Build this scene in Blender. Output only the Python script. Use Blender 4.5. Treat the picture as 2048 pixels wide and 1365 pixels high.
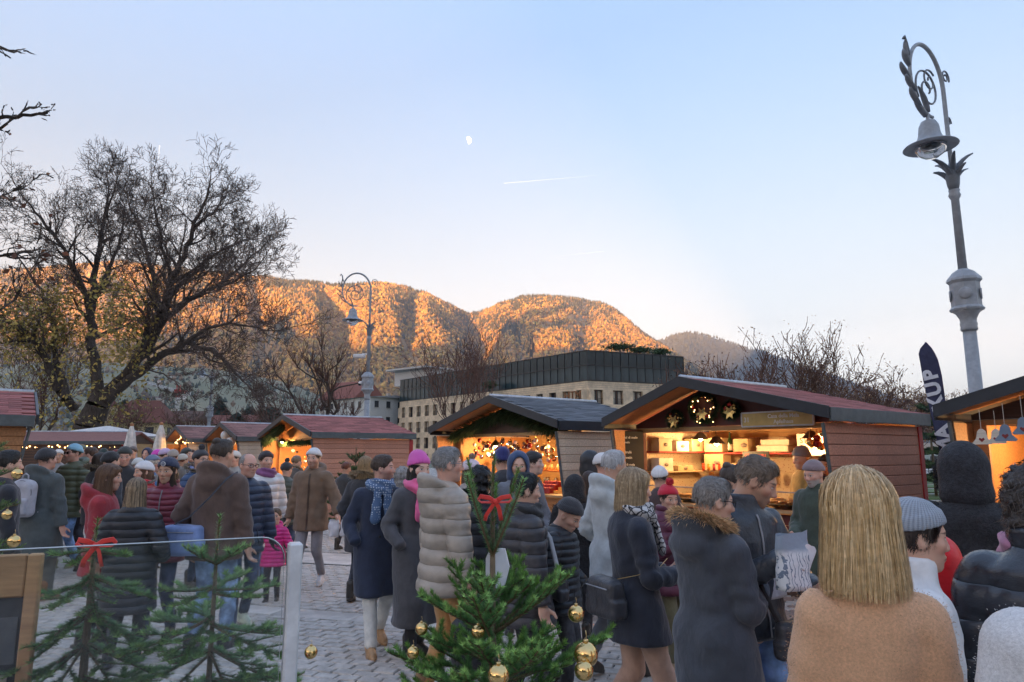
import bpy, math, random
import numpy as np
from math import sin, cos, pi, radians, sqrt, atan2
from mathutils import Vector, Matrix, Euler, noise as mnoise

for _o in list(bpy.data.objects): bpy.data.objects.remove(_o)
random.seed(7); RNG = np.random.default_rng(11)
SC = bpy.context.scene
COL = SC.collection

# ------------------------------------------------------------------ camera
F = 1365.0; CX, CY = 1024.0, 682.5
PITCH = math.atan(222.0 / F); EYE = 1.72
cam_d = bpy.data.cameras.new('camera'); cam = bpy.data.objects.new('camera', cam_d); COL.objects.link(cam)
cam.location = (0, 0, EYE); cam.rotation_euler = (radians(90) + PITCH, 0, 0)
cam_d.sensor_width = 36; cam_d.lens = 36 * F / 2048; cam_d.clip_start = .05; cam_d.clip_end = 60000
SC.camera = cam

# ------------------------------------------------------------------ sky, sun, exposure
SUN_EL = radians(5.0); SUN_AZ = radians(205.0)      # sun stands behind and left of the camera (azimuth clockwise from +Y)
world = bpy.data.worlds.new('World'); SC.world = world; world.use_nodes = True
wn, wl = world.node_tree.nodes, world.node_tree.links
wn.clear()
w_out = wn.new('ShaderNodeOutputWorld'); w_bg = wn.new('ShaderNodeBackground'); w_sky = wn.new('ShaderNodeTexSky')
w_sky.sky_type = 'NISHITA'; w_sky.sun_disc = False
w_sky.sun_elevation = SUN_EL; w_sky.sun_rotation = SUN_AZ
w_sky.altitude = 300; w_sky.air_density = 1.0; w_sky.dust_density = 2.5; w_sky.ozone_density = 1.0
# unseen zenith and sun side lifted to light the foreground; the contrast of the clear-sky model is compressed and it pales towards the horizon
def _wm(op, a, b=None):
    n = wn.new('ShaderNodeMath'); n.operation = op
    for i, v in enumerate((a, b)):
        if v is None: continue
        if isinstance(v, bpy.types.NodeSocket): wl.new(v, n.inputs[i])
        else: n.inputs[i].default_value = v
    return n.outputs[0]
def _wv(op, a, b):
    n = wn.new('ShaderNodeVectorMath'); n.operation = op
    for i, v in enumerate((a, b)):
        if isinstance(v, bpy.types.NodeSocket): wl.new(v, n.inputs['Scale'] if (op == 'SCALE' and i == 1) else n.inputs[i])
        else: n.inputs[i].default_value = v
    return n.outputs[0]
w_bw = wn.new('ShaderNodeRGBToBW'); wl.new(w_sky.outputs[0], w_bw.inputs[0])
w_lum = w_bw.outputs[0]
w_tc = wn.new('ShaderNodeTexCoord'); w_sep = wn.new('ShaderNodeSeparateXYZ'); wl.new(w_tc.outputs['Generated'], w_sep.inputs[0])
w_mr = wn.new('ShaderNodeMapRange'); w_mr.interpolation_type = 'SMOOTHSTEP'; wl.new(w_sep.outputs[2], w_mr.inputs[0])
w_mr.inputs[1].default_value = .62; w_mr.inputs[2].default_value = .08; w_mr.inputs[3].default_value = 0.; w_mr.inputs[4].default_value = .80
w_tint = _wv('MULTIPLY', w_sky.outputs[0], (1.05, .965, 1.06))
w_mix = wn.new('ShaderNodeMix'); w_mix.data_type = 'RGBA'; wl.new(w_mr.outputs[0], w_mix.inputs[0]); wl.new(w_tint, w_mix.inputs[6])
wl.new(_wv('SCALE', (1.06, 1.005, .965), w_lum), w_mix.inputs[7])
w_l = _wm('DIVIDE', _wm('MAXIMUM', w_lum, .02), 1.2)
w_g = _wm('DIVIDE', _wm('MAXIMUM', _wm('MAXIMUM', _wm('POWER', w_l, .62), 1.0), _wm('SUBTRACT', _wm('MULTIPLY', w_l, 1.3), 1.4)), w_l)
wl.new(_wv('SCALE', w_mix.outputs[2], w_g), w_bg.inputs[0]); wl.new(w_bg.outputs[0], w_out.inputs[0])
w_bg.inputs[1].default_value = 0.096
sun_d = bpy.data.lights.new('sun', 'SUN'); sun = bpy.data.objects.new('sun', sun_d); COL.objects.link(sun)
sun_d.energy = 3.6; sun_d.angle = radians(.5); sun_d.color = (1.0, .47, .13)
SUN_TO = Vector((-sin(SUN_AZ) * cos(SUN_EL), -cos(SUN_AZ) * cos(SUN_EL), -sin(SUN_EL)))   # direction the light travels
sun.rotation_euler = SUN_TO.to_track_quat('-Z', 'Y').to_euler()
SC.view_settings.view_transform = 'Standard'; SC.view_settings.look = 'None'
SC.view_settings.exposure = 2.7; SC.view_settings.gamma = 1.0
SC.render.engine = 'CYCLES'
SC.cycles.use_denoising = True
SC.cycles.max_bounces = 6; SC.cycles.diffuse_bounces = 3; SC.cycles.glossy_bounces = 3
SC.cycles.transmission_bounces = 6; SC.cycles.volume_bounces = 0; SC.cycles.transparent_max_bounces = 8
SC.cycles.caustics_reflective = False; SC.cycles.caustics_refractive = False

# ------------------------------------------------------------------ pixel -> place helpers (photo pixels, 2048 wide)
def at(px, py, Y):
    dx, dz = (px - CX) / F, (CY - py) / F
    d = Vector((dx, cos(PITCH) - dz * sin(PITCH), sin(PITCH) + dz * cos(PITCH)))
    return Vector((0, 0, EYE)) + d * (Y / d.y)
def gnd(px, py):
    dx, dz = (px - CX) / F, (CY - py) / F
    d = Vector((dx, cos(PITCH) - dz * sin(PITCH), sin(PITCH) + dz * cos(PITCH)))
    return Vector((0, 0, EYE)) + d * (-EYE / d.z)
def atz(px, Y, z):        # point at image column px, depth Y, height z
    k = Y * cos(PITCH) + (z - EYE) * sin(PITCH)
    return Vector(((px - CX) / F * k, Y, z))

# ------------------------------------------------------------------ objects
def tag(o, label=None, cat=None, group=None, kind=None):
    if label: o['label'] = label
    if cat: o['category'] = cat
    if group: o['group'] = group
    if kind: o['kind'] = kind
    return o
def thing(name, label, cat, loc=(0, 0, 0), rz=0.0, group=None):
    o = bpy.data.objects.new(name, None); COL.objects.link(o)
    o.empty_display_size = .2; o.location = loc; o.rotation_euler = (0, 0, rz)
    return tag(o, label, cat, group)
def link(name, me, parent=None, loc=None, rot=None, scale=None):
    o = bpy.data.objects.new(name, me); COL.objects.link(o)
    if parent is not None: o.parent = parent
    if loc is not None: o.location = loc
    if rot is not None: o.rotation_euler = rot
    if scale is not None: o.scale = scale
    return o
def copy_tree(o, parent=None):
    c = o.copy(); COL.objects.link(c); c.parent = parent
    for ch in o.children: copy_tree(ch, c)
    return c

def np_mesh(name, V, Fs, mats=(), smooth=True, fmat=None):
    """V (n,3) float, Fs list of arrays (m,k) or one array."""
    me = bpy.data.meshes.new(name)
    if isinstance(Fs, np.ndarray): Fs = [Fs]
    Fs = [f for f in Fs if len(f)]
    V = np.asarray(V, dtype=np.float32)
    me.vertices.add(len(V)); me.vertices.foreach_set('co', V.ravel())
    nl = sum(f.size for f in Fs); npol = sum(len(f) for f in Fs)
    me.loops.add(nl); me.polygons.add(npol)
    me.loops.foreach_set('vertex_index', np.concatenate([f.ravel() for f in Fs]).astype(np.int32))
    tot = np.concatenate([np.full(len(f), f.shape[1], np.int32) for f in Fs])
    st = np.concatenate([[0], np.cumsum(tot)[:-1]]).astype(np.int32)
    me.polygons.foreach_set('loop_start', st)
    me.polygons.foreach_set('use_smooth', np.full(npol, smooth, dtype=bool))
    for m in mats: me.materials.append(m)
    if fmat is not None: me.polygons.foreach_set('material_index', np.asarray(fmat, np.int32))
    me.update(calc_edges=True)
    return me

class MB:
    """collects shapes; build() links them as one mesh object"""
    def __init__(s): s.v = []; s.f = []; s.m = []; s.sm = []; s.mi = 0; s.smooth = False
    def add(s, vs, fs, M=None):
        b = len(s.v)
        s.v += [tuple(M @ Vector(p)) if M is not None else tuple(p) for p in vs]
        for f in fs: s.f.append(tuple(i + b for i in f)); s.m.append(s.mi); s.sm.append(s.smooth)
        return s
    def box(s, c, d, rz=0, M=None, taper=None, bev=0):
        x, y, z = d[0] / 2, d[1] / 2, d[2] / 2
        R = Matrix.Translation(c) @ (Matrix.Rotation(rz, 4, 'Z') if not M else M)
        if bev:
            b = min(bev, x * .9, y * .9, z * .9)
            vs = []; idx = {}
            for sx in (-1, 1):
                for sy in (-1, 1):
                    for sz in (-1, 1):
                        for ax in range(3):
                            p = [sx * x, sy * y, sz * z]
                            for k in range(3):
                                if k != ax: p[k] -= (sx, sy, sz)[k] * b
                            idx[sx, sy, sz, ax] = len(vs); vs.append(p)
            fs = []
            S = (-1, 1)
            for ax in range(3):
                o1, o2 = [k for k in range(3) if k != ax]
                for sg in S:
                    q = []
                    for a, c2 in ((-1, -1), (1, -1), (1, 1), (-1, 1)):
                        t = [0, 0, 0]; t[ax] = sg; t[o1] = a; t[o2] = c2; q.append(idx[t[0], t[1], t[2], ax])
                    fs.append(q if (sg > 0) == (ax != 1) else q[::-1])
            for ax in range(3):
                o1, o2 = [k for k in range(3) if k != ax]
                for a in S:
                    for c2 in S:
                        t = [0, 0, 0]; t[o1] = a; t[o2] = c2
                        q = []
                        for sg, w in ((-1, o1), (1, o1), (1, o2), (-1, o2)):
                            t2 = list(t); t2[ax] = sg; q.append(idx[t2[0], t2[1], t2[2], w])
                        fs.append(q)
            for sx in S:
                for sy in S:
                    for sz in S: fs.append([idx[sx, sy, sz, k] for k in range(3)])
            return s.add(vs, fs, R)
        vs = [(-x, -y, -z), (x, -y, -z), (x, y, -z), (-x, y, -z), (-x, -y, z), (x, -y, z), (x, y, z), (-x, y, z)]
        fs = [(0, 3, 2, 1), (4, 5, 6, 7), (0, 1, 5, 4), (1, 2, 6, 5), (2, 3, 7, 6), (3, 0, 4, 7)]
        return s.add(vs, fs, R)
    def tube(s, pts, rad, n=8, cap=True, flat=1.0, up=None):
        pts = [Vector(p) for p in pts]; k = len(pts)
        if not hasattr(rad, '__len__'): rad = [rad] * k
        vs = []; fs = []; prev = None
        for i, p in enumerate(pts):
            t = (pts[min(i + 1, k - 1)] - pts[max(i - 1, 0)])
            t = t.normalized() if t.length > 1e-9 else Vector((0, 0, 1))
            a = prev if prev is not None else (Vector(up) if up else (Vector((0, 0, 1)) if abs(t.z) < .9 else Vector((1, 0, 0))))
            u = (a - t * a.dot(t))
            u = u.normalized() if u.length > 1e-6 else t.orthogonal().normalized()
            w = t.cross(u); prev = u
            for j in range(n):
                th = 2 * pi * j / n
                vs.append(p + (u * cos(th) + w * sin(th) * flat) * rad[i])
        for i in range(k - 1):
            for j in range(n):
                fs.append((i * n + j, i * n + (j + 1) % n, (i + 1) * n + (j + 1) % n, (i + 1) * n + j))
        if cap: fs.append(tuple(range(n))[::-1]); fs.append(tuple((k - 1) * n + j for j in range(n)))
        return s.add(vs, fs)
    def lathe(s, prof, c=(0, 0, 0), n=16, M=None, sx=1, sy=1):
        vs = []; fs = []
        for r, z in prof:
            for j in range(n):
                th = 2 * pi * j / n; vs.append((r * cos(th) * sx, r * sin(th) * sy, z))
        for i in range(len(prof) - 1):
            for j in range(n): fs.append((i * n + j, i * n + (j + 1) % n, (i + 1) * n + (j + 1) % n, (i + 1) * n + j))
        if prof[0][0] > 1e-5: fs.append(tuple(range(n))[::-1])
        if prof[-1][0] > 1e-5: fs.append(tuple((len(prof) - 1) * n + j for j in range(n)))
        T = Matrix.Translation(c)
        return s.add(vs, fs, T @ M if M else T)
    def prism(s, poly, p0, ex, ey, ez):
        """poly of (a,b) in plane ex,ey from p0, extruded by vector ez"""
        p0, ex, ey, ez = map(Vector, (p0, ex, ey, ez)); n = len(poly)
        vs = [p0 + ex * a + ey * b for a, b in poly] + [p0 + ex * a + ey * b + ez for a, b in poly]
        fs = [tuple(range(n))[::-1], tuple(range(n, 2 * n))] + [(i, (i + 1) % n, n + (i + 1) % n, n + i) for i in range(n)]
        return s.add(vs, fs)
    def quad(s, a, b, c, d): return s.add([a, b, c, d], [(0, 1, 2, 3)])
    def ball(s, c, r, n=10, m=7, sc=(1, 1, 1)):
        vs = [(0, 0, -r * sc[2])]; fs = []
        for i in range(1, m):
            ph = -pi / 2 + pi * i / m
            for j in range(n):
                th = 2 * pi * j / n; vs.append((r * cos(ph) * cos(th) * sc[0], r * cos(ph) * sin(th) * sc[1], r * sin(ph) * sc[2]))
        vs.append((0, 0, r * sc[2])); T = len(vs) - 1
        for j in range(n):
            fs.append((0, 1 + (j + 1) % n, 1 + j)); fs.append((T, T - n + j, T - n + (j + 1) % n))
        for i in range(m - 2):
            for j in range(n): fs.append((1 + i * n + j, 1 + i * n + (j + 1) % n, 1 + (i + 1) * n + (j + 1) % n, 1 + (i + 1) * n + j))
        return s.add(vs, fs, Matrix.Translation(c))
    def mesh(s, name, mats):
        me = bpy.data.meshes.new(name); me.from_pydata(s.v, [], s.f)
        for m in (mats if isinstance(mats, (list, tuple)) else [mats]): me.materials.append(m)
        me.polygons.foreach_set('material_index', np.array(s.m, np.int32))
        me.polygons.foreach_set('use_smooth', np.array(s.sm, bool))
        me.update(); return me
    def build(s, name, mats, parent=None, loc=None, rot=None): return link(name, s.mesh(name, mats), parent, loc, rot)

# ------------------------------------------------------------------ materials
def nt(name):
    m = bpy.data.materials.new(name); m.use_nodes = True; t = m.node_tree
    b = t.nodes.get('Principled BSDF'); return m, t, b
def N(t, typ, ins=None, **kw):
    n = t.nodes.new(typ)
    for k, v in kw.items(): setattr(n, k, v)
    for k, v in (ins or {}).items():
        if isinstance(v, bpy.types.NodeSocket): t.links.new(v, n.inputs[k])
        else: n.inputs[k].default_value = v
    return n
class E:
    """small expression wrapper over math nodes"""
    def __init__(s, t, o): s.t = t; s.o = o
    def _m(s, op, *a):
        n = s.t.nodes.new('ShaderNodeMath'); n.operation = op
        for i, v in enumerate((s,) + a):
            if isinstance(v, E): s.t.links.new(v.o, n.inputs[i])
            else: n.inputs[i].default_value = v
        return E(s.t, n.outputs[0])
    def __add__(s, b): return s._m('ADD', b)
    def __sub__(s, b): return s._m('SUBTRACT', b)
    def __mul__(s, b): return s._m('MULTIPLY', b)
    def __truediv__(s, b): return s._m('DIVIDE', b)
    def abs(s): return s._m('ABSOLUTE')
    def gt(s, b): return s._m('GREATER_THAN', b)
    def lt(s, b): return s._m('LESS_THAN', b)
    def max(s, b): return s._m('MAXIMUM', b)
    def min(s, b): return s._m('MINIMUM', b)
    def sq(s): return s._m('MULTIPLY', s)
    def sin(s): return s._m('SINE')
    def step(s, a, b):
        n = s.t.nodes.new('ShaderNodeMapRange'); n.interpolation_type = 'SMOOTHSTEP'
        s.t.links.new(s.o, n.inputs[0]); n.inputs[1].default_value = a; n.inputs[2].default_value = b
        return E(s.t, n.outputs[0])
def mixc(t, fac, a, b, mode='MIX'):
    n = t.nodes.new('ShaderNodeMix'); n.data_type = 'RGBA'; n.blend_type = mode
    for i, v in ((0, fac), (6, a), (7, b)):
        v = v.o if isinstance(v, E) else v
        if isinstance(v, bpy.types.NodeSocket): t.links.new(v, n.inputs[i])
        elif i == 0: n.inputs[0].default_value = v
        else: n.inputs[i].default_value = (v[0], v[1], v[2], 1)
    return n.outputs[2]
def coord(t, kind='Object', scale=None, rot=None):
    c = N(t, 'ShaderNodeTexCoord').outputs[kind]
    if scale or rot:
        mp = N(t, 'ShaderNodeMapping', {'Vector': c})
        if scale: mp.inputs['Scale'].default_value = scale
        if rot: mp.inputs['Rotation'].default_value = rot
        return mp.outputs[0]
    return c
def noise(t, vec, scale=5., detail=4., rough=.55, out='Fac'):
    return N(t, 'ShaderNodeTexNoise', {'Vector': vec, 'Scale': scale, 'Detail': detail, 'Roughness': rough}).outputs[out]
def bump(t, b, h, strength=.3, dist=.01):
    n = N(t, 'ShaderNodeBump', {'Height': h.o if isinstance(h, E) else h, 'Strength': strength, 'Distance': dist})
    t.links.new(n.outputs[0], b.inputs['Normal']); return n
_MC = {}
def sh(c, k): return tuple(min(1, max(0, x * k)) for x in c)
def mat(kind, col, key='', **kw):
    """cached procedural material of a kind and colour"""
    K = (kind, tuple(round(x, 4) for x in col), key)
    if K in _MC: return _MC[K]
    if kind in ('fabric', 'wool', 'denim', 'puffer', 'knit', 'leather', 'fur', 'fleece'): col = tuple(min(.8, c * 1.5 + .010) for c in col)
    m, t, b = nt(kind)
    R = lambda v: b.inputs['Roughness'].__setattr__('default_value', v)
    C = lambda s: t.links.new(s, b.inputs['Base Color'])
    oi = N(t, 'ShaderNodeObjectInfo').outputs['Random']
    if kind in ('fabric', 'wool', 'denim', 'corduroy', 'fleece'):
        v = coord(t)
        f1 = noise(t, v, 7, 5, .6)
        if kind == 'denim':
            f1 = noise(t, v, 5, 4, .6); fine = noise(t, coord(t, scale=(260, 260, 90)), 1, 2)
            C(mixc(t, E(t, f1).step(.38, .68), sh(col, .55), sh(col, 1.75)))
        elif kind == 'fleece':
            fine = noise(t, v, 150, 5, .75)
            C(mixc(t, E(t, fine).step(.3, .75), sh(col, .78), sh(col, 1.12)))
        else:
            fine = noise(t, v, 420 if kind == 'fabric' else 160, 3, .7)
            C(mixc(t, E(t, f1).step(.3, .72), sh(col, .82), sh(col, 1.15)))
        R(.85)
        b.inputs['Sheen Weight'].default_value = .25 if kind != 'denim' else .05
        fold = E(t, noise(t, coord(t, scale=(8, 8, 4.5)), 1.6, 3, .5)) - .5; fold = (fold.abs() * -2.2 + 1.).o
        hh = E(t, fold) * (1.0 if kind != 'fleece' else .3) + E(t, fine) * {'fabric': .06, 'wool': .10, 'denim': .08, 'fleece': 1.3}.get(kind, .1)
        bump(t, b, hh, .38, .016)
    elif kind == 'puffer':
        v = coord(t)
        cr = noise(t, coord(t, scale=(16, 16, 30)), 1.5, 4, .62)
        C(mixc(t, E(t, noise(t, v, 6, 3)).step(.3, .7), sh(col, .85), sh(col, 1.15)))
        R(kw.get('rough', .42)); b.inputs['Specular IOR Level'].default_value = kw.get('spec', .4)
        if kw.get('quilt'):
            z = E(t, N(t, 'ShaderNodeSeparateXYZ', {0: v}).outputs[2]) + (E(t, noise(t, v, 7, 2)) - .5) * .02
            sn = ((z - kw.get('hem', .78)) * (pi / kw['quilt'])).sin().abs()._m('POWER', .45)
            bump(t, b, sn * 1.6 + E(t, cr) * .35, .55, .02)
        else: bump(t, b, cr, .28, .012)
    elif kind == 'leather':
        cr = E(t, noise(t, coord(t, scale=(9, 9, 6)), 2, 4, .6)) + E(t, noise(t, coord(t), 180, 2)) * .08
        C(mixc(t, cr.step(.3, .8), sh(col, .8), sh(col, 1.2))); R(.36); bump(t, b, cr, .6, .02)
    elif kind == 'knit':
        v = coord(t)
        s = E(t, N(t, 'ShaderNodeSeparateXYZ', {0: v}).outputs[0]); y = E(t, N(t, 'ShaderNodeSeparateXYZ', {0: v}).outputs[1])
        z = E(t, N(t, 'ShaderNodeSeparateXYZ', {0: v}).outputs[2])
        ang = y._m('ARCTAN2', s)
        rib = (ang * 46.).sin() * .5 + (z * 900.).sin() * .2 + E(t, noise(t, v, 200, 2)) * .5
        C(mixc(t, rib.step(-.6, .8), sh(col, .72), sh(col, 1.15))); R(.9); b.inputs['Sheen Weight'].default_value = .3
        bump(t, b, rib, .6, .003)
    elif kind == 'hair':
        v = coord(t)
        st = noise(t, coord(t, scale=kw.get('st', (150, 150, 7))), 1, 3, .6)
        big = noise(t, coord(t, scale=(30, 30, 3)), 1, 2, .5)
        f = E(t, st) * .6 + E(t, big) * .5
        C(mixc(t, f.step(.36, .74), sh(col, .6), kw.get('hi') or sh(col, 1.5))); R(.42)
        b.inputs['Specular IOR Level'].default_value = .35
        bump(t, b, f, .7, .01)
    elif kind == 'fur':
        v = coord(t); f = noise(t, v, 60, 4, .7)
        C(mixc(t, E(t, f).step(.3, .7), sh(col, .55), sh(col, 1.3))); R(.8); bump(t, b, f, .8, .02)
    elif kind == 'wood':
        st = kw.get('st', (2.2, 26, 26))
        v = coord(t, scale=st); g = noise(t, v, 1.6, 6, .62); g2 = noise(t, coord(t), 3.0, 3, .5)
        w = E(t, g) * .75 + E(t, g2) * .3 + E(t, oi) * kw.get('var', .22)
        C(mixc(t, w.step(.35, 1.0), sh(col, .62), sh(col, 1.25))); R(kw.get('rough', .62)); bump(t, b, g, .35, .006)
    elif kind == 'metal':
        f = noise(t, coord(t), 9, 4, .6)
        C(mixc(t, E(t, f).step(.35, .75), sh(col, .82), sh(col, 1.12))); R(kw.get('rough', .45))
        b.inputs['Metallic'].default_value = kw.get('metallic', .0); bump(t, b, noise(t, coord(t), 90, 2), .08, .004)
    elif kind == 'stone':
        f = noise(t, coord(t), kw.get('sc', 12), 6, .65)
        w = E(t, f) + (E(t, oi) - .5) * kw.get('var', .35)
        C(mixc(t, w.step(.25, .8), sh(col, .68), sh(col, 1.25))); R(kw.get('rough', .78)); bump(t, b, noise(t, coord(t), 60, 5, .7), .35, .006)
    elif kind == 'shingle':
        f = noise(t, coord(t), 180, 3, .8); g = noise(t, coord(t), 5, 3)
        w = E(t, f) * .5 + E(t, g) * .3 + E(t, oi) * .45
        C(mixc(t, w.step(.25, 1.0), sh(col, .6), sh(col, 1.35))); R(.9); bump(t, b, f, .5, .004)
    elif kind == 'glass':
        C(mixc(t, 0., col, col)); R(.03); b.inputs['Transmission Weight'].default_value = kw.get('tr', 1.); b.inputs['IOR'].default_value = 1.45
    elif kind == 'glow':
        C(mixc(t, 0., (0, 0, 0), (0, 0, 0))); R(1.); b.inputs['Emission Color'].default_value = (*col, 1); b.inputs['Emission Strength'].default_value = kw.get('e', 1.)
    elif kind == 'emit':
        C(mixc(t, 0., col, col)); b.inputs['Emission Color'].default_value = (*col, 1); b.inputs['Emission Strength'].default_value = kw.get('e', 8.)
    elif kind == 'leaf':
        C(mixc(t, E(t, oi) * .6 + E(t, noise(t, coord(t), 2.5, 3)) * .5, sh(col, .6), sh(col, 1.35))); R(.65)
    elif kind == 'bark':
        v = coord(t, scale=(6, 6, 1.6)); f = noise(t, v, 2.2, 6, .7)
        C(mixc(t, E(t, f).step(.3, .7), sh(col, .5), sh(col, 1.4))); R(.92); bump(t, b, f, .9, .05)
    elif kind == 'plastic':
        f = noise(t, coord(t), 14, 3); C(mixc(t, E(t, f).step(.3, .7), sh(col, .92), sh(col, 1.06))); R(kw.get('rough', .4)); bump(t, b, noise(t, coord(t, scale=(18, 18, 9)), 1.4, 4), kw.get('crinkle', .05), .02)
    elif kind == 'paint':
        f = noise(t, coord(t), 6, 5, .6); C(mixc(t, E(t, f).step(.3, .75), sh(col, .85), sh(col, 1.1))); R(kw.get('rough', .55)); bump(t, b, noise(t, coord(t), 40, 4), .08, .004)
    elif kind == 'vcol':
        a = N(t, 'ShaderNodeAttribute', attribute_name='col').outputs['Color']
        C(mixc(t, 1.0, a, mixc(t, E(t, noise(t, coord(t), kw.get('sc', 30), 3)).step(.3, .7), (.8, .8, .8), (1.15, 1.15, 1.15)), 'MULTIPLY')); R(kw.get('rough', .85))
        if kw.get('sub'): b.inputs['Subsurface Weight'].default_value = kw['sub']
    else: C(mixc(t, 0., col, col))
    _MC[K] = m; return m

def set_col(me, name, cols):
    """per-vertex colour attribute"""
    a = me.color_attributes.new(name, 'FLOAT_COLOR', 'POINT')
    c = np.ones((len(me.vertices), 4), np.float32); c[:, :3] = cols
    a.data.foreach_set('color', c.ravel())

# ------------------------------------------------------------------ implicit surfaces (numpy surface nets)
def surface_nets(D, lo, h):
    nx, ny, nz = D.shape
    S = D < 0
    c = S[:-1, :-1, :-1].astype(np.int8)
    for dx in (0, 1):
        for dy in (0, 1):
            for dz in (0, 1):
                if dx or dy or dz: c = c + S[dx:nx - 1 + dx, dy:ny - 1 + dy, dz:nz - 1 + dz]
    act = (c > 0) & (c < 8)
    ids = -np.ones(act.shape, np.int64); A = np.argwhere(act); ids[act] = np.arange(len(A))
    if not len(A): return np.zeros((0, 3)), np.zeros((0, 4), int)
    P = np.zeros((len(A), 3)); cnt = np.zeros(len(A))
    cn = [(i, j, k) for i in (0, 1) for j in (0, 1) for k in (0, 1)]
    val = {q: D[A[:, 0] + q[0], A[:, 1] + q[1], A[:, 2] + q[2]] for q in cn}
    for q in cn:
        for ax in range(3):
            if q[ax] == 0:
                r = list(q); r[ax] = 1; r = tuple(r)
                a, b = val[q], val[r]; x = (a < 0) != (b < 0)
                tt = np.where(x, a / np.where(x, a - b, 1), 0)
                pt = np.zeros((len(A), 3)); pt[:] = q; pt[:, ax] = tt
                P += pt * x[:, None]; cnt += x
    P = P / cnt[:, None] + A
    V = np.asarray(lo) + P * h
    Q = []
    for ax in range(3):
        a = [slice(None)] * 3; b = [slice(None)] * 3
        a[ax] = slice(0, -1); b[ax] = slice(1, None)
        s0, s1 = S[tuple(a)], S[tuple(b)]
        o1, o2 = [(1, 2), (2, 0), (0, 1)][ax]
        X = np.argwhere(s0 != s1)
        X = X[(X[:, o1] > 0) & (X[:, o2] > 0) & (X[:, o1] < D.shape[o1] - 1) & (X[:, o2] < D.shape[o2] - 1)]
        if not len(X): continue
        fl = s0[X[:, 0], X[:, 1], X[:, 2]]
        def cid(d1, d2):
            Y = X.copy(); Y[:, o1] += d1; Y[:, o2] += d2; return ids[Y[:, 0], Y[:, 1], Y[:, 2]]
        q = np.stack([cid(-1, -1), cid(0, -1), cid(0, 0), cid(-1, 0)], 1)
        q[~fl] = q[~fl][:, ::-1]; Q.append(q)
    Q = np.concatenate(Q); Q = Q[(Q >= 0).all(1)]
    return V, Q
def sdf_mesh(fn, lo, hi, h):
    lo = np.asarray(lo, float); n = np.ceil((np.asarray(hi) - lo) / h).astype(int) + 1
    ax = [lo[i] + h * np.arange(n[i]) for i in range(3)]
    X, Y, Z = np.meshgrid(*ax, indexing='ij')
    return surface_nets(fn(X, Y, Z), lo, h)
def smin(a, b, k):
    h = np.clip(.5 + .5 * (b - a) / k, 0, 1); return b * (1 - h) + a * h - k * h * (1 - h)
def smax(a, b, k): return -smin(-a, -b, k)
def cone(X, Y, Z, a, b, ra, rb, full=False):
    ab = np.subtract(b, a); L2 = float(ab @ ab) + 1e-12
    t = np.clip(((X - a[0]) * ab[0] + (Y - a[1]) * ab[1] + (Z - a[2]) * ab[2]) / L2, 0, 1)
    d = np.sqrt((X - a[0] - t * ab[0]) ** 2 + (Y - a[1] - t * ab[1]) ** 2 + (Z - a[2] - t * ab[2]) ** 2)
    if full: return d, t
    return d - (ra + (rb - ra) * t)
def ell(X, Y, Z, c, r):
    k = np.sqrt(((X - c[0]) / r[0]) ** 2 + ((Y - c[1]) / r[1]) ** 2 + ((Z - c[2]) / r[2]) ** 2)
    return (k - 1) * min(r)
def vnoise(X, Y, Z, s, seed=0):
    """cheap smooth pseudo noise, about -1..1"""
    a = seed * 1.7
    return (np.sin(X * s * 1.0 + 1.3 * np.sin(Y * s * .9 + a) + a) + np.sin(Y * s * 1.1 + 1.1 * np.sin(Z * s * 1.05 + a * 2)) + np.sin(Z * s * .95 + 1.2 * np.sin(X * s * 1.15 - a))) / 3
# ================================================================== the land
def lerp_tab(tab, x):
    a = np.array(tab, float); return np.interp(x, a[:, 0], a[:, 1])
def elev(py): return (904.0 - py) / F          # tangent of the elevation (close to level columns)
def fbm(x, y, o=5, seed=0, ridged=False):
    s = np.zeros_like(x); amp = 1.; tot = 0
    for i in range(o):
        f = 2.0 ** i
        n = np.sin(x * f * 1.03 + 1.7 * np.sin(y * f * .83 + seed + i * 2.1) + i * 4.3 + seed) * np.cos(y * f * .97 + 1.5 * np.sin(x * f * .71 - seed + i))
        s += amp * ((1 - np.abs(n) * 2) if ridged else n); tot += amp; amp *= .5
    return s / tot

GROUND = MB()
GROUND.quad((-9300, -6500, -.02), (9300, -6500, -.02), (9300, 6580, -.02), (-9300, 6580, -.02))
_g = GROUND.build('ground', mat('stone', (.16, .17, .12), 'field', sc=.05, var=0)); tag(_g, kind='structure')

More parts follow.
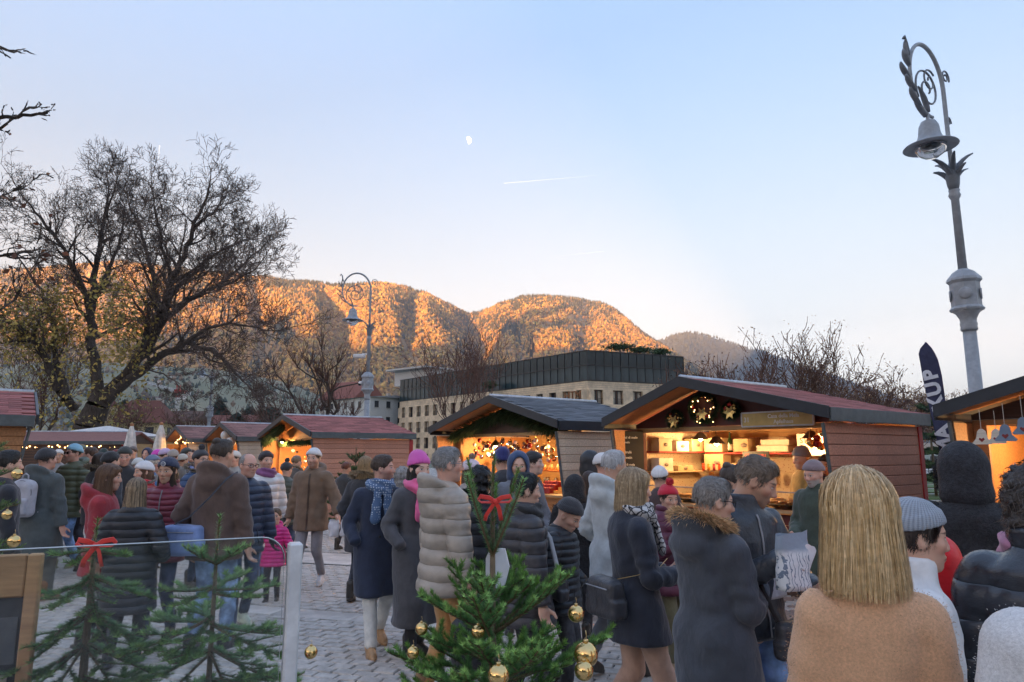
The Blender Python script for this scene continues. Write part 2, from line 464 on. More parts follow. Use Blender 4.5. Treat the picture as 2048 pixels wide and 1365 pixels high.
CREST = [(-1400, 640), (-700, 600), (-300, 560), (0, 540), (150, 530), (210, 520), (300, 531), (400, 546), (480, 553), (560, 561), (620, 564), (690, 571), (760, 569), (805, 576), (850, 590), (900, 612), (935, 627),
         (962, 623), (1000, 608), (1040, 598), (1085, 594), (1140, 598), (1200, 605), (1232, 619), (1260, 645), (1290, 673), (1330, 700), (1400, 745), (1500, 800), (1650, 860), (1900, 900)]
def mountain_z(px, t):
    """px: image column array, t: 0 foot .. 1 crest -> X,Y,Z"""
    crest = lerp_tab(CREST, px)
    dcr = 3500 + 350 * np.sin(px * .006 + 1) + 200 * np.sin(px * .017)
    d0 = 1450 + 120 * np.sin(px * .008)
    te = np.clip(t, 0, 1)
    el_ = elev(crest)
    prof = np.interp(te, [0, .15, .4, .7, .9, 1], [0.05, .14, .42, .76, .95, 1])
    # spurs and gullies running down the slope
    g = fbm(px * .009 + .9 * te + .5 * np.sin(te * 4 + px * .004), te * 1.6, 5, 3., True)
    g2 = fbm(px * .035, te * 3.0, 4, 8.)
    env = np.clip(te * 3, 0, 1) * np.clip((1 - te) * 5, 0, 1)
    gul = -.32 * np.exp(-((px - 945 - 25 * (te - .5) + 12 * np.sin(te * 9)) / 30) ** 2) - .22 * np.exp(-((px - 655 + 60 * (te - .8)) / 34) ** 2) - .16 * np.exp(-((px - 1150 - 40 * te) / 16) ** 2) - .12 * np.exp(-((px - 800 - 30 * te) / 14) ** 2) - .12 * np.exp(-((px - 540 + 60 * te) / 18) ** 2) - .1 * np.exp(-((px - 1050 + 25 * te) / 12) ** 2)
    dd = d0 + (dcr - d0) * te + env * (-95 * g + 60 * g2 - 800 * gul)
    z = el_ * dcr * prof + env * (26 * g2)
    over = np.clip(t - 1, 0, 1)
    dd = dd + over * 1500; z = z - over * 500
    X = (px - CX) / F * dd
    return X, dd, EYE + z
def forest_mesh(name, X, Y, Z, hgt, rad, cols, sides=5, round_=None):
    n = len(X); k = sides
    th = RNG.random((n, 1)) * 6.28 + np.arange(k) * 2 * pi / k
    zl = np.where(round_, .45, .12)[:, None]
    rr = rad[:, None] * (.75 + .5 * RNG.random((n, k)))
    ring = np.stack([X[:, None] + rr * np.cos(th), Y[:, None] + rr * np.sin(th), Z[:, None] + hgt[:, None] * (zl + .12 * RNG.random((n, k)))], 2)
    top = np.stack([X, Y, Z + hgt], 1)[:, None]; bot = np.stack([X, Y, Z], 1)[:, None]
    V = np.concatenate([top, ring, bot], 1)
    b = (np.arange(n) * (k + 2))[:, None]
    fs = []
    for j in range(k):
        fs.append(np.concatenate([b, b + 1 + j, b + 1 + (j + 1) % k], 1)); fs.append(np.concatenate([b + k + 1, b + 1 + (j + 1) % k, b + 1 + j], 1))
    me = np_mesh(name, V.reshape(-1, 3), np.concatenate(fs), [mat('vcol', (1, 1, 1), 'forest', sc=.08)], smooth=False)
    set_col(me, 'col', np.repeat(cols, k + 2, 0))
    return me
def build_mountain():
    nu, nv = 460, 110
    px = np.linspace(-1400, 1900, nu); t = np.concatenate([np.linspace(0, 1, nv - 8), 1 + np.linspace(.05, .6, 8)])
    PX, T = np.meshgrid(px, t, indexing='ij')
    X, Y, Z = mountain_z(PX, T)
    i = np.arange(nu * nv).reshape(nu, nv)
    q = np.stack([i[:-1, :-1], i[1:, :-1], i[1:, 1:], i[:-1, 1:]], -1).reshape(-1, 4)
    me = np_mesh('mountain', np.stack([X, Y, Z], -1).reshape(-1, 3), q, [mat('stone', (.30, .19, .08), 'forestfloor', sc=.012, var=0, rough=.95)])
    o = link('mountain', me); tag(o, kind='structure')
    n = 44000
    px = RNG.uniform(-120, 1420, n); t = RNG.random(n) ** .85 * 1.01
    bare = fbm(px * .02, t * 7, 3, 5.) > .42
    X, Y, Z = mountain_z(px, t)
    dark = fbm(px * .03, t * 9, 4, 1.7) + (t - .62) * 1.1 + RNG.normal(0, .35, n)
    con = dark > .28
    keep = ~(bare & (RNG.random(n) < .6))
    px, t, X, Y, Z, con = [a[keep] for a in (px, t, X, Y, Z, con)]; n = len(px)
    hgt = np.where(con, RNG.uniform(16, 28, n), RNG.uniform(11, 20, n)); rad = np.where(con, RNG.uniform(3, 5, n), RNG.uniform(5, 8.5, n))
    c1 = np.array([.055, .055, .028]); pal = np.array([[.42, .23, .05], [.36, .19, .045], [.46, .28, .06], [.28, .16, .05], [.34, .24, .06]])
    cols = np.where(con[:, None], c1 * RNG.uniform(.7, 1.5, (n, 1)), pal[RNG.integers(0, 5, n)] * RNG.uniform(.75, 1.25, (n, 1)))
    o = link('forest', forest_mesh('forest', X, Y, Z - 2, hgt, rad * 1.08, cols, 4, ~con)); tag(o, 'autumn forest of golden larches and dark spruces on the mountain', 'forest', kind='stuff')
build_mountain()

def build_far_ridge():
    cr = [(1100, 760), (1250, 700), (1300, 688), (1340, 673), (1385, 664), (1440, 673), (1500, 696), (1560, 716), (1640, 742), (1700, 763), (1800, 800), (1900, 828), (2048, 850), (2300, 870), (2700, 880)]
    px = np.linspace(1100, 2700, 150); t = np.linspace(0, 1.3, 34)
    PX, T = np.meshgrid(px, t, indexing='ij')
    c = elev(lerp_tab(cr, PX)) * 5600
    D = 3300 + 2300 * T + 220 * fbm(PX * .02, T * 2, 4, 2., True) * np.clip(T * (1.1 - T) * 4, 0, 1)
    Z = np.where(T <= 1, c * np.interp(T, [0, .5, 1], [0, .55, 1]), c - (T - 1) * 1500)
    X = (PX - CX) / F * D; i = np.arange(PX.size).reshape(PX.shape)
    q = np.stack([i[:-1, :-1], i[1:, :-1], i[1:, 1:], i[:-1, 1:]], -1).reshape(-1, 4)
    o = link('hill', np_mesh('hill', np.stack([X, D, Z], -1).reshape(-1, 3), q, [mat('stone', (.055, .065, .05), 'farforest', sc=.02, var=0, rough=.95)])); tag(o, kind='structure')
    n = 5000; pxx = RNG.uniform(1280, 1900, n); tt = RNG.uniform(.35, 1.02, n)
    cc = elev(lerp_tab(cr, pxx)) * 5600; d = 3300 + 2300 * tt + 220 * fbm(pxx * .02, tt * 2, 4, 2., True) * np.clip(tt * (1.1 - tt) * 4, 0, 1)
    o = link('far_forest', forest_mesh('far_forest', (pxx - CX) / F * d, d, cc * np.interp(tt, [0, .5, 1], [0, .55, 1]) - 3, RNG.uniform(18, 32, n), RNG.uniform(6, 10, n), np.array([.045, .05, .035]) * RNG.uniform(.7, 1.4, (n, 1)), 4, np.zeros(n, bool)))
    tag(o, 'dark conifer forest on the far grey hill at the right', 'forest', kind='stuff')
build_far_ridge()

def build_foothill():
    """vineyard slopes between the town and the mountain"""
    px = np.linspace(-1500, 1500, 160); t = np.linspace(0, 1.2, 40)
    PX, T = np.meshgrid(px, t, indexing='ij')
    top = lerp_tab([(-1500, 760), (-200, 730), (200, 722), (420, 738), (560, 760), (640, 790), (760, 812), (900, 835), (1500, 880)], PX)
    D = 650 + 950 * T + 40 * fbm(PX * .02, T * 4, 3, 1.)
    Z = elev(top) * 1600 * np.clip(T, 0, 1) ** 1.25 + 7 * fbm(PX * .03, T * 6, 4, 4.) * np.clip(T, 0, .3) - np.clip(T - 1, 0, 1) * 90
    X = (PX - CX) / F * D; i = np.arange(PX.size).reshape(PX.shape)
    q = np.stack([i[:-1, :-1], i[1:, :-1], i[1:, 1:], i[:-1, 1:]], -1).reshape(-1, 4)
    m, tt, b = nt('vineyard')
    v = coord(tt); n1 = noise(tt, v, .006, 4, .6); rows = N(tt, 'ShaderNodeTexWave', {'Vector': coord(tt, rot=(0, 0, .5)), 'Scale': .06, 'Distortion': 2.}).outputs['Fac']
    base = mixc(tt, E(tt, n1).step(.42, .58), (.15, .165, .09), (.22, .21, .13))
    tt.links.new(mixc(tt, E(tt, rows) * .45, base, (.09, .095, .06)), b.inputs['Base Color']); b.inputs['Roughness'].default_value = .95
    o = link('hillside', np_mesh('hillside', np.stack([X, D, Z], -1).reshape(-1, 3), q, [m])); tag(o, kind='structure')
    def hz(px, t):
        px = np.asarray(px, float); t = np.asarray(t, float)
        top = lerp_tab([(-1500, 760), (-200, 730), (200, 722), (420, 738), (560, 760), (640, 790), (760, 812), (900, 835), (1500, 880)], px)
        d = 650 + 950 * t + 40 * fbm(px * .02, t * 4, 3, 1.)
        z = elev(top) * 1600 * np.clip(t, 0, 1) ** 1.25 + 7 * fbm(px * .03, t * 6, 4, 4.) * np.clip(t, 0, .3)
        return (px - CX) / F * d, d, z
    n = 2600; p = RNG.uniform(-60, 1000, n); t = RNG.random(n)
    k = (fbm(p * .03, t * 9, 3, 2.) > .05) | (t < .1); p, t = p[k], t[k]; n = len(p)
    X, Y, Z = hz(p, t); con = RNG.random(n) < .45
    cols = np.where(con[:, None], [.035, .05, .03], [.14, .10, .06]) * RNG.uniform(.7, 1.3, (n, 1))
    o = link('hillside_trees', forest_mesh('hillside_trees', X, Y, Z - 1, RNG.uniform(7, 13, n), RNG.uniform(2.5, 5, n), cols, 6, ~con)); tag(o, 'scattered small trees on the green vineyard slope', 'trees', kind='stuff')
    return hz
HZ = build_foothill()

def build_shadow_ridge():
    """the mountain on the other side of the valley, behind the camera, that keeps the evening sun off the town"""
    ax = Vector((SUN_TO.x, SUN_TO.y, 0)).normalized(); pe = Vector((ax.y, -ax.x, 0)); ts = math.tan(SUN_EL)
    line = [(-1200, 700), (-300, 705), (200, 700), (420, 695), (490, 688), (560, 666), (620, 660), (690, 684), (760, 712), (830, 738), (900, 742), (985, 738), (1060, 722), (1150, 700), (1250, 690), (1290, 655), (1330, 600), (1500, 560), (1900, 620), (2600, 700)]
    DB = 4000.
    U, H = [], []
    for px, py in line:
        d = 2450. if px < 1280 else 4600.
        P = Vector(((px - CX) / F * d, d, elev(py) * d))
        s = P.dot(ax) + DB
        U.append(P.dot(pe)); H.append(P.z + s * ts)
    o_ = np.argsort(U); U = np.array(U)[o_]; H = np.array(H)[o_]
    us = np.linspace(U[0] - 2500, U[-1] + 1500, 240); hs = np.interp(us, U, H) + 6 * np.sin(us * .05) + 4 * np.sin(us * .13)
    V = []; q = []; n = len(us)
    for k, (off, hf) in enumerate(((500, 0.), (260, .62), (0, 1.), (-400, .5), (-1100, 0))):
        for u, h in zip(us, hs): V.append(pe * u - ax * (DB - off) + Vector((0, 0, h * hf - 3)))
    for k in range(4):
        for j in range(n - 1): q.append((k * n + j, k * n + j + 1, (k + 1) * n + j + 1, (k + 1) * n + j))
    o = link('mountain', np_mesh('valley_mountain', np.array([tuple(v) for v in V]), np.array(q), [mat('stone', (.06, .07, .045), 'forestshade', sc=.012, var=0, rough=.95)])); tag(o, kind='structure')
build_shadow_ridge()

# moon, its sunlit brightness is put into the material as emission
def build_moon():
    c = at(936, 281.5, 20000); r = 8.2 / F * 20000
    m, t, b = nt('moon'); n = E(t, noise(t, coord(t), .004, 4)).step(.35, .65)
    c1 = mixc(t, n, (.85, .84, .82), (1., .99, .96))
    t.links.new(c1, b.inputs['Emission Color']); b.inputs['Emission Strength'].default_value = .26; b.inputs['Base Color'].default_value = (.5, .5, .5, 1)
    mb = MB(); mb.smooth = True
    # the lit half of the globe, a solid half ball
    vs, fs = [], []; nu, nv = 10, 16
    for i in range(nu + 1):
        a = -pi / 2 - .2 + (pi + .2) * i / nu
        for j in range(nv + 1):
            ph = -pi / 2 + pi * j / nv; vs.append((r * cos(ph) * cos(a), r * cos(ph) * sin(a), r * sin(ph)))
    for i in range(nu):
        for j in range(nv): fs.append((i * (nv + 1) + j, (i + 1) * (nv + 1) + j, (i + 1) * (nv + 1) + j + 1, i * (nv + 1) + j + 1))
    mb.add(vs, fs); o = mb.build('moon', m, None, c, (0, radians(-8), 0)); tag(o, 'pale half moon in the blue sky', 'moon')
build_moon()
def contrail(a, b, r0, r1, label):
    m = mat('glow', (.93, .96, 1.), 'trail', e=.185)  # sunlit brightness set as emission just above the sky's; base colour is black
    mb = MB(); mb.smooth = True; A, B = at(*a), at(*b)
    mb.tube([A.lerp(B, k / 8) for k in range(9)], [r0 + (r1 - r0) * k / 8 for k in range(9)], 6)
    o = mb.build('contrail', m); tag(o, label, 'contrail', 'contrails in the sky')
contrail((1008, 367, 15000), (1200, 351, 19000), 11, 1, 'thin white contrail under the moon, the longer upper one')
contrail((1115, 513, 20000), (1208, 503, 24000), 2, 9, 'short faint contrail low in the sky above the mountain')
contrail((319, 292, 15000), (317, 322, 16500), 16, 5, 'short upright contrail above the big bare tree')
# ================================================================== paving
def build_paving():
    m, t, b = nt('paving')
    v = coord(t)
    br = N(t, 'ShaderNodeTexBrick', {'Vector': coord(t, rot=(0, 0, .30)), 'Scale': 1.0, 'Mortar Size': .012, 'Brick Width': .19, 'Row Height': .125, 'Color1': (.52, .48, .43, 1), 'Color2': (.62, .57, .51, 1), 'Mortar': (.12, .12, .12, 1)})
    n = noise(t, v, .8, 5, .6)
    c = mixc(t, 1., br.outputs['Color'], mixc(t, E(t, n).step(.3, .7), (.58, .58, .6), (1.12, 1.1, 1.08)), 'MULTIPLY')
    t.links.new(c, b.inputs['Base Color']); b.inputs['Roughness'].default_value = .6
    bump(t, b, E(t, br.outputs['Fac']) * -1. + E(t, noise(t, v, 25, 4)) * .3, .6, .01)
    mb = MB(); mb.quad((-60, -6, 0), (60, -6, 0), (60, 75, 0), (-60, 75, 0))
    pav = mb.build('pavement', m); tag(pav, kind='structure')
    # flat stone bands that cross the setts
    ms = mat('stone', (.65, .60, .545), 'slab', sc=3, var=.2, rough=.55)
    def slab_band(A, B, w, ln):
        A, B = Vector(A), Vector(B); d = (B - A); n = int(d.length / ln); rz = atan2(d.y, d.x)
        me = MB().box((0, 0, 0), (d.length / n - .008, w, .012), bev=.004).mesh('slab', ms)
        for i in range(n): link('slab', me, pav, A + d * ((i + .5) / n) + Vector((0, 0, .010)), (0, 0, rz))
    a = Vector((1, -.31, 0)).normalized(); nn = Vector((-a.y, a.x, 0))
    for k, o in enumerate((10.35, 10.86)): slab_band(a * -7 + Vector((0, o, 0)), a * 4.2 + Vector((0, o, 0)), .5, 1.1)
    slab_band(a * -5.5 + Vector((0, 7.0, 0)), a * 4 + Vector((0, 7.0, 0)), .32, .9)
    # setts: the nearest 300 one by one, the rest in one mesh
    mset = mat('stone', (.59, .54, .485), 'sett', sc=9, var=.55, rough=.6); mred = mat('stone', (.50, .36, .29), 'settred', sc=9, var=.5, rough=.65)
    P = []
    L, W = .19, .125
    for j in range(-10, 110):
        for i in range(-70, 70):
            p = a * (i * L + (j % 2) * L * .5 + random.uniform(-.006, .006)) + nn * (j * W + 3.2)
            if not (3.9 < p.y < 15.5 and abs(p.x) < .82 * p.y + .3): continue
            if any(abs((p - Vector((0, o, 0))).dot(nn)) < h for o, h in ((10.35, .33), (10.86, .33), (7.0, .23))): continue
            P.append((p, random.gauss(0, .02), random.uniform(.008, .017), p.x > 1.0 + .25 * (p.y - 4) and p.y < 9 and random.random() < .75))
    P.sort(key=lambda q: q[0].length)
    box = MB().box((0, 0, 0), (L - .014, W - .014, .02), bev=.006)
    me1 = box.mesh('sett', mset); me2 = box.mesh('sett', mred)
    for p, r, z, red in P[:300]: link('sett', me2 if red else me1, pav, (p.x, p.y, z - .006), (random.gauss(0, .012), random.gauss(0, .012), atan2(a.y, a.x) + r))
    a_, b_, zt_, zb_ = L / 2 - .007, W / 2 - .007, .01, .0; i_ = .006
    V0 = np.array([(sx * (a_ - i_), sy * (b_ - i_), zt_) for sx, sy in ((-1, -1), (1, -1), (1, 1), (-1, 1))] + [(sx * a_, sy * b_, zb_ - .004) for sx, sy in ((-1, -1), (1, -1), (1, 1), (-1, 1))])
    q = [(0, 1, 2, 3), (4, 5, 1, 0), (5, 6, 2, 1), (6, 7, 3, 2), (7, 4, 0, 3)]; tr = []
    for red in (False, True):
        S = [x for x in P[300:] if x[3] == red]
        if not S: continue
        al = np.array([atan2(a.y, a.x) + x[1] for x in S]); c_, s_ = np.cos(al)[:, None], np.sin(al)[:, None]
        X = V0[:, 0] * c_ - V0[:, 1] * s_ + np.array([x[0].x for x in S])[:, None]; Y = V0[:, 0] * s_ + V0[:, 1] * c_ + np.array([x[0].y for x in S])[:, None]
        tl = RNG.normal(0, .02, (len(S), 2))
        Z = V0[:, 2] + np.array([x[2] - .006 for x in S])[:, None] + tl[:, :1] * V0[:, 0] + tl[:, 1:] * V0[:, 1]
        off = (np.arange(len(S)) * len(V0))[:, None, None]
        me = np_mesh('setts', np.stack([X, Y, Z], -1).reshape(-1, 3), [(np.array(q)[None] + off).reshape(-1, 4), ], [mred if red else mset], smooth=False)
        o = link('setts', me, pav); o['kind'] = 'stuff'
build_paving()

# ================================================================== market stalls
EAVE, RIDGE = 2.20, 2.70
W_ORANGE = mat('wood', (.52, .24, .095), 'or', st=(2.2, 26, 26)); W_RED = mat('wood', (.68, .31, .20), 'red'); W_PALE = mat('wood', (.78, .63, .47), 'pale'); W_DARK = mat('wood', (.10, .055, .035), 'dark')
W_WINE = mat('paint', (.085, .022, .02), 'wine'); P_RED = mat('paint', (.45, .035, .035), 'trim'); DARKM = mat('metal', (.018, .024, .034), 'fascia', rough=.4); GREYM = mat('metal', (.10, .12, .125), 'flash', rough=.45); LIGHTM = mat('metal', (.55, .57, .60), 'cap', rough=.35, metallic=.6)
SH_RED = mat('shingle', (.34, .115, .10)); SH_GREY = mat('shingle', (.11, .12, .135)); SH_BRN = mat('shingle', (.28, .14, .12))
WARM = (1.0, .56, .22)
def warm_light(parent, loc, watts, r=.06, name='bulb_light'):
    d = bpy.data.lights.new(name, 'POINT'); d.energy = watts; d.color = WARM; d.shadow_soft_size = r
    return link(name, d, parent, loc)
_TX = {}
def text(name, s, parent, loc, rot, size, m, ext=.002, align='LEFT', scale=None, shear=0., bold=0.):
    K = (s, size, m.name, ext, align, shear)
    if K not in _TX:
        c = bpy.data.curves.new(name, 'FONT'); c.body = s; c.size = size; c.extrude = ext; c.align_x = align; c.resolution_u = 3; c.shear = shear; c.offset = bold
        c.materials.append(m); o = bpy.data.objects.new(name, c); me = bpy.data.meshes.new_from_object(o); me.name = name
        bpy.data.objects.remove(o); bpy.data.curves.remove(c); _TX[K] = me
    o = link(name, _TX[K], parent, loc, rot)
    if scale: o.scale = scale
    return o
def plank_wall(root, axis, c0, length, z0, z1, ph, m, thick=.03, name='plank', shape=None):
    """planks stacked upwards; axis 'x' or 'y' is the board direction; shape(z) -> (start,end) along the axis"""
    n = max(1, round((z1 - z0) / ph)); ph = (z1 - z0) / n
    for i in range(n):
        zc = z0 + (i + .5) * ph
        s, e = shape(zc) if shape else (-length / 2, length / 2)
        if e - s < .02: continue
        mb = MB(); d = (e - s, thick, ph - .006) if axis == 'x' else (thick, e - s, ph - .006)
        mb.box((0, 0, 0), d, bev=.005)
        mid = (s + e) / 2
        p = (c0[0] + mid, c0[1], zc) if axis == 'x' else (c0[0], c0[1] + mid, zc)
        mb.build(name, m, root, p, (0, 0, random.gauss(0, .0012)))
def make_stall(name, label, Rc, w, depth, rt=.5, ex=(.6, -.8), roofm=SH_RED, sidem=W_RED, frontm=W_ORANGE, gablem=W_WINE, floor_open=True, shingles=True, ridge=RIDGE, eave=EAVE, side='right', back_trim=P_RED, wing=True, counter=1.0):
    ex = Vector((ex[0], ex[1], 0)); ey = Vector((-ex.y, ex.x, 0)); Rc = Vector((Rc[0], Rc[1], 0))
    org = Rc - ex * (w / 2)                       # middle of the overhang's front edge on the ground
    root = thing(name, label, 'market stall', org, atan2(ex.y, ex.x), 'wooden market stalls')
    hw = w / 2; rx = hw - rt * w                   # ridge x
    th = .05; ov = .55
    def slope(s):                                   # s=+1 right, -1 left : eave x, and z(x)
        xe = hw if s > 0 else -hw
        return xe, lambda x: ridge + (eave - ridge) * (x - rx) / (xe - rx)
    iw = hw - .10                                   # walls stand inside the eaves
    for s in (1, -1):
        xe, zf = slope(s)
        run = abs(xe - rx); L = sqrt(run ** 2 + (ridge - eave) ** 2); ang = atan2(ridge - eave, run)
        mb = MB(); mb.prism([(rx, ridge - th), (xe, eave - th), (xe, eave), (rx, ridge)] if s > 0 else [(xe, eave - th), (rx, ridge - th), (rx, ridge), (xe, eave)], (0, .0, 0), (1, 0, 0), (0, 0, 1), (0, depth, 0))
        rf = mb.build('roof', [roofm], root)
        mb = MB(); q = [(rx, ridge - th - .012), (xe, eave - th - .012), (xe, eave - th - .003), (rx, ridge - th - .003)]
        mb.prism(q if s > 0 else q[::-1], (0, .035, 0), (1, 0, 0), (0, 0, 1), (0, ov + .02, 0)); mb.build('soffit', W_ORANGE, root)
        if shingles and (s > 0) == (side == 'right'):
            rows = max(6, int(L / .135)); cols = max(5, int(depth / .30))
            me = MB().box((0, 0, 0), (L / rows + .035, depth / cols - .006, .008)).mesh('shingle', roofm)
            for r in range(rows):
                for c in range(-1, cols):
                    y = (c + .5 + (r % 2) * .5) * depth / cols
                    if y < .05 or y > depth - .05: continue
                    f = (r + .5) / rows; x = rx + (xe - rx) * f; z = zf(x) + .010
                    link('shingle', me, rf, (x, y, z), (0, (ang if s > 0 else -ang) - .035 * s, random.gauss(0, .006)))
        # fascia boards
        fh = .135
        mb = MB(); q = [(rx, ridge + .02), (rx, ridge + .02 - fh), (xe + .02 * s, eave + .02 - fh), (xe + .02 * s, eave + .02)]
        mb.prism(q if s < 0 else q[::-1], (0, -.035, 0), (1, 0, 0), (0, 0, 1), (0, .032, 0)); mb.build('gable_board', DARKM, root)
        mb = MB(); mb.box((xe + .018 * s, depth / 2, eave - .068), (.03, depth - .01, .15), bev=.004); mb.build('eave_board', GREYM if roofm is not SH_GREY else DARKM, root)
        # side wall of planks with a slanting front wing
        ytop, ybot = .06, .36
        shp = (lambda z: (ytop + (ybot - ytop) * (1 - z / eave), depth - .12))
        if s > 0 or side == 'left' or wing: plank_wall(root, 'y', (s * iw, 0), 1, .08, eave - .15, .125, sidem, .03, 'plank', shp)
        mb = MB(); mb.tube([(s * (iw + .003), ytop - .012, eave - .16), (s * (iw + .003), ybot - .012, .05)], .022, 6); mb.build('edge_trim', GREYM, root)
        mb = MB(); mb.box((s * (iw + .022), depth - .10, (eave - .15) / 2), (.02, .10, eave - .16)); mb.build('corner_trim', back_trim, root)
        # inner lining of the wing
        mb = MB(); mb.prism([(ytop + .02, eave - .17), (ybot + .02, .06), (depth - .14, .06), (depth - .14, eave - .17)], (s * (iw - .022) - .004, 0, 0), (0, 1, 0), (0, 0, 1), (.008, 0, 0)); mb.build('lining', frontm, root)
    mb = MB(); mb.smooth = True; mb.tube([(rx, .0, ridge + .012), (rx, depth, ridge + .012)], .035, 8); mb.build('ridge_cap', LIGHTM, root)
    yf = ov
    # gable panel above the opening, header, counter front, back wall, floor
    top = eave - .13
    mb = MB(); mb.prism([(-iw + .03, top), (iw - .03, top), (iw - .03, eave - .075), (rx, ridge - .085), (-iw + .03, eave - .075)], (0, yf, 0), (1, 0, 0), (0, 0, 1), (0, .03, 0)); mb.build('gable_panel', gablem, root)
    mb = MB(); mb.box((0, yf + .04, top - .035), (2 * iw - .06, .07, .06), bev=.006); mb.build('header_beam', mat('wood', (.55, .33, .14), 'beam'), root)
    for s in (1, -1): mb = MB(); mb.box((s * (iw - .10), yf + .04, top / 2 + .02), (.13, .07, top - .10), bev=.006); mb.build('post', gablem if gablem is W_WINE else frontm, root)
    plank_wall(root, 'x', (0, yf + .05), 2 * iw - .35, .06, counter - .04, .13, frontm if gablem is not W_WINE else mat('paint', (.16, .035, .035), 'counterred'), .03, 'front_board')
    mb = MB(); mb.box((0, yf + .08, counter), (2 * iw - .34, .42, .04), bev=.008); mb.build('counter', mat('wood', (.5, .32, .16), 'ctr'), root)
    mb = MB(); mb.box((0, depth - .14, .05 + (eave - .15) / 2), (2 * iw - .02, .03, eave - .15)); mb.build('back_wall', mat('wood', (.5, .30, .13), 'back'), root)
    mb = MB(); mb.prism([(-iw, eave - .07), (iw, eave - .07), (rx, ridge - .09)], (0, depth - .14, 0), (1, 0, 0), (0, 0, 1), (0, .03, 0)); mb.build('rear_gable', sidem, root)
    mb = MB(); mb.box((0, depth / 2 + .2, .03), (2 * iw - .05, depth - .7, .05)); mb.build('floor', W_DARK, root)
    return root, dict(iw=iw, yf=yf, top=top, rx=rx, ridge=ridge, eave=eave, depth=depth, w=w, counter=counter)

STALLS = {}
STALLS['apple'] = make_stall('market_stall', 'red roofed stall with a gold sign reading Casa della Mela, selling strudel', (3.46, 7.5), 3.47, 2.5, .58, gablem=W_WINE)
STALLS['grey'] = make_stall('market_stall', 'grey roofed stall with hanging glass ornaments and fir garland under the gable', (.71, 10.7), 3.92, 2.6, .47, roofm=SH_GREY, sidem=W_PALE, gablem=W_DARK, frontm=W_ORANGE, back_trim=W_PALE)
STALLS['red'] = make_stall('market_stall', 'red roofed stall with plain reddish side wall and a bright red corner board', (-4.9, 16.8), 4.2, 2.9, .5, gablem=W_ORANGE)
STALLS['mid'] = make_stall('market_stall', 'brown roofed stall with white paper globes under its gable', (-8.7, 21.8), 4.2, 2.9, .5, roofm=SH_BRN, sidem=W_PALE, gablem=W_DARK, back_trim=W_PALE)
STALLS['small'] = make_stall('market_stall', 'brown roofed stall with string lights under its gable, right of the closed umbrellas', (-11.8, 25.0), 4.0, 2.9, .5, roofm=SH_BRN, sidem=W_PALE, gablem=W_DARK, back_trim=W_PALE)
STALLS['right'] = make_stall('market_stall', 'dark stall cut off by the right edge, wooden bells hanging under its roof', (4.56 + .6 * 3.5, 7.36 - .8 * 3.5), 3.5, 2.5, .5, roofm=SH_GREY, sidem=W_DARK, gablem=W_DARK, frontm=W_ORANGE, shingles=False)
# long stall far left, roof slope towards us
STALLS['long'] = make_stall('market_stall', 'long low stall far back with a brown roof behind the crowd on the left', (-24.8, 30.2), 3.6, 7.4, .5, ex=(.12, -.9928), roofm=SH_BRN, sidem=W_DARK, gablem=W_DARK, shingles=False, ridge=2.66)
STALLS['left'] = make_stall('market_stall', 'orange wooden stall at the left edge, red shingle roof', (-6.42 - .6 * 3.2, 9.25 + .8 * 3.2), 3.2, 3.4, .5, ex=(-.6, .8), roofm=SH_RED, sidem=W_ORANGE, gablem=W_ORANGE, frontm=W_ORANGE, back_trim=W_ORANGE, side='left', ridge=2.62)
# ================================================================== street lamps
LAMPM = mat('metal', (.36, .39, .42), 'lamp', rough=.5)
LAMPD = mat('metal', (.20, .22, .245), 'lampdark', rough=.5)
def spiral(c, r0, r1, a0, turns, n=26, plane=('x', 'z')):
    P = []
    for i in range(n):
        f = i / (n - 1); a = a0 + turns * 2 * pi * f; r = r0 + (r1 - r0) * f
        P.append(Vector((c[0] + r * cos(a), 0, c[1] + r * sin(a))))
    return P
def leaf_blade(mb, p, dirx, dirz, ln, w, curl, yaw=0.):
    """curling acanthus leaf strip starting at p"""
    pts = []; n = 7
    for i in range(n):
        f = i / (n - 1); a = curl * f * f
        d = Vector((dirx * cos(a) + dirz * sin(a) * (1 if dirx >= 0 else -1), 0, dirz * cos(a) - abs(dirx) * sin(a) * .3))
        pts.append((pts[-1] if pts else Vector(p)) + (d * ln / n if pts else Vector((0, 0, 0))))
    R = Matrix.Rotation(yaw, 3, 'Z')
    pts = [R @ (q - Vector(p)) + Vector(p) for q in pts]
    mb.tube(pts, [w * .35 + w * sin(pi * min(1, .15 + .85 * (i / (n - 1)))) * .9 for i in range(n)], 6, True, .45, up=(0, 1, 0))
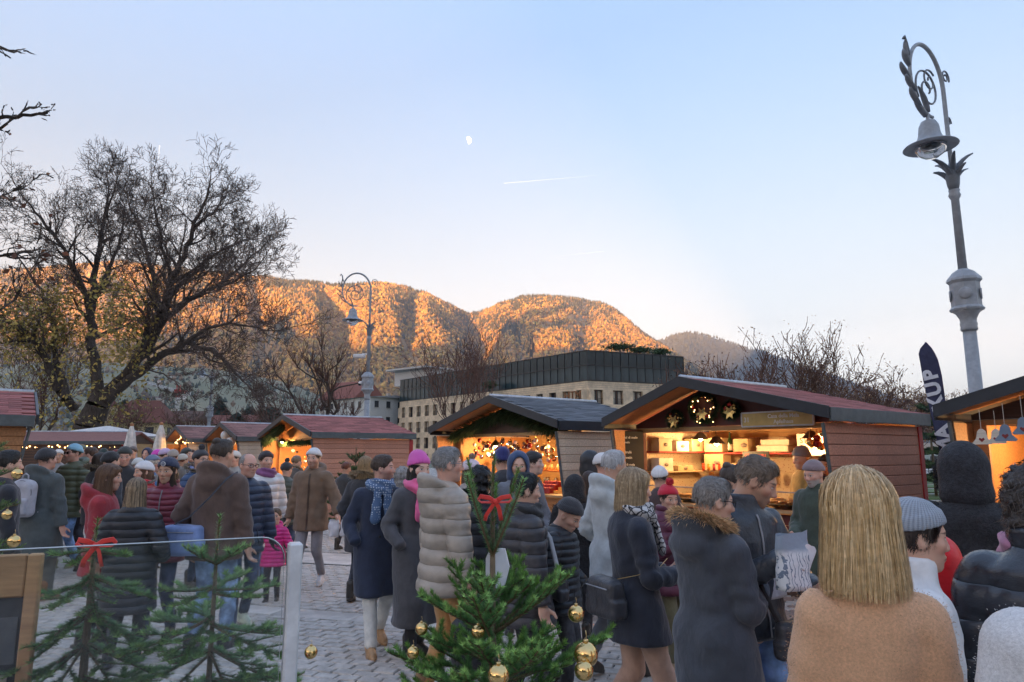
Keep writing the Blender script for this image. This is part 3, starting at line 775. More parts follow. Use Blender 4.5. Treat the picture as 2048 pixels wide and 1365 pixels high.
def make_lamp(label, loc, rz, detail=True, cams=()):
    root = thing('street_lamp', label, 'street lamp', loc, rz, 'tall ornate street lamps')
    mb = MB(); mb.smooth = True
    mb.lathe([(.22, 0), (.22, .12), (.16, .22), (.17, .8), (.13, .95), (.10, 1.0), (.088, 3.55)], n=16)
    mb.build('pole', LAMPM, root)
    mb = MB(); mb.smooth = True
    mb.lathe([(.105, 3.50), (.115, 3.53), (.105, 3.56), (.115, 3.60), (.105, 3.63), (.11, 3.68), (.15, 3.76), (.20, 3.80)], n=16); mb.build('collar', LAMPM, root)
    mb = MB(); mb.lathe([(.215, 3.80), (.228, 3.83), (.196, 3.87), (.196, 4.22), (.232, 4.26), (.222, 4.30), (.14, 4.40), (.08, 4.44)], n=8); bx = mb.build('control_box', LAMPM, root, None, (0, 0, pi / 8))
    for k in range(8):
        if k % 2 == 0:
            a = 2 * pi * k / 8 + pi / 8 - pi / 8
            mb = MB(); mb.smooth = True
            M = Matrix.Rotation(a, 4, 'Z') @ Matrix.Translation((.181, 0, 4.045)) @ Matrix.Rotation(pi / 2, 4, 'Y')
            mb.lathe([(.088, 0), (.088, .018), (.075, .026), (0, .027)], (0, 0, 0), 14, M); mb.build('cover', LAMPM, bx, None, (0, 0, -pi / 8 + pi / 8))
    mb = MB(); mb.smooth = True; mb.lathe([(.062, 4.42), (.055, 5.55), (.075, 5.58), (.085, 5.62), (.07, 5.66), (.08, 5.70)], n=12); mb.build('upper_pole', LAMPM, root)
    mb = MB(); mb.smooth = True
    mb.lathe([(.06, 5.68), (.085, 5.78), (.10, 5.92), (.06, 6.05), (.035, 6.15)], n=10)
    for k in range(5):
        for lv, (z, ln) in enumerate(((5.78, .42), (5.9, .5))): leaf_blade(mb, (.0, 0, z), .35, .94, ln, .035, 1.1, k * 2 * pi / 5 + lv * .6)
    mb.build('leaf_ornament', LAMPD, root)
    # the crook: thin pole bends over into a ring; inside it scrolls
    P = [Vector((0, 0, 6.0)), Vector((0, 0, 6.6)), Vector((.0, 0, 7.2))]
    for i in range(30):
        a = pi * .02 + i / 29 * pi * 1.52; P.append(Vector((.52 + .52 * cos(pi - (a - pi * .02) + 0) if False else .50 - .50 * cos(a), 0, 7.33 + .62 * sin(a) if a < pi else 7.33 + .56 * sin(a))))
    mb = MB(); mb.smooth = True; mb.tube(P, [.034] * 3 + [.034 - .010 * i / 29 for i in range(30)], 8); mb.build('crook', LAMPM, root)
    mb = MB(); mb.smooth = True
    mb.tube(spiral((.52, 7.20), .36, .06, -.6, 1.7, 40), .016, 6); mb.tube(spiral((.42, 7.38), .20, .04, 2.4, -1.4, 24), .014, 6)
    mb.tube(spiral((-.12, 7.62), .12, .03, 3.6, -1.5, 24), .013, 6); mb.tube(spiral((-.07, 6.85), .08, .02, 3.4, -1.4, 20), .012, 6)
    mb.tube([Vector((.98, 0, 7.3)), Vector((1.03, 0, 7.6)), Vector((1.0, 0, 7.8)), Vector((1.06, 0, 7.92)), Vector((1.10, 0, 7.86))], [.022, .02, .018, .016, .02], 6)
    mb.build('scroll', LAMPD, root)
    if detail:
        mb = MB(); mb.smooth = True
        for k, (x, z, dx, dz, ln, cu) in enumerate([(.62, 6.74, .85, .55, .42, -.7), (.78, 6.86, .88, .48, .40, -.8), (.92, 7.05, .9, .44, .36, -.8), (1.0, 7.25, .85, .52, .32, -.7), (1.0, 7.45, .7, .7, .28, -.6), (.60, 6.80, .35, .94, .36, .5), (.95, 7.62, .45, .9, .26, -.5)]):
            leaf_blade(mb, (x, .02 * (k % 3 - 1), z), dx, dz, ln * 1.35, .036, cu * 1.3)
        mb.build('acanthus', LAMPD, root)
    # bell
    bl = Vector((.60, 0, 0))
    mb = MB(); mb.smooth = True
    mb.lathe([(.0, 6.78), (.025, 6.77), (.025, 6.70), (.05, 6.68), (.10, 6.655), (.135, 6.58), (.15, 6.45), (.18, 6.36), (.27, 6.30), (.36, 6.265), (.372, 6.25), (.36, 6.245), (.20, 6.27), (.18, 6.275)], bl, 22); sh_ = mb.build('lamp_shade', LAMPM, root)
    mb = MB(); mb.smooth = True
    mb.lathe([(.215, 6.262), (.205, 6.20), (.16, 6.13), (.09, 6.085), (0, 6.07)], bl, 18); mb.build('glass_dome', mat('glass', (.93, .95, .97), 'dome', tr=1.), root)
    mb = MB(); mb.box(bl + Vector((0, 0, 6.24)), (.2, .12, .04), bev=.01); mb.build('reflector', mat('metal', (.5, .5, .5), 'refl', rough=.3), root)
    for (a, z, kind) in cams:
        mb = MB(); mb.smooth = True
        d = Vector((cos(a), sin(a), 0))
        if kind == 'dome':
            mb.mi = 0; mb.ball(d * .235 + Vector((0, 0, z)), .085, 12, 8, (1, 1, .75)); mb.mi = 1; mb.ball(d * .26 + Vector((0, 0, z - .03)), .068, 12, 8)
        else:
            mb.mi = 0; mb.smooth = False
            mb.box(d * .32 + Vector((0, 0, z)), (.42, .16, .13), a, bev=.03); mb.box(d * .12 + Vector((0, 0, z + .07)), (.2, .05, .05), a); mb.mi = 1; mb.box(d * .535 + Vector((0, 0, z)), (.02, .1, .08), a)
        mb.build('camera', [mat('plastic', (.75, .75, .75), 'cam'), mat('plastic', (.02, .02, .025), 'lens', rough=.15)], root)
    return root
def lamp_at(px, py, Y):
    p = at(px, py, Y); return (p.x, p.y, 0)
make_lamp('large grey street lamp leaning into the upper right of the view', lamp_at(1931, 590, 10.0), radians(213), True, [(radians(-150), 4.06, 'dome')])
make_lamp('grey street lamp behind the red side wall stall, camera on its pole', lamp_at(735, 772, 23.4), radians(180), True, [(radians(5), 4.06, 'dome'), (radians(0), 5.0, 'gun')])
make_lamp('grey street lamp in front of the crane, second from the left', lamp_at(419, 829, 40.5), radians(180), False)
make_lamp('pale street lamp at the trunk of the big bare tree', lamp_at(124, 829, 41.5), radians(180), False)

# ================================================================== stone and glass building
def build_htm():
    C = Vector((11.1, 100, 0)); A = Vector((-23.5, 143, 0)); B = Vector((27.1, 107, 0))
    zt = at(1175, 700, 100).z; zm = at(1175, 762, 100).z
    root = thing('office_building', 'pale stone building with a dark glass top storey', 'building', C)
    ms = mat('stone', (.76, .61, .43), 'facade', sc=.8, var=.12, rough=.8); mg, t, b = nt('curtain_glass')
    n = noise(t, coord(t, scale=(.4, .4, .25)), 1., 3); t.links.new(mixc(t, E(t, n).step(.35, .7), (.008, .022, .028), (.045, .075, .085)), b.inputs['Base Color']); b.inputs['Roughness'].default_value = .12; b.inputs['Specular IOR Level'].default_value = .32
    mm = mat('metal', (.02, .023, .027), 'mullion', rough=.4); mw = mat('plastic', (.035, .04, .045), 'pane', rough=.12); mfr = mat('wood', (.13, .065, .03), 'winframe'); mrail = mat('metal', (.03, .03, .035), 'rail'); mcur = mat('fabric', (.30, .27, .22), 'curtain')
    fl = 3.15; sp = 1.05
    def facade(P0, P1, step, floors, glass_h, setback, pw):
        d = (P1 - P0); L = d.length; u = d / L; nrm = Vector((u.y, -u.x, 0))
        if nrm.y > 0: nrm = -nrm
        rz = atan2(u.y, u.x); o0 = P0 - C
        def put(name, mb, m, parent, s, off, z): return mb.build(name, m, parent, o0 + u * s + nrm * off + Vector((0, 0, z)), (0, 0, rz))
        nb = int(L / step); st = L / nb
        # cornice band, spandrels, piers, stone courses
        ww = st * .50
        mb = MB(); mb.box((0, 0, 0), (L, .7, 1.25)); put('cornice_band', mb, ms, root, L / 2, -.35, zm - .62)
        for k in range(3):
            mb = MB(); mb.box((0, 0, 0), (L, .02, .025)); put('joint', mb, mat('stone', (.24, .19, .14), 'joint'), root, L / 2, .002, zm - .3 - .3 * k)
        pier = MB().box((0, 0, 0), (st - ww, .7, fl - sp)).mesh('pier', ms); fr = MB()
        for sx in (-1, 1): fr.box((sx * (ww / 2 - .06), 0, 0), (.12, .1, fl - sp))
        fr.box((0, 0, (fl - sp) / 2 - .06), (ww, .1, .12)); fr.box((0, 0, 0), (.09, .09, fl - sp)); frm = fr.mesh('frame', mfr)
        pn = MB().box((0, 0, 0), (ww, .03, fl - sp)).mesh('window', mw)
        cu = MB(); 
        for sx in (-1, 1): cu.box((sx * ww * .3, 0, 0), (ww * .28, .02, fl - sp - .1))
        cum = cu.mesh('curtain', mcur)
        rl = MB(); rl.box((0, 0, .42), (ww, .04, .05)); rl.box((0, 0, -.35), (ww, .04, .04))
        for k in range(11): rl.box((ww * (k / 10 - .5) * .96, 0, 0), (.025, .025, .8))
        rlm = rl.mesh('railing', mrail)
        for f in range(floors):
            z1 = zm - 1.25 - f * fl; z0 = z1 - (fl - sp)
            mb = MB(); mb.box((0, 0, 0), (L, .7, sp)); put('spandrel', mb, ms, root, L / 2, -.35, z0 - sp / 2)
            for i in range(nb + 1):
                link('pier', pier, root, o0 + u * min(L - .2, max(.2, i * st)) - nrm * .35 + Vector((0, 0, (z0 + z1) / 2)), (0, 0, rz))
            for i in range(nb):
                p = o0 + u * ((i + .5) * st) + Vector((0, 0, (z0 + z1) / 2))
                w = link('window', pn, root, p - nrm * .55, (0, 0, rz)); link('frame', frm, w, (0, -.07 if nrm.dot(Vector((-sin(rz), cos(rz), 0))) < 0 else .07, 0))
                if random.random() < .55: link('curtain', cum, w, (0, -.03 if nrm.dot(Vector((-sin(rz), cos(rz), 0))) < 0 else .03, 0))
                link('railing', rlm, w, (0, -.48 if nrm.dot(Vector((-sin(rz), cos(rz), 0))) < 0 else .48, -.62))
        # glass storey
        ng = int(L / pw); gp = L / ng; gh = glass_h
        gm = MB().box((0, 0, 0), (gp - .05, .06, gh - .1)).mesh('glass_panel', mg); mu = MB().box((0, 0, 0), (.06, .12, gh)).mesh('mullion', mm)
        for i in range(ng):
            link('glass_panel', gm, root, o0 + u * ((i + .5) * gp) - nrm * (setback + .05) + Vector((0, 0, zm + gh / 2)), (random.gauss(0, .006), 0, rz + random.gauss(0, .012)))
            link('mullion', mu, root, o0 + u * (i * gp) - nrm * setback + Vector((0, 0, zm + gh / 2)), (0, 0, rz))
        for z in ((.12, gh - .08, gh * .52) if setback < .2 else (.12, gh - .08)): mb = MB(); mb.box((0, 0, 0), (L, .16, .14)); put('rail_beam', mb, mm, root, L / 2, -setback, zm + z)
        return u, nrm
    Lf = (A - C); k = .52; M_ = C + Lf * k
    facade(C, A, 3.05, 4, zt - zm, .0, 1.62)
    facade(B, C, 3.0, 4, zt - zm - .02, .0, 1.45)
    # core, roof slab
    nA = Vector((.78, .63, 0))
    mb = MB()
    z2 = zt - .15
    fp = [C + Vector((.2, .6, 0)) - C, B + Vector((-.1, .6, 0)) - C, B + Vector((-6, 30, 0)) - C, A + Vector((18, 20, 0)) - C, A + Vector((.8, .5, 0)) - C]
    mb.prism([(p.x, p.y) for p in fp], (0, 0, zt - .5), (1, 0, 0), (0, 1, 0), (0, 0, .42)); mb.build('roof', mm, root)
    mb = MB(); q = [(p.x * .985 + .5, p.y + 1.2) for p in fp]; mb.prism(q, (0, 0, 0), (1, 0, 0), (0, 1, 0), (0, 0, zt - .52)); mb.build('core', mat('plastic', (.02, .024, .028), 'core', rough=.5), root)
    # letters on the stone band
    u = (C - A).normalized(); rz = atan2(u.y, u.x)
    p = C - u * 3.1 - C + Vector((-.783, -.622, 0)) * .08
    text('lettering', 'HTM', root, (p.x, p.y, zm - 2.55), (pi / 2, 0, rz), 1.75, mat('metal', (.30, .13, .05), 'letter', metallic=.4), .06, 'CENTER')
    # antennas and roof hut
    for px, Y, h in ((1065, 118, 5.5), (1060, 118, 3.5)):
        g = at(px, 715, Y); mb = MB(); mb.tube([(0, 0, zt - .5), (0, 0, zt + h)], .09, 6); mb.box((0.2, 0, zt + h * .6), (.35, .3, 1.3)); mb.box((-.3, 0, zt + h * .75), (.3, .25, 1.0)); mb.build('antenna', mat('metal', (.2, .2, .21), 'ant'), root, (g.x - C.x, g.y - C.y, 0))
    g = at(850, 760, 150); mb = MB(); mb.box((0, 0, zt + 1.0), (11, 8, 3.4)); mb.box((-.5, -.3, zt + 2.85), (13, 10, .35)); mb.build('roof_hut', mat('paint', (.6, .58, .55), 'hut'), root, (g.x - C.x, g.y - C.y, 0), (0, 0, radians(-40)))
build_htm()

# ================================================================== houses of the town
def make_house(label, c, size, rz, wall, roof, floors=2, rh=2.5, hip=False, cat='house', tower=None):
    root = thing('house', label, cat, c, rz, 'houses behind the market')
    w, d, h = size; mw_, mr_ = mat('paint', wall, 'hw', rough=.85), mat('shingle', roof, 'hr')
    mb = MB(); mb.box((0, 0, h / 2), (w, d, h)); mb.build('wall', mw_, root)
    mb = MB(); e = .5
    if hip: mb.add([(-w / 2 - e, -d / 2 - e, h), (w / 2 + e, -d / 2 - e, h), (w / 2 + e, d / 2 + e, h), (-w / 2 - e, d / 2 + e, h), (-w / 4, 0, h + rh), (w / 4, 0, h + rh)], [(0, 1, 5, 4), (1, 2, 5), (2, 3, 4, 5), (3, 0, 4), (3, 2, 1, 0)])
    else: mb.add([(-w / 2 - e, -d / 2 - e, h), (w / 2 + e, -d / 2 - e, h), (w / 2 + e, d / 2 + e, h), (-w / 2 - e, d / 2 + e, h), (-w / 2 - e, 0, h + rh), (w / 2 + e, 0, h + rh)], [(0, 1, 5, 4), (1, 2, 5), (2, 3, 4, 5), (3, 0, 4), (3, 2, 1, 0)])
    rf = mb.build('roof', mr_, root)
    mb = MB(); mb.box((w * .22, d * .1, h + rh * .8), (.7, .7, 1.6)); mb.build('chimney', mat('paint', (.5, .45, .4), 'chim'), rf)
    pane = MB().box((0, 0, 0), (1.0, .06, 1.35)).mesh('window', mat('plastic', (.05, .055, .06), 'pane2', rough=.2)); sil = MB().box((0, 0, 0), (1.25, .14, .1)).mesh('sill', mat('stone', (.5, .48, .45), 'sill'))
    n = max(2, int(w / 2.6)); fh = h / floors
    for f in range(floors):
        for i in range(n):
            o = link('window', pane, root, ((i + .5) * w / n - w / 2, -d / 2 - .02, (f + .55) * fh)); link('sill', sil, o, (0, -.04, -.73))
        for i in range(max(1, int(d / 3))):
            k = max(1, int(d / 3)); o = link('window', pane, root, (w / 2 + .02, (i + .5) * d / k - d / 2, (f + .55) * fh), (0, 0, pi / 2)); link('sill', sil, o, (0, -.04, -.73))
    if tower:
        tx, tw, thh = tower
        mb = MB(); mb.box((tx, -d / 2 + tw * .2, thh / 2), (tw, tw, thh)); mb.build('turret', mw_, root)
        mb = MB(); mb.lathe([(tw * .82, thh), (0, thh + tw * 1.2)], (tx, -d / 2 + tw * .2, 0), 4, Matrix.Rotation(pi / 4, 4, 'Z')); mb.build('turret_roof', mr_, root)
    return root
def house_at(label, px, py_eave, Y, w, d, rz, wall, roof, **k):
    p = at(px, py_eave, Y); return make_house(label, (p.x, p.y, 0), (w, d, p.z), rz, wall, roof, **k)
RED = (.20, .075, .055); BRN = (.15, .09, .07)
house_at('cream villa with a red hipped roof and pointed turret', 288, 848, 88, 7, 6, .15, (.55, .47, .27), RED, hip=True, tower=(-3.6, 1.9, 7.2), rh=3.0)
house_at('low brown roofed house beside the tree trunk', 225, 848, 105, 7, 6, .2, (.45, .38, .3), BRN, hip=True)
house_at('white apartment block left of the glass topped building', 752, 800, 150, 13, 12, -.75, (.62, .64, .62), (.3, .31, .32), floors=4, rh=.6, cat='building')
house_at('white gabled building with a dark red roof behind the street lamp', 705, 803, 175, 11, 12, -.5, (.6, .6, .56), RED, floors=4, rh=5.0, cat='building')
house_at('low house with pale walls behind the two small stalls', 340, 845, 150, 14, 9, .05, (.5, .45, .38), BRN, floors=2)
house_at('house with reddish roof far behind the second lamp', 470, 850, 180, 16, 9, .1, (.5, .42, .33), RED, floors=2)
for k, (px, t, w, lab) in enumerate([(311, .50, 13, 'white farmhouse on the slope, nearest the crane jib'), (320, .72, 11, 'white farmhouse high on the slope above the crane jib'), (364, .52, 12, 'white farmhouse on the slope right of the crane'), (290, .30, 14, 'white farmhouse low on the slope left of the crane'), (520, .62, 10, 'small white farmhouse on the slope right of the second lamp'), (340, .80, 14, 'topmost white farmhouse on the green slope'), (548, .30, 14, 'white farmhouse low on the slope by the red roofed stall'), (312, .93, 14, 'white house at the upper rim of the green slope')]):
    X, Y, Z = HZ(px, t); make_house(lab, (float(X), float(Y), float(Z) - 2), (w, 8, 7), .1 * k, (.7, .68, .65), BRN, floors=2)

# ================================================================== crane
def build_crane():
    c = at(352, 838, 320); root = thing('tower_crane', 'red and white tower crane rising behind the houses', 'crane', (c.x, c.y, 0))
    mw_, mr_ = mat('metal', (.55, .55, .56), 'cw'), mat('metal', (.5, .05, .04), 'cr')
    zj = at(352, 783, 320).z
    def lattice(mb, A, B, w, seg):
        A, B = Vector(A), Vector(B); d = (B - A); u = d.normalized(); s = u.orthogonal().normalized(); t = u.cross(s)
        for i in (-1, 1):
            for j in (-1, 1): mb.tube([A + s * w * i + t * w * j, B + s * w * i + t * w * j], .11, 4)
        for k in range(seg):
            p, q = A + d * (k / seg), A + d * ((k + 1) / seg); g = 1 if k % 2 else -1
            for e in (s, t):
                f = t if e is s else s
                for h in (-1, 1): mb.tube([p + e * w * g + f * w * h, q - e * w * g + f * w * h], .08, 4)
    mb = MB(); lattice(mb, (0, 0, 0), (0, 0, zj - 3), .65, 22); mb.build('mast', mw_, root)
    mb = MB(); lattice(mb, (0, 0, zj - 3), (0, 0, zj + 3), .7, 4); mb.box((0, 0, zj), (2.4, 2.2, 1.6)); mb.build('slewing_unit', mr_, root)
    mb = MB(); lattice(mb, (0, 0, zj), (-17, 3, zj + 4.2), .5, 20); mb.build('jib', mw_, root)
    mb = MB(); lattice(mb, (0, 0, zj), (5.5, -1, zj - .8), .5, 6); mb.build('counter_jib', mr_, root)
    mb = MB(); mb.box((5.4, -1, zj - 1.3), (1.6, 1.2, 1.8)); mb.build('counterweight', mw_, root)
build_crane()
# ================================================================== terrace steps with a railing behind the apple stall
def build_terrace():
    ms = mat('stone', (.42, .40, .36), 'step', sc=2); mg_ = mat('stone', (.10, .16, .05), 'lawn', sc=6, var=0)
    for k in range(4):
        mb = MB(); mb.box((22, 24 + 3.0 * k + 6, .03 + .05 * k), (30, 12, .08)); o = mb.build('step', ms); tag(o, kind='structure')
        mb = MB(); mb.box((22, 24 + 3.0 * k + 1.6, .09 + .05 * k), (30, 2.4, .05)); o = mb.build('lawn', mg_); tag(o, kind='structure')
    root = thing('railing', 'thin metal railing on the terrace behind the far pedestrian', 'railing', (22, 35, .1))
    me = MB().tube([(0, 0, 0), (0, 0, 1.0)], .025, 6).mesh('post', GREYM)
    for i in range(16): link('post', me, root, (-15 + 2 * i, 0, 0))
    for z in (.35, .68, 1.0): mb = MB(); mb.tube([(-15, 0, z), (15, 0, z)], .02, 6); mb.build('rail', GREYM, root)
build_terrace()
# ================================================================== feather banner
def build_banner():
    A = at(1893, 930, 9.0); Tp = at(1851, 684, 9.0)
    root = thing('feather_banner', 'dark blue feather banner with white letters, between the two right stalls', 'banner', (A.x, A.y, 0))
    m = mat('fabric', (.018, .02, .055), 'banner'); o = Vector((A.x, A.y, 0))
    mb = MB(); n = 26; L = []; R = []
    for i in range(n + 1):
        y = 686 + (975 - 686) * i / n; f = i / n
        xl = np.interp(y, [686, 702, 760, 850, 975], [1850, 1836, 1846, 1866, 1898]); xr = np.interp(y, [686, 692, 715, 750, 800, 850, 975], [1851, 1858, 1872, 1881, 1888, 1894, 1922])
        wv = .02 * sin(f * 9); L.append(at(xl, y, 9.0 + wv) - o); R.append(at(xr, y, 9.0 - wv) - o)
    for i in range(n): mb.quad(L[i], R[i], R[i + 1], L[i + 1])
    b = mb.build('cloth', m, root); so = b.modifiers.new('s', 'SOLIDIFY'); so.thickness = .006
    mb = MB(); mb.smooth = True; mb.tube([R[i] + Vector((.008, 0, 0)) for i in range(n + 1)][::-1] + [L[0]] , .010, 6); mb.build('pole', mat('metal', (.05, .04, .10), 'bpole'), root)
    mb = MB(); mb.box((R[n].x - .06, 0, .03), (.5, .5, .06), bev=.02); mb.tube([(R[n].x, R[n].y, .05), R[n]], .018, 6); mb.build('base', DARKM, root)
    wm = mat('paint', (.75, .76, .8), 'bletter')
    for ch, px, py in (('P', 1874, 747), ('U', 1879, 775), ('X', 1886, 806), ('A', 1898, 862), ('M', 1904, 890)):
        p = at(px, py, 8.985) - o
        text('letter', ch, root, p, (pi / 2, radians(-103), 0),   .27, wm, .003, 'CENTER', (.95, 1.0, 1), 0., .011)
build_banner()
def closed_umbrella(label, px, ytop, Y):
    p = at(px, ytop, Y); root = thing('parasol', label, 'parasol', (p.x, p.y, 0), 0, 'closed parasols'); h = p.z
    vs = []; n = 20; prof = [(.05, h - .05), (.14, h - .35), (.19, h - .8), (.23, h - 1.3), (.25, h - 1.65)]
    mb = MB(); mb.smooth = True
    V = [(r * (1 + .28 * sin(4 * a * 2 + i)) * cos(a), r * (1 + .28 * sin(4 * a * 2 + i)) * sin(a), z) for i, (r, z) in enumerate(prof) for a in [2 * pi * j / n for j in range(n)]]
    Fq = [(i * n + j, i * n + (j + 1) % n, (i + 1) * n + (j + 1) % n, (i + 1) * n + j) for i in range(len(prof) - 1) for j in range(n)]
    mb.add(V, Fq); mb.build('canopy', mat('fabric', (.55, .50, .45), 'parasol'), root)
    mb = MB(); mb.tube([(0, 0, 0), (0, 0, h - .03)], .03, 8); mb.build('pole', mat('wood', (.3, .2, .12), 'ppole'), root)
    mb = MB(); mb.smooth = True; mb.ball((0, 0, h), .07); mb.build('finial', mat('wood', (.45, .2, .08), 'fin'), root)
    mb = MB(); mb.box((0, 0, .05), (.7, .7, .1), bev=.02); mb.build('base', GREYM, root)
closed_umbrella('closed pale parasol in front of the long stall, left one of two', 264, 850, 27)
closed_umbrella('closed pale parasol beside the string light stall, right one of two', 323, 848, 27)
mb = MB(); p = at(215, 866, 36); mb.lathe([(3.2, p.z - .2), (.1, p.z + .35)], (p.x, p.y, 0), 8); mb.tube([(p.x, p.y, 0), (p.x, p.y, p.z + .3)], .05, 6); tag(mb.build('open_parasol', mat('fabric', (.75, .75, .74), 'op')), 'open white parasol behind the long stall', 'parasol')
# ================================================================== trees
def seg_arrays(S, sides):
    S = np.asarray(S, float); A, B, r0, r1 = S[:, :3], S[:, 3:6], S[:, 6], S[:, 7]
    d = B - A; d /= np.linalg.norm(d, axis=1, keepdims=True) + 1e-9
    ref = np.where(np.abs(d[:, 2:3]) < .9, np.array([[0, 0, 1.]]), np.array([[1., 0, 0]]))
    u = np.cross(d, ref); u /= np.linalg.norm(u, axis=1, keepdims=True) + 1e-9; w = np.cross(d, u)
    th = np.arange(sides) * 2 * pi / sides
    ring = u[:, None] * np.cos(th)[None, :, None] + w[:, None] * np.sin(th)[None, :, None]
    V = np.concatenate([A[:, None] + ring * r0[:, None, None], B[:, None] + ring * r1[:, None, None]], 1)
    b = (np.arange(len(S)) * 2 * sides)[:, None]
    Q = [np.concatenate([b + j, b + (j + 1) % sides, b + sides + (j + 1) % sides, b + sides + j], 1) for j in range(sides)]
    return V.reshape(-1, 3), np.concatenate(Q)
def seg_obj(name, S, sides, m, parent, fine_r=.0185):
    if not len(S): return None
    if sides == 3:      # the finest twigs are flat slivers, the rest three sided
        S = np.asarray(S, float); fine = S[:, 6] < fine_r; V, Q = seg_arrays(S[~fine], 3) if (~fine).any() else (np.zeros((0, 3)), np.zeros((0, 4), int)); T = S[fine]
        d = T[:, 3:6] - T[:, :3]; w = np.cross(d, RNG.normal(0, 1, (len(T), 3)) + [0, 2.0, 0]); w /= np.linalg.norm(w, axis=1, keepdims=True) + 1e-9
        V2 = np.stack([T[:, :3] - w * T[:, 6:7] * 1.15, T[:, :3] + w * T[:, 6:7] * 1.15, T[:, 3:6] + w * T[:, 7:8] * 1.15, T[:, 3:6] - w * T[:, 7:8] * 1.15], 1).reshape(-1, 3)
        return link(name, np_mesh(name, np.concatenate([V, V2]), np.concatenate([Q, np.arange(len(V2)).reshape(-1, 4) + len(V)]), [m]), parent)
    V, Q = seg_arrays(S, sides); return link(name, np_mesh(name, V, Q, [m]), parent)
def rvec(rng, s=1.): return Vector((rng.gauss(0, s), rng.gauss(0, s), rng.gauss(0, s)))
class Grower:
    def __init__(s, seed, trop=.12, spread=.75, jit=.16, minr=.008, twig=.011, kids=(4, 4, 4), ratio=.62, lens=(1, .55, .4, .3), droop=0.):
        s.r = random.Random(seed); s.S = []; s.trop = trop; s.spread = spread; s.jit = jit; s.minr = minr; s.twig = twig; s.kids = kids; s.ratio = ratio; s.lens = lens; s.droop = droop; s.tips = []
    def limb(s, pts, r0, r1, level=0, length=3., kids=None, start=.25):
        """pts: polyline; grows side branches along it"""
        pts = [Vector(p) for p in pts]
        P = []
        for i in range(len(pts) - 1):
            n = 4
            for k in range(n):
                t = k / n; P.append(pts[i].lerp(pts[i + 1], t))
        P.append(pts[-1])
        for i in range(1, len(P) - 1): P[i] += rvec(s.r, (P[i + 1] - P[i]).length * .10)
        n = len(P) - 1
        rad = [r0 + (r1 - r0) * (i / n) ** .8 for i in range(n + 1)]
        for i in range(n): s.S.append((*P[i], *P[i + 1], rad[i], rad[i + 1]))
        tot = kids if kids is not None else s.kids[0] * 3
        for k in range(tot):
            f = start + (1 - start) * (k + s.r.random() * .8) / tot; i = min(n - 1, int(f * n))
            d = (P[i + 1] - P[i]).normalized(); s.branch(P[i].lerp(P[i + 1], s.r.random()), s.side(d), length * (1.1 - .5 * f) * s.r.uniform(.7, 1.2), rad[i] * s.r.uniform(.4, .62), 1)
        s.branch(P[-1], (P[-1] - P[-2]).normalized(), length * .8, r1, 1)
    def side(s, d):
        v = rvec(s.r); v = (v - d * v.dot(d)).normalized(); return (d * s.r.uniform(.5, 1.0) + v * s.spread).normalized()
    def branch(s, p, d, L, r, lev):
        n = 5 if lev < 2 else 4 if lev < 3 else 3
        p = Vector(p); q = p; dirs = []; pts = [p]; rs = [max(r, s.minr)]
        for i in range(n):
            d = (d + rvec(s.r, s.jit) + Vector((0, 0, s.trop - s.droop * lev * (i / n)))).normalized(); q = q + d * L / n; pts.append(q); rs.append(max(s.minr, r * (1 - .75 * (i + 1) / n)))
            s.S.append((*pts[-2], *q, rs[-2], rs[-1])); dirs.append(d)
        if lev >= len(s.kids): s.tips.append(q); return
        k = s.kids[lev]
        for j in range(k):
            i = min(n - 1, int((.2 + .8 * (j + s.r.random()) / k) * n)); s.branch(pts[i + 1], s.side(dirs[i]), L * s.ratio * s.r.uniform(.65, 1.15), rs[i + 1] * .65, lev + 1)
    def build(s, root, m, mtw=None):
        A = np.array(s.S); big = A[:, 6] > s.twig * 2.6
        seg_obj('trunk', A[big], 8, m, root); seg_obj('crown', A[~big], 3, mtw or m, root)
def leaves_obj(root, C, size, cols, name='leaves', jit=.05):
    """small folded leaves at points C"""
    n = len(C); C = np.asarray(C) + RNG.normal(0, jit, (n, 3))
    u = RNG.normal(0, 1, (n, 3)); u /= np.linalg.norm(u, axis=1, keepdims=True); v = np.cross(u, RNG.normal(0, 1, (n, 3))); v /= np.linalg.norm(v, axis=1, keepdims=True)
    s = size * RNG.uniform(.6, 1.3, (n, 1))
    V = np.stack([C - u * s, C - v * s * .55, C + u * s, C + v * s * .55], 1).reshape(-1, 3)
    Q = np.arange(n * 4).reshape(-1, 4)
    me = np_mesh(name, V, Q, [mat('vcol', (1, 1, 1), 'leafcol', sc=3)], smooth=False)
    set_col(me, 'col', np.repeat(np.asarray(cols)[RNG.integers(0, len(cols), n)] * RNG.uniform(.7, 1.25, (n, 1)), 4, 0))
    o = link(name, me, root); o['kind'] = 'stuff'; return o
BARK = mat('bark', (.075, .058, .047), 'dark'); TWIG = mat('bark', (.11, .08, .065), 'twig'); BARKB = mat('bark', (.10, .075, .06), 'brown'); TWIGR = mat('bark', (.14, .075, .055), 'red')
def local(P, o): return [Vector(p) - Vector(o) for p in P]
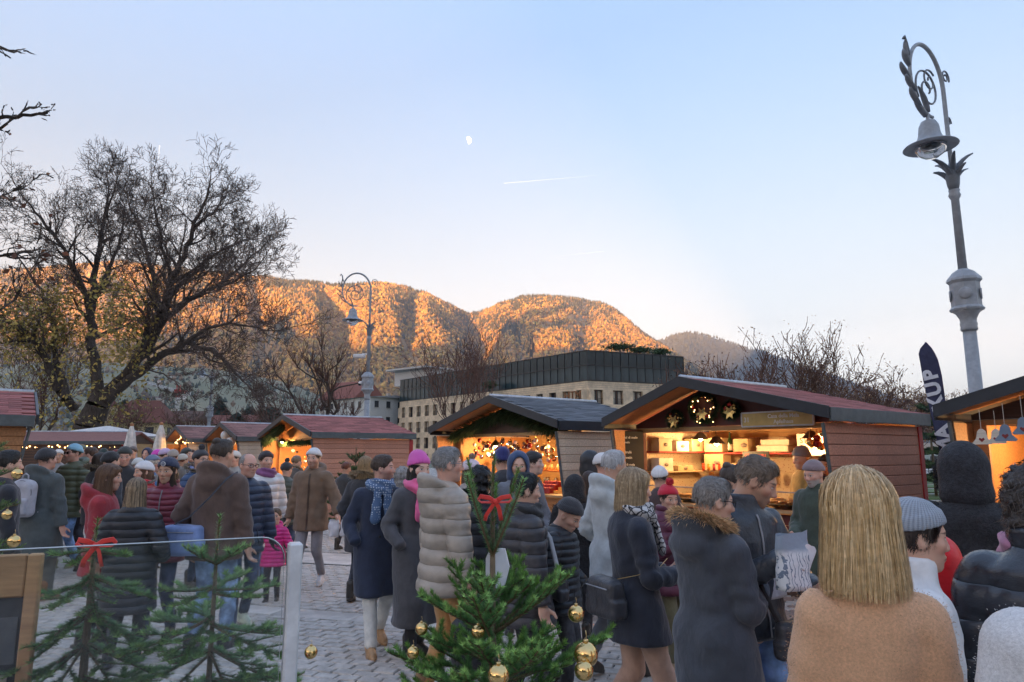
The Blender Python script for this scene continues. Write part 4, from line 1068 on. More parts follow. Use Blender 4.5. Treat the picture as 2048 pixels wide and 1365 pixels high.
def big_tree():
    Y = 40.; b = at(172, 905, Y); b.z = 0
    root = thing('bare_tree', 'huge spreading bare tree with some yellow leaves, dark against the sky', 'tree', b)
    def L(pts, dy0=0., dy1=0.):
        n = len(pts) - 1; return [at(x, y, Y + dy0 + (dy1 - dy0) * i / n) - b for i, (x, y) in enumerate(pts)]
    g = Grower(3, trop=.07, spread=.7, jit=.17, minr=.0095, twig=.022, kids=(5, 5, 5, 5), ratio=.60)
    g.limb([Vector((0, 0, -.3))] + L([(172, 868), (186, 835), (202, 800)]), 1.0, .62, kids=0); g.S = g.S[:13]
    LM = [([(202, 800), (250, 752), (300, 690), (322, 625), (345, 560), (372, 490), (398, 430)], 0, -3, .50, .13, 3.6, 22),
          ([(300, 690), (330, 640), (372, 600), (430, 575), (500, 545)], -1, -4, .30, .07, 2.7, 16),
          ([(310, 665), (318, 600), (300, 530), (285, 470), (262, 420)], 0, 3, .28, .08, 3.2, 16),
          ([(204, 806), (262, 760), (322, 712), (372, 685), (420, 700), (462, 735), (500, 775)], 0, -5, .42, .06, 2.6, 18),
          ([(372, 685), (420, 655), (480, 650), (540, 662)], -3, -6, .16, .05, 2.4, 12),
          ([(196, 790), (188, 700), (183, 610), (190, 540), (205, 470), (215, 400)], 0, 2, .46, .10, 3.4, 20),
          ([(184, 640), (160, 560), (130, 500), (90, 450), (50, 400)], 1, -2, .26, .07, 3.2, 16),
          ([(186, 600), (215, 545), (240, 480), (250, 420)], 1, 4, .22, .07, 3.0, 12),
          ([(150, 820), (118, 780), (95, 720), (60, 670), (5, 640), (-50, 620)], 1, -2, .36, .08, 3.0, 16),
          ([(130, 800), (112, 720), (108, 650), (80, 580), (40, 520)], 0, 4, .30, .07, 3.0, 14),
          ([(260, 745), (300, 740), (350, 760), (385, 800)], -1, -3, .10, .03, 1.6, 8),
          ([(320, 640), (370, 560), (430, 510), (490, 480)], -1, 2, .22, .06, 2.7, 14), ([(345, 560), (325, 490), (312, 430), (305, 385)], 0, -2, .16, .05, 2.3, 12), ([(385, 460), (425, 425), (465, 405)], -2, 1, .12, .05, 2.2, 10), ([(430, 575), (490, 525), (530, 490)], -3, 0, .12, .05, 2.2, 10), ([(215, 440), (225, 390), (235, 355)], 2, 0, .1, .05, 2.0, 8)]
    for pts, a, c, r0, r1, ln, kd in LM: g.limb(L(pts, a, c), r0 * .78, r1 * .7, 0, ln * .92, kd)
    g.build(root, BARK, TWIG)
    T = np.array([tuple(t) for t in g.tips]); zl = T[:, 2]
    low = T[(zl < 11.5) & (T[:, 0] < 4.5)]
    C = np.concatenate([low] * 2)[:5200]
    q = RNG.random((2400, 3)) * [8.5, 6, 7.5] + [-5.2, -3, 1.5]
    q = q[np.abs(q[:, 0] + .6) < 1.2 + .45 * (q[:, 2] - 1)]
    leaves_obj(root, np.concatenate([C, q]), .12, [(.46, .33, .08), (.38, .28, .09), (.52, .38, .10), (.30, .27, .08)], jit=.25)
big_tree()
def _unused(): pass
def simple_tree(name, label, px, Y, h, seed, trunk_h=.25, r=.16, kids=(5, 5, 4), ln=.36, spread=.55, trop=.14, bark=BARKB, tw=TWIGR, jit=.13, nl=5, lean=.5, leaf=None, minr=.010, group='bare trees around the market', twig=.02, pxb=None):
    b = atz(px, Y, 0); root = thing(name, label, 'tree', b, 0, group)
    g = Grower(seed, trop=trop, spread=spread, jit=jit, minr=minr, twig=twig, kids=kids, ratio=.6)
    g.limb([(0, 0, 0), (.05, 0, h * trunk_h * .5), (0, .03, h * trunk_h)], r, r * .75, kids=0); g.S = g.S[:9]; 
    for k in range(nl):
        a = 2 * pi * (k + .3 * g.r.random()) / nl
        d = Vector((cos(a) * lean, sin(a) * lean, 1)).normalized(); p0 = Vector((0, 0, h * trunk_h * g.r.uniform(.8, 1)))
        g.limb([p0, p0 + d * h * .2, p0 + d * h * .36 + Vector((0, 0, h * .03))], r * .5, r * .2, 0, h * ln, 6)
    g.build(root, bark, tw)
    if leaf:
        T = np.array([tuple(t) for t in g.tips]); T = T[RNG.random(len(T)) < leaf[2]]; T = np.concatenate([T] * 2) if leaf[2] >= .8 else T; leaves_obj(root, T, leaf[0], leaf[1], jit=.12 if leaf[2] < .8 else .28)
    return root
def pollard(label, px, Y, h, w, seed, shoots=26, leaf=None):
    """pollarded plane: thick knobbly arms ending in fists with thin upright shoots"""
    b = atz(px, Y, 0); root = thing('pollard_tree', label, 'tree', b, 0, 'pollarded plane trees')
    r = random.Random(seed); S = []; T = []; tips = []
    def arm(p, d, n, rad, lev):
        pts = [p]
        for i in range(n):
            d = (d + rvec(r, .28) + Vector((0, 0, .10))).normalized(); q = pts[-1] + d * w * .16; S.append((*pts[-1], *q, rad * (1 - .12 * i), rad * (1 - .12 * (i + 1)))); pts.append(q)
            if lev < 2 and i in (1, 2): arm(q, (d + rvec(r, .7)).normalized(), 3, rad * .68, lev + 1)
        q = pts[-1]; kn = rad * .9
        S.append((*(q - Vector((0, 0, kn))), *q, kn * .8, kn * 1.4)); S.append((*q, *(q + Vector((0, 0, kn))), kn * 1.4, kn * .5))
        for k in range(shoots):
            dd = (Vector((r.gauss(0, .55), r.gauss(0, .55), 1)) + d * .4).normalized(); L = h * r.uniform(.10, .30); pp = q
            for i in range(4):
                dd = (dd + rvec(r, .12) + Vector((0, 0, .06))).normalized(); q2 = pp + dd * L / 4; T.append((*pp, *q2, .022 * (1 - .2 * i), .022 * (1 - .2 * (i + 1)))); pp = q2
                if i in (1, 2) and r.random() < .7:
                    e = pp + (dd + rvec(r, .5)).normalized() * L * .35; T.append((*pp, *e, .012, .008)); tips.append(e)
            tips.append(pp)
    S.append((0, 0, 0, .05, 0, h * .22, .26, .2)); S.append((.05, 0, h * .22, 0, .05, h * .4, .2, .18))
    for k in range(6):
        a = 2 * pi * k / 6 + r.random() * .5; arm(Vector((0, .05, h * .38)), Vector((cos(a), sin(a), .45)).normalized(), 3, .13, 0)
    seg_obj('trunk', S, 8, BARKB, root); seg_obj('crown', T, 3, TWIGR, root)
    if leaf: leaves_obj(root, np.array([tuple(t) for t in tips])[::leaf[2]], leaf[0], leaf[1], jit=.1)
pollard('pollarded plane tree behind the red side wall stall', 632, 46, 7.4, 4.4, 5, 16)
pollard('gnarled pollarded tree behind the apple stall roof, right of the glass building', 1440, 26, 5.4, 2.1, 9, 7, (.06, [(.08, .06, .05), (.12, .08, .05)], 2))
BRL = [(.28, .17, .09), (.22, .14, .10), (.32, .20, .11)]
simple_tree('bare_tree', 'bare reddish tree with tall fine twigs, right of the gnarled pollard', 1625, 38, 9.2, 21, .16, .18, (6, 5, 4), .32, .5, .16, leaf=(.06, BRL, .8), minr=.014, nl=6)
simple_tree('bare_tree', 'round crowned bare tree behind the apple stall, left of the banner', 1735, 44, 8.2, 22, .2, .2, (6, 5, 4), .26, .6, .10, leaf=(.075, BRL, .9), nl=8, lean=.6, minr=.016)
simple_tree('bare_tree', 'small round bare tree directly left of the feather banner', 1815, 50, 7.3, 23, .2, .18, (5, 5, 4), .26, .6, .10, leaf=(.085, BRL, 1.), nl=8, lean=.65, minr=.017)
simple_tree('bare_tree', 'round bare tree between banner and the large street lamp', 1900, 52, 7.6, 24, .2, .18, (5, 5, 4), .26, .6, .10, leaf=(.085, BRL, 1.), nl=8, lean=.65, minr=.017)
simple_tree('bare_tree', 'low bare tree right of the large street lamp', 1990, 56, 7.4, 25, .2, .18, (5, 5, 4), .26, .6, .10, leaf=(.085, BRL, 1.), nl=8, lean=.65, minr=.017)
simple_tree('bare_tree', 'low brown bush-like tree behind the apple stall ridge', 1530, 34, 6.0, 26, .1, .12, (6, 5, 4), .30, .55, .12, leaf=(.04, BRL, .7), nl=6)
simple_tree('bare_tree', 'slender pale bare tree in front of the stone building', 905, 42, 8.6, 27, .3, .11, (4, 4, 3), .34, .5, .16, bark=BARKB, nl=5, minr=.012)
simple_tree('bare_tree', 'thin bare tree above the grey stall ridge', 960, 50, 9.8, 28, .35, .12, (4, 4, 3), .32, .5, .2, bark=BARKB, nl=4, minr=.012, lean=.35)
simple_tree('bare_tree', 'small bare tree behind the two small stalls', 470, 60, 6.2, 29, .2, .12, (5, 4, 4), .3, .6, .1, nl=6, minr=.013)
simple_tree('bare_tree', 'small bare tree beside the closed parasols', 372, 62, 6.5, 30, .2, .12, (5, 4, 4), .3, .6, .1, nl=6, minr=.013, leaf=(.1, [(.14, .12, .05)], .3))
simple_tree('leafy_tree', 'half bare tree with yellow green leaves left of the big trunk', 70, 46, 11, 31, .2, .2, (5, 5, 4), .32, .6, .1, nl=6, minr=.012, leaf=(.10, [(.20, .19, .06), (.28, .22, .07), (.18, .19, .06)], .45))
simple_tree('leafy_tree', 'low leafy tree with yellow green leaves right of the big trunk', 235, 58, 7.5, 32, .15, .15, (5, 5, 3), .32, .6, .1, nl=6, minr=.012, leaf=(.12, [(.19, .2, .07), (.26, .21, .08)], .6))

def conifer(label, px, ytop, Y, wd, seed, col=(.03, .05, .032), base=0.):
    p = at(px, ytop, Y); h = p.z - base; root = thing('conifer', label, 'tree', (p.x, p.y, base), 0, 'dark evergreens in the town')
    r = np.random.default_rng(seed); n = 1500
    z = r.random(n) ** .9; a = r.random(n) * 2 * pi; rr = wd * (1 - z) ** .75 * (.35 + .65 * r.random(n) ** .5) * (1 + .25 * np.sin(3 * a + 9 * z))
    C = np.stack([rr * np.cos(a), rr * np.sin(a), h * (.08 + .92 * z)], 1)
    u = np.stack([np.cos(a), np.sin(a), -.35 * np.ones(n)], 1); v = np.cross(u, [0, 0, 1]); s = (wd * .28 * (1.1 - z * .7))[:, None]
    V = np.stack([C - u * s * .4, C + v * s * .45, C + u * s, C - v * s * .45], 1).reshape(-1, 3)
    me = np_mesh('crown', V, np.arange(n * 4).reshape(-1, 4), [mat('vcol', (1, 1, 1), 'conif', sc=2)], smooth=False)
    set_col(me, 'col', np.repeat(np.array(col) * r.uniform(.6, 1.5, (n, 1)), 4, 0)); link('crown', me, root)
    mb = MB(); mb.tube([(0, 0, 0), (0, 0, h * .9)], [wd * .06, wd * .01], 6); mb.build('trunk', BARK, root)
for k, (px, yt, Y, wd, lab) in enumerate([(440, 800, 190, 8, 'broad dark cedar behind the second street lamp'), (500, 815, 200, 8, 'dark conifer right of the second street lamp'), (522, 812, 205, 4, 'narrow dark conifer left of the red stall ridge'), (545, 815, 150, 8, 'dark conifer behind the red stall, left of the pollard'), (280, 795, 230, 10, 'tall dark conifer behind the cream villa'), (250, 800, 235, 9, 'dark conifer left of the cream villa turret'), (320, 800, 240, 9, 'dark conifer just left of the crane mast'), (385, 815, 200, 7, 'dark conifer just right of the crane mast'), (585, 825, 160, 8, 'low conifer above the red stall roof'), (475, 826, 160, 7, 'low dark conifer above the paper globe stall')]):
    conifer(lab, px, yt, Y, wd, 100 + k)
def roof_shrub(label, px, py, Y, w, seed):
    p = at(px, py, Y); root = thing('roof_shrub', label, 'shrub', p, 0, 'plants on the roof terrace')
    r = np.random.default_rng(seed); n = 700; C = r.normal(0, 1, (n, 3)) * [w * .6, .6, .22]
    mb = MB(); mb.tube([(0, 0, -1.4), (0, 0, .2)], .1, 6); mb.build('trunk', BARK, root)
    leaves_obj(root, C, .2, [(.04, .08, .03), (.06, .11, .04)], 'crown', jit=.1)
roof_shrub('flat spreading pine on the glass building roof', 1240, 694, 108, 1.8, 1); roof_shrub('small green shrub on the right of the glass roof', 1320, 704, 110, 1.0, 2); roof_shrub('low green shrub on the glass roof behind the pine', 1280, 701, 112, 1.5, 3)
roof_shrub('green shrub on the terrace where the glass front steps', 980, 770, 115, .9, 4)

# near branches entering at the left edge, from a plane tree standing outside the frame
def edge_tree():
    b = Vector((-9.3, 7.6, 0)); root = thing('plane_tree', 'twigs with a few dry brown leaves entering at the left edge', 'tree', b)
    g = Grower(41, trop=.04, spread=.6, jit=.22, minr=.007, twig=.012, kids=(2, 2), ratio=.5)
    g.limb([(0, 0, 0), (.05, 0, 2.5), (0, .1, 5.0)], .28, .16, kids=0); g.S = g.S[:9]
    for pts, Y0, r0, ln, kd in (([(-420, 330), (-200, 260), (-60, 240), (30, 235), (95, 225)], 7.0, .05, .22, 5), ([(-300, 120), (-120, 90), (-30, 80), (28, 105)], 6.5, .03, .22, 4), ([(-420, 420), (-200, 320), (-80, 280), (0, 255), (60, 215)], 7.4, .04, .22, 4), ([(-350, 640), (-150, 560), (-40, 520), (20, 510), (75, 500)], 7.6, .035, .5, 8), ([(-350, 720), (-150, 690), (-30, 640), (30, 600), (50, 560)], 7.4, .03, .45, 7), ([(-300, 480), (-120, 420), (-20, 400), (40, 380)], 7.9, .03, .4, 7)):
        g.limb([at(x, y, Y0) - b for x, y in pts], r0, r0 * .35, 0, ln, kd, .55)
    g.build(root, BARK, BARK)
    T = np.array([tuple(t) for t in g.tips]); T = T[(T[:, 2] < 5.4) & (T[:, 2] > 3.0)]
    leaves_obj(root, T[::2], .045, [(.17, .06, .03), (.12, .05, .03), (.2, .09, .04)], jit=.04)
edge_tree()

# ================================================================== firs with needles
NEEDLE = mat('vcol', (1, 1, 1), 'needle', sc=60, rough=.55); STEM = mat('bark', (.22, .17, .11), 'firstem')
def fir_branch_mesh(name, axis_pts, rad, twl, nl, rng, dens=900., green=(.045, .12, .035), side=True, tip=True, nw=.0024, updir=Vector((0, 0, 1)), spc=.05):
    """one fir branch: woody axis, side twigs and needles in one mesh; returns mesh"""
    tw = [(axis_pts, rad)]
    ax = [Vector(p) for p in axis_pts]; n = len(ax) - 1; L = sum((ax[i + 1] - ax[i]).length for i in range(n))
    if side:
        k = max(2, int(L / spc))
        for j in range(k):
            f = .25 + .70 * (j + .5) / k; i = min(n - 1, int(f * n)); p = ax[i].lerp(ax[i + 1], f * n - i); d = (ax[i + 1] - ax[i]).normalized()
            s = d.cross(updir).normalized() * (1 if j % 2 else -1)
            dd = (d * .75 + s * .75 + updir * rng.uniform(-.05, .22)).normalized(); ln = twl * (1.15 - f) * rng.uniform(.7, 1.15) + .025
            q = [p]
            for m_ in range(4): dd = (dd + d * .06 + updir * .05 + rvec(rng, .05)).normalized(); q.append(q[-1] + dd * ln / 4)
            tw.append((q, rad * .5))
            if ln > .13:
                for sg in (-1, 1):
                    p2 = q[2]; d2 = ((q[3] - q[2]).normalized() * .8 + (q[3] - q[2]).normalized().cross(updir) * sg * .7).normalized()
                    tw.append(([p2, p2 + d2 * ln * .22, p2 + d2 * ln * .42 + updir * .01], rad * .4))
    S = []; B = []; D = []; U = []; NL = []; G = []
    for pts, r in tw:
        pts = [Vector(p) for p in pts]; m_ = len(pts) - 1
        for i in range(m_):
            r0 = r * (1 - .6 * i / m_); r1 = r * (1 - .6 * (i + 1) / m_); S.append((*pts[i], *pts[i + 1], r0, r1))
            d = (pts[i + 1] - pts[i]); ln = d.length; d = d / (ln + 1e-9)
            for q in range(int(ln * dens)):
                f = rng.random(); a = rng.uniform(0, 2 * pi); e = d.orthogonal().normalized(); e = Matrix.Rotation(a, 3, d) @ e
                if e.dot(updir) < -.35: e = -e
                nd = (d * rng.uniform(.35, .9) + e).normalized(); B.append(pts[i].lerp(pts[i + 1], f)); D.append(nd); U.append(d.cross(nd).normalized()); NL.append(nl * rng.uniform(.75, 1.15)); G.append((f + i) / m_)
    V1, Q1 = seg_arrays(S, 4)
    B, D, U = np.array(B), np.array(D), np.array(U); NL = np.array(NL)[:, None]; k = len(B)
    w = nw
    V2 = np.stack([B - U * w * .65, B + D * NL, B + U * w * .65], 1).reshape(-1, 3)
    F2 = np.arange(k * 3).reshape(-1, 3) + len(V1)
    me = np_mesh(name, np.concatenate([V1, V2]), [Q1, F2], [NEEDLE], smooth=False)
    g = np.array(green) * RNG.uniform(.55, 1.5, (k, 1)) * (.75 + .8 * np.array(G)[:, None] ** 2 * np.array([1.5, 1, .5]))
    set_col(me, 'col', np.concatenate([np.tile([.16, .11, .06], (len(V1), 1)), np.repeat(g, 3, 0)])); return me
def make_fir(label, base, h, whorls, seed, crown=1.0, dens=900., nl=.019, group='cut fir trees decorating the market', green=(.045, .12, .035), leader=True, nw=.0024, stem_r=.014, zmin=.0, spc=.05):
    """whorls: list of (z, length, elevation deg, count)"""
    root = thing('fir_tree', label, 'fir tree', base, 0, group); rng = random.Random(seed)
    mb = MB(); mb.smooth = True; mb.tube([(0, 0, 0), (.004, 0, h * .5), (0, .004, h * .85), (0, 0, h)], [stem_r * 1.5, stem_r, stem_r * .6, stem_r * .25], 8); mb.build('trunk', STEM, root)
    if leader: link('leader', fir_branch_mesh('leader', [(0, 0, h - .28), (0, 0, h - .14), (.004, 0, h + .03)], .006, 0, nl, rng, dens, green, side=False, nw=nw), root)
    for z, L, el, cnt in whorls:
        for k in range(cnt):
            a = 2 * pi * (k + .35 * rng.uniform(-1, 1)) / cnt + seed + z * 7; l = L * rng.uniform(.78, 1.15); e = radians(el + rng.uniform(-9, 9))
            d = Vector((cos(a) * cos(e), sin(a) * cos(e), sin(e))); q = [Vector((0, 0, z + rng.uniform(-.02, .02)))]
            for i in range(6): d = (d + Vector((0, 0, .035)) + rvec(rng, .03)).normalized(); q.append(q[-1] + d * l / 6)
            link('branch', fir_branch_mesh('branch', q, .0055 + .004 * L, L * .42 if el < 55 else .0, nl, rng, dens, green, side=el < 55, nw=nw, spc=spc), root)
    return root
def bauble(label, p, r, m=None, up=.012):
    root = thing('bauble', label, 'bauble', p, 0, 'gold baubles on the firs')
    mg = m or mat('metal', (.85, .58, .24), 'gold', rough=.12, metallic=1.0)
    mb = MB(); mb.smooth = True; mb.ball((0, 0, 0), r, 20, 14); mb.build('ball', mg, root)
    mb = MB(); mb.smooth = True; mb.lathe([(r * .22, r * .95), (r * .22, r * 1.18), (r * .05, r * 1.2)], n=8); mb.tube([(0, 0, r * 1.15), (.002, 0, r * 1.5), (0, 0, r * 1.9)], r * .035, 5); mb.build('cap', mat('metal', (.75, .55, .25), 'cap', rough=.3, metallic=1.), root)
def bow(label, p, s, rz=0.):
    root = thing('ribbon_bow', label, 'bow', p, rz, 'red ribbon bows'); m = mat('fabric', (.62, .03, .02), 'ribbon')
    def strip(name, pts, w):
        mb = MB(); mb.smooth = True; mb.tube(pts, w, 8, True, .12, up=(0, 0, 1)); mb.build(name, m, root)
    for sg in (-1, 1):
        strip('loop', [(0, 0, 0), (sg * s * .35, -s * .12, s * .22), (sg * s * .8, -s * .1, s * .30), (sg * s * .95, 0, s * .12), (sg * s * .75, s * .05, -.02 * s), (sg * s * .3, 0, -.02 * s), (0, 0, 0)], s * .13)
        strip('tail', [(0, 0, 0), (sg * s * .2, -s * .08, -s * .3), (sg * s * .38 - .1 * s, -s * .05, -s * .7), (sg * s * .45 - .1 * s, 0, -s * 1.0)], s * .12)
    mb = MB(); mb.smooth = True; mb.ball((0, -.02 * s, 0), s * .16, 10, 7); mb.build('knot', m, root)
FB = at(985, 1100, 2.4)
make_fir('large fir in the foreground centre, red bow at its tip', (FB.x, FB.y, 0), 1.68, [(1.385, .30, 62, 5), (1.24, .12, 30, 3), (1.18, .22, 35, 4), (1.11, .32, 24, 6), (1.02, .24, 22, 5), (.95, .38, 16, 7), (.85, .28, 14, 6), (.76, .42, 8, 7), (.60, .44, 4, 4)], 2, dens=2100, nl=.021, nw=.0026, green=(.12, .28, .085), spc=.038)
for k, (px, py, Y, r, lab) in enumerate([(1172, 1310, 2.25, .038, 'larger gold bauble at the right side of the centre fir, upper of a pair'), (1168, 1342, 2.2, .029, 'gold bauble hanging just below the large right one on the centre fir'), (1152, 1228, 2.35, .027, 'gold bauble high on the right of the centre fir'), (997, 1352, 2.0, .030, 'gold bauble low at the trunk of the centre fir'), (843, 1258, 2.3, .020, 'small gold bauble on the left of the centre fir'), (956, 1264, 2.3, .022, 'pale gold bauble left of the centre fir trunk'), (826, 1306, 2.3, .020, 'small bauble low on the left of the centre fir'), (622, 1305, 2.6, .023, 'gold bauble just right of the white glass post')]):
    bauble(lab, at(px, py, Y), r)
bow('red bow tied near the tip of the centre fir', at(990, 1004, 2.36), .062, .15)
mb = MB(); o = at(992, 1135, 2.43); mb.prism([(-.035, -.06), (.0, -.07), (.03, -.06), (.045, 0), (.03, .06), (-.02, .065), (-.035, .03)], o, (1, .2, 0), (0, 0, 1), (.002, .01, 0)); tag(mb.build('paper_tag', mat('plastic', (.8, .82, .88), 'tag')), 'white paper tag on the trunk of the centre fir', 'tag')
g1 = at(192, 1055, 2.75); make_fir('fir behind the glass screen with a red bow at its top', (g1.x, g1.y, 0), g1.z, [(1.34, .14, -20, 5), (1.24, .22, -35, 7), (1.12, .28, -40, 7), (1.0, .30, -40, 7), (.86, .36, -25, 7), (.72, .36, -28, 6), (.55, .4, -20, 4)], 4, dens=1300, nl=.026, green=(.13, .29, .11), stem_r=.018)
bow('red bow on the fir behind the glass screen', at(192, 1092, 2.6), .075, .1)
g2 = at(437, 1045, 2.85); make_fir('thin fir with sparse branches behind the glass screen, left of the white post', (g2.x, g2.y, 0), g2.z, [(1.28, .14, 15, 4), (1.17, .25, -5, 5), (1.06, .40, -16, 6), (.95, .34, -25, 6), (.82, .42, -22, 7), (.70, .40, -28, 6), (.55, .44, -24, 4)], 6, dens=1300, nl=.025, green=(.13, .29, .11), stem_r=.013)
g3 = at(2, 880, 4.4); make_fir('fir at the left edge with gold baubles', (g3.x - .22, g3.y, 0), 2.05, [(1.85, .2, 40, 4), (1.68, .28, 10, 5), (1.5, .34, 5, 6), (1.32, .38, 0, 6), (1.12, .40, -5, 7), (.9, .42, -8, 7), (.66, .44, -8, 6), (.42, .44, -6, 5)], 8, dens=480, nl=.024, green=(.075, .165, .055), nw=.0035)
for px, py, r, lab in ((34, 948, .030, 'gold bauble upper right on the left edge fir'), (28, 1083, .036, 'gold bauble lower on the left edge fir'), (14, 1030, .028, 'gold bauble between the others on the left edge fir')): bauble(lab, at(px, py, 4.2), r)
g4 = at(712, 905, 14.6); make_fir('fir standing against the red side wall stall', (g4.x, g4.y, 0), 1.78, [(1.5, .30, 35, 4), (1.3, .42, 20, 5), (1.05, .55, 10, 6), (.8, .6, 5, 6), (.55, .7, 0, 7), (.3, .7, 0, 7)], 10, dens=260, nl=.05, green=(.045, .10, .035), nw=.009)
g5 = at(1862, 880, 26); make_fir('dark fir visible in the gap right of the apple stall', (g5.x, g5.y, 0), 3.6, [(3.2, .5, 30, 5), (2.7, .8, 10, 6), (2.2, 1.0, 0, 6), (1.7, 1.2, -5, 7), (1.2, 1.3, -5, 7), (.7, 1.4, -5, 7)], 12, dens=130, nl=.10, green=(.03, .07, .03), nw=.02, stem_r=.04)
bauble('gold bauble on the fir against the red stall wall', at(688, 980, 14.2), .06)
# ================================================================== people
def skin_mat():
    m, t, b = nt('skin')
    at_ = lambda n, k='GEOMETRY': N(t, 'ShaderNodeAttribute', attribute_name=n, attribute_type=k)
    hl = at_('hl').outputs['Vector']; s = N(t, 'ShaderNodeSeparateXYZ', {0: hl})
    x, y, z = E(t, s.outputs[0]), E(t, s.outputs[1]), E(t, s.outputs[2]); ax = x.abs()
    tone = at_('tone').outputs['Color']; brow = at_('brow').outputs['Color']; aux = N(t, 'ShaderNodeSeparateXYZ', {0: at_('aux').outputs['Vector']})
    beard, lipk, smile = (E(t, aux.outputs[i]) for i in range(3))
    front = y.step(.03, .06)
    def el(u, w, cu, cw, ru, rw, soft=.25): return (((u - cu) / ru).sq() + ((w - cw) / rw).sq()).step(1 + soft, 1 - soft) * front
    n1 = noise(t, coord(t), 18, 4); n2 = noise(t, coord(t), 160, 2)
    c = mixc(t, E(t, n1).step(.3, .7) * .35, tone, mixc(t, .5, tone, (.55, .22, .16)))
    c = mixc(t, el(ax, z, .044, -.030, .024, .02, .6) * .35, c, (.62, .22, .16))                # cheeks
    c = mixc(t, el(ax, z, .0, -.030, .014, .013, .6) * .28, c, (.6, .2, .15))                   # nose tip
    bd = z.step(-.028, -.055) * y.step(-.01, .03) * (z * -1.).step(.135, .115)
    c = mixc(t, bd * beard * (E(t, n2) * .5 + .65), c, brow)                                     # stubble / beard
    zm = z - ax * smile                                                                          # mouth corners lift
    c = mixc(t, el(ax, zm, 0, -.066, .025, .0095, .3) * lipk, c, mixc(t, .6, tone, (.42, .09, .08)))
    c = mixc(t, el(ax, zm, 0, -.0655, .026, .0016, .4) * .8, c, (.09, .03, .025))
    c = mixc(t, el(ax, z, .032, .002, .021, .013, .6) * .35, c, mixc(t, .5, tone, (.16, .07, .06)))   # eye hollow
    c = mixc(t, el(ax, z, .031, .0045, .0145, .0056, .2), c, (.70, .68, .65))
    c = mixc(t, el(ax, z, .031, .0045, .0060, .0066, .2), c, (.05, .035, .03))
    c = mixc(t, el(ax, z, .031, .0100, .0165, .0022, .4) * .85, c, (.05, .03, .025))
    zb = z + (ax - .034).abs() * .18
    c = mixc(t, el(ax, zb, .034, .0275, .021, .0046, .45) * .85 * (E(t, n2) * .4 + .7), c, brow)
    t.links.new(c, b.inputs['Base Color']); b.inputs['Roughness'].default_value = .48
    b.inputs['Subsurface Weight'].default_value = .12; b.inputs['Subsurface Radius'].default_value = (.012, .004, .002)
    b.inputs['Specular IOR Level'].default_value = .35
    bump(t, b, n2, .08, .002); return m
SKIN = skin_mat()
TONES = {'fair': (.72, .45, .33), 'pink': (.72, .42, .32), 'tan': (.60, .36, .245), 'olive': (.62, .39, .27), 'pale': (.78, .53, .42)}

_HC = {}
def head_sdf(fem):
    j = .93 if fem else 1.
    def f(X, Y, Z):
        d = ell(X, Y, Z, (0, -.014, .030), (.074, .094, .088))
        d = smin(d, ell(X, Y, Z, (0, .018, -.028), (.062 * j, .072, .086)), .035)
        d = smin(d, ell(X, Y, Z, (0, .028, -.076), (.047 * j, .050, .036)), .03)
        d = smin(d, ell(X, Y, Z, (0, .070, -.100), (.020 * j, .016, .016)), .025)
        AX = np.abs(X)
        d = smin(d, cone(AX, Y, Z, (0, .080, .026), (.040, .070, .022), .009, .008), .018)
        d = smin(d, ell(AX, Y, Z, (.043, .056, -.022), (.020, .022, .018)), .025)
        d = smax(d, -ell(AX, Y, Z, (.031, .103, .004), (.019, .020, .012)), .014)
        d = smin(d, ell(AX, Y, Z, (.031, .071, .0045), (.0145, .0145, .0135)), .004)
        d = smin(d, cone(X, Y, Z, (0, .084, .014), (0, .107 if not fem else .103, -.028), .0075, .0125 if not fem else .010), .012)
        d = smin(d, ell(AX, Y, Z, (.0115, .097, -.034), (.0085, .010, .0075)), .008)
        d = smin(d, ell(X, Y, Z, (0, .089, -.0605), (.021, .011, .0055)), .007)
        d = smin(d, ell(X, Y, Z, (0, .087, -.0715), (.018, .011, .006)), .007)
        ear = smax(ell(AX, Y, Z, (.078, -.008, -.006), (.011, .021, .033)), -ell(AX, Y, Z, (.088, -.002, -.002), (.008, .011, .018)), .006)
        d = smin(d, ear, .008)
        nk = cone(X, Y, Z, (0, -.016, -.05), (0, -.034, -.21), .053 * j, .060 * j)
        return smin(d, nk, .03)
    return f
def cached(key, fn, lo, hi, h):
    k = (key, h)
    if k not in _HC: _HC[k] = sdf_mesh(fn, lo, hi, h)
    return _HC[k]
def get_head(fem, h): return cached(('head', fem), head_sdf(fem), (-.105, -.13, -.215), (.105, .135, .135), h)

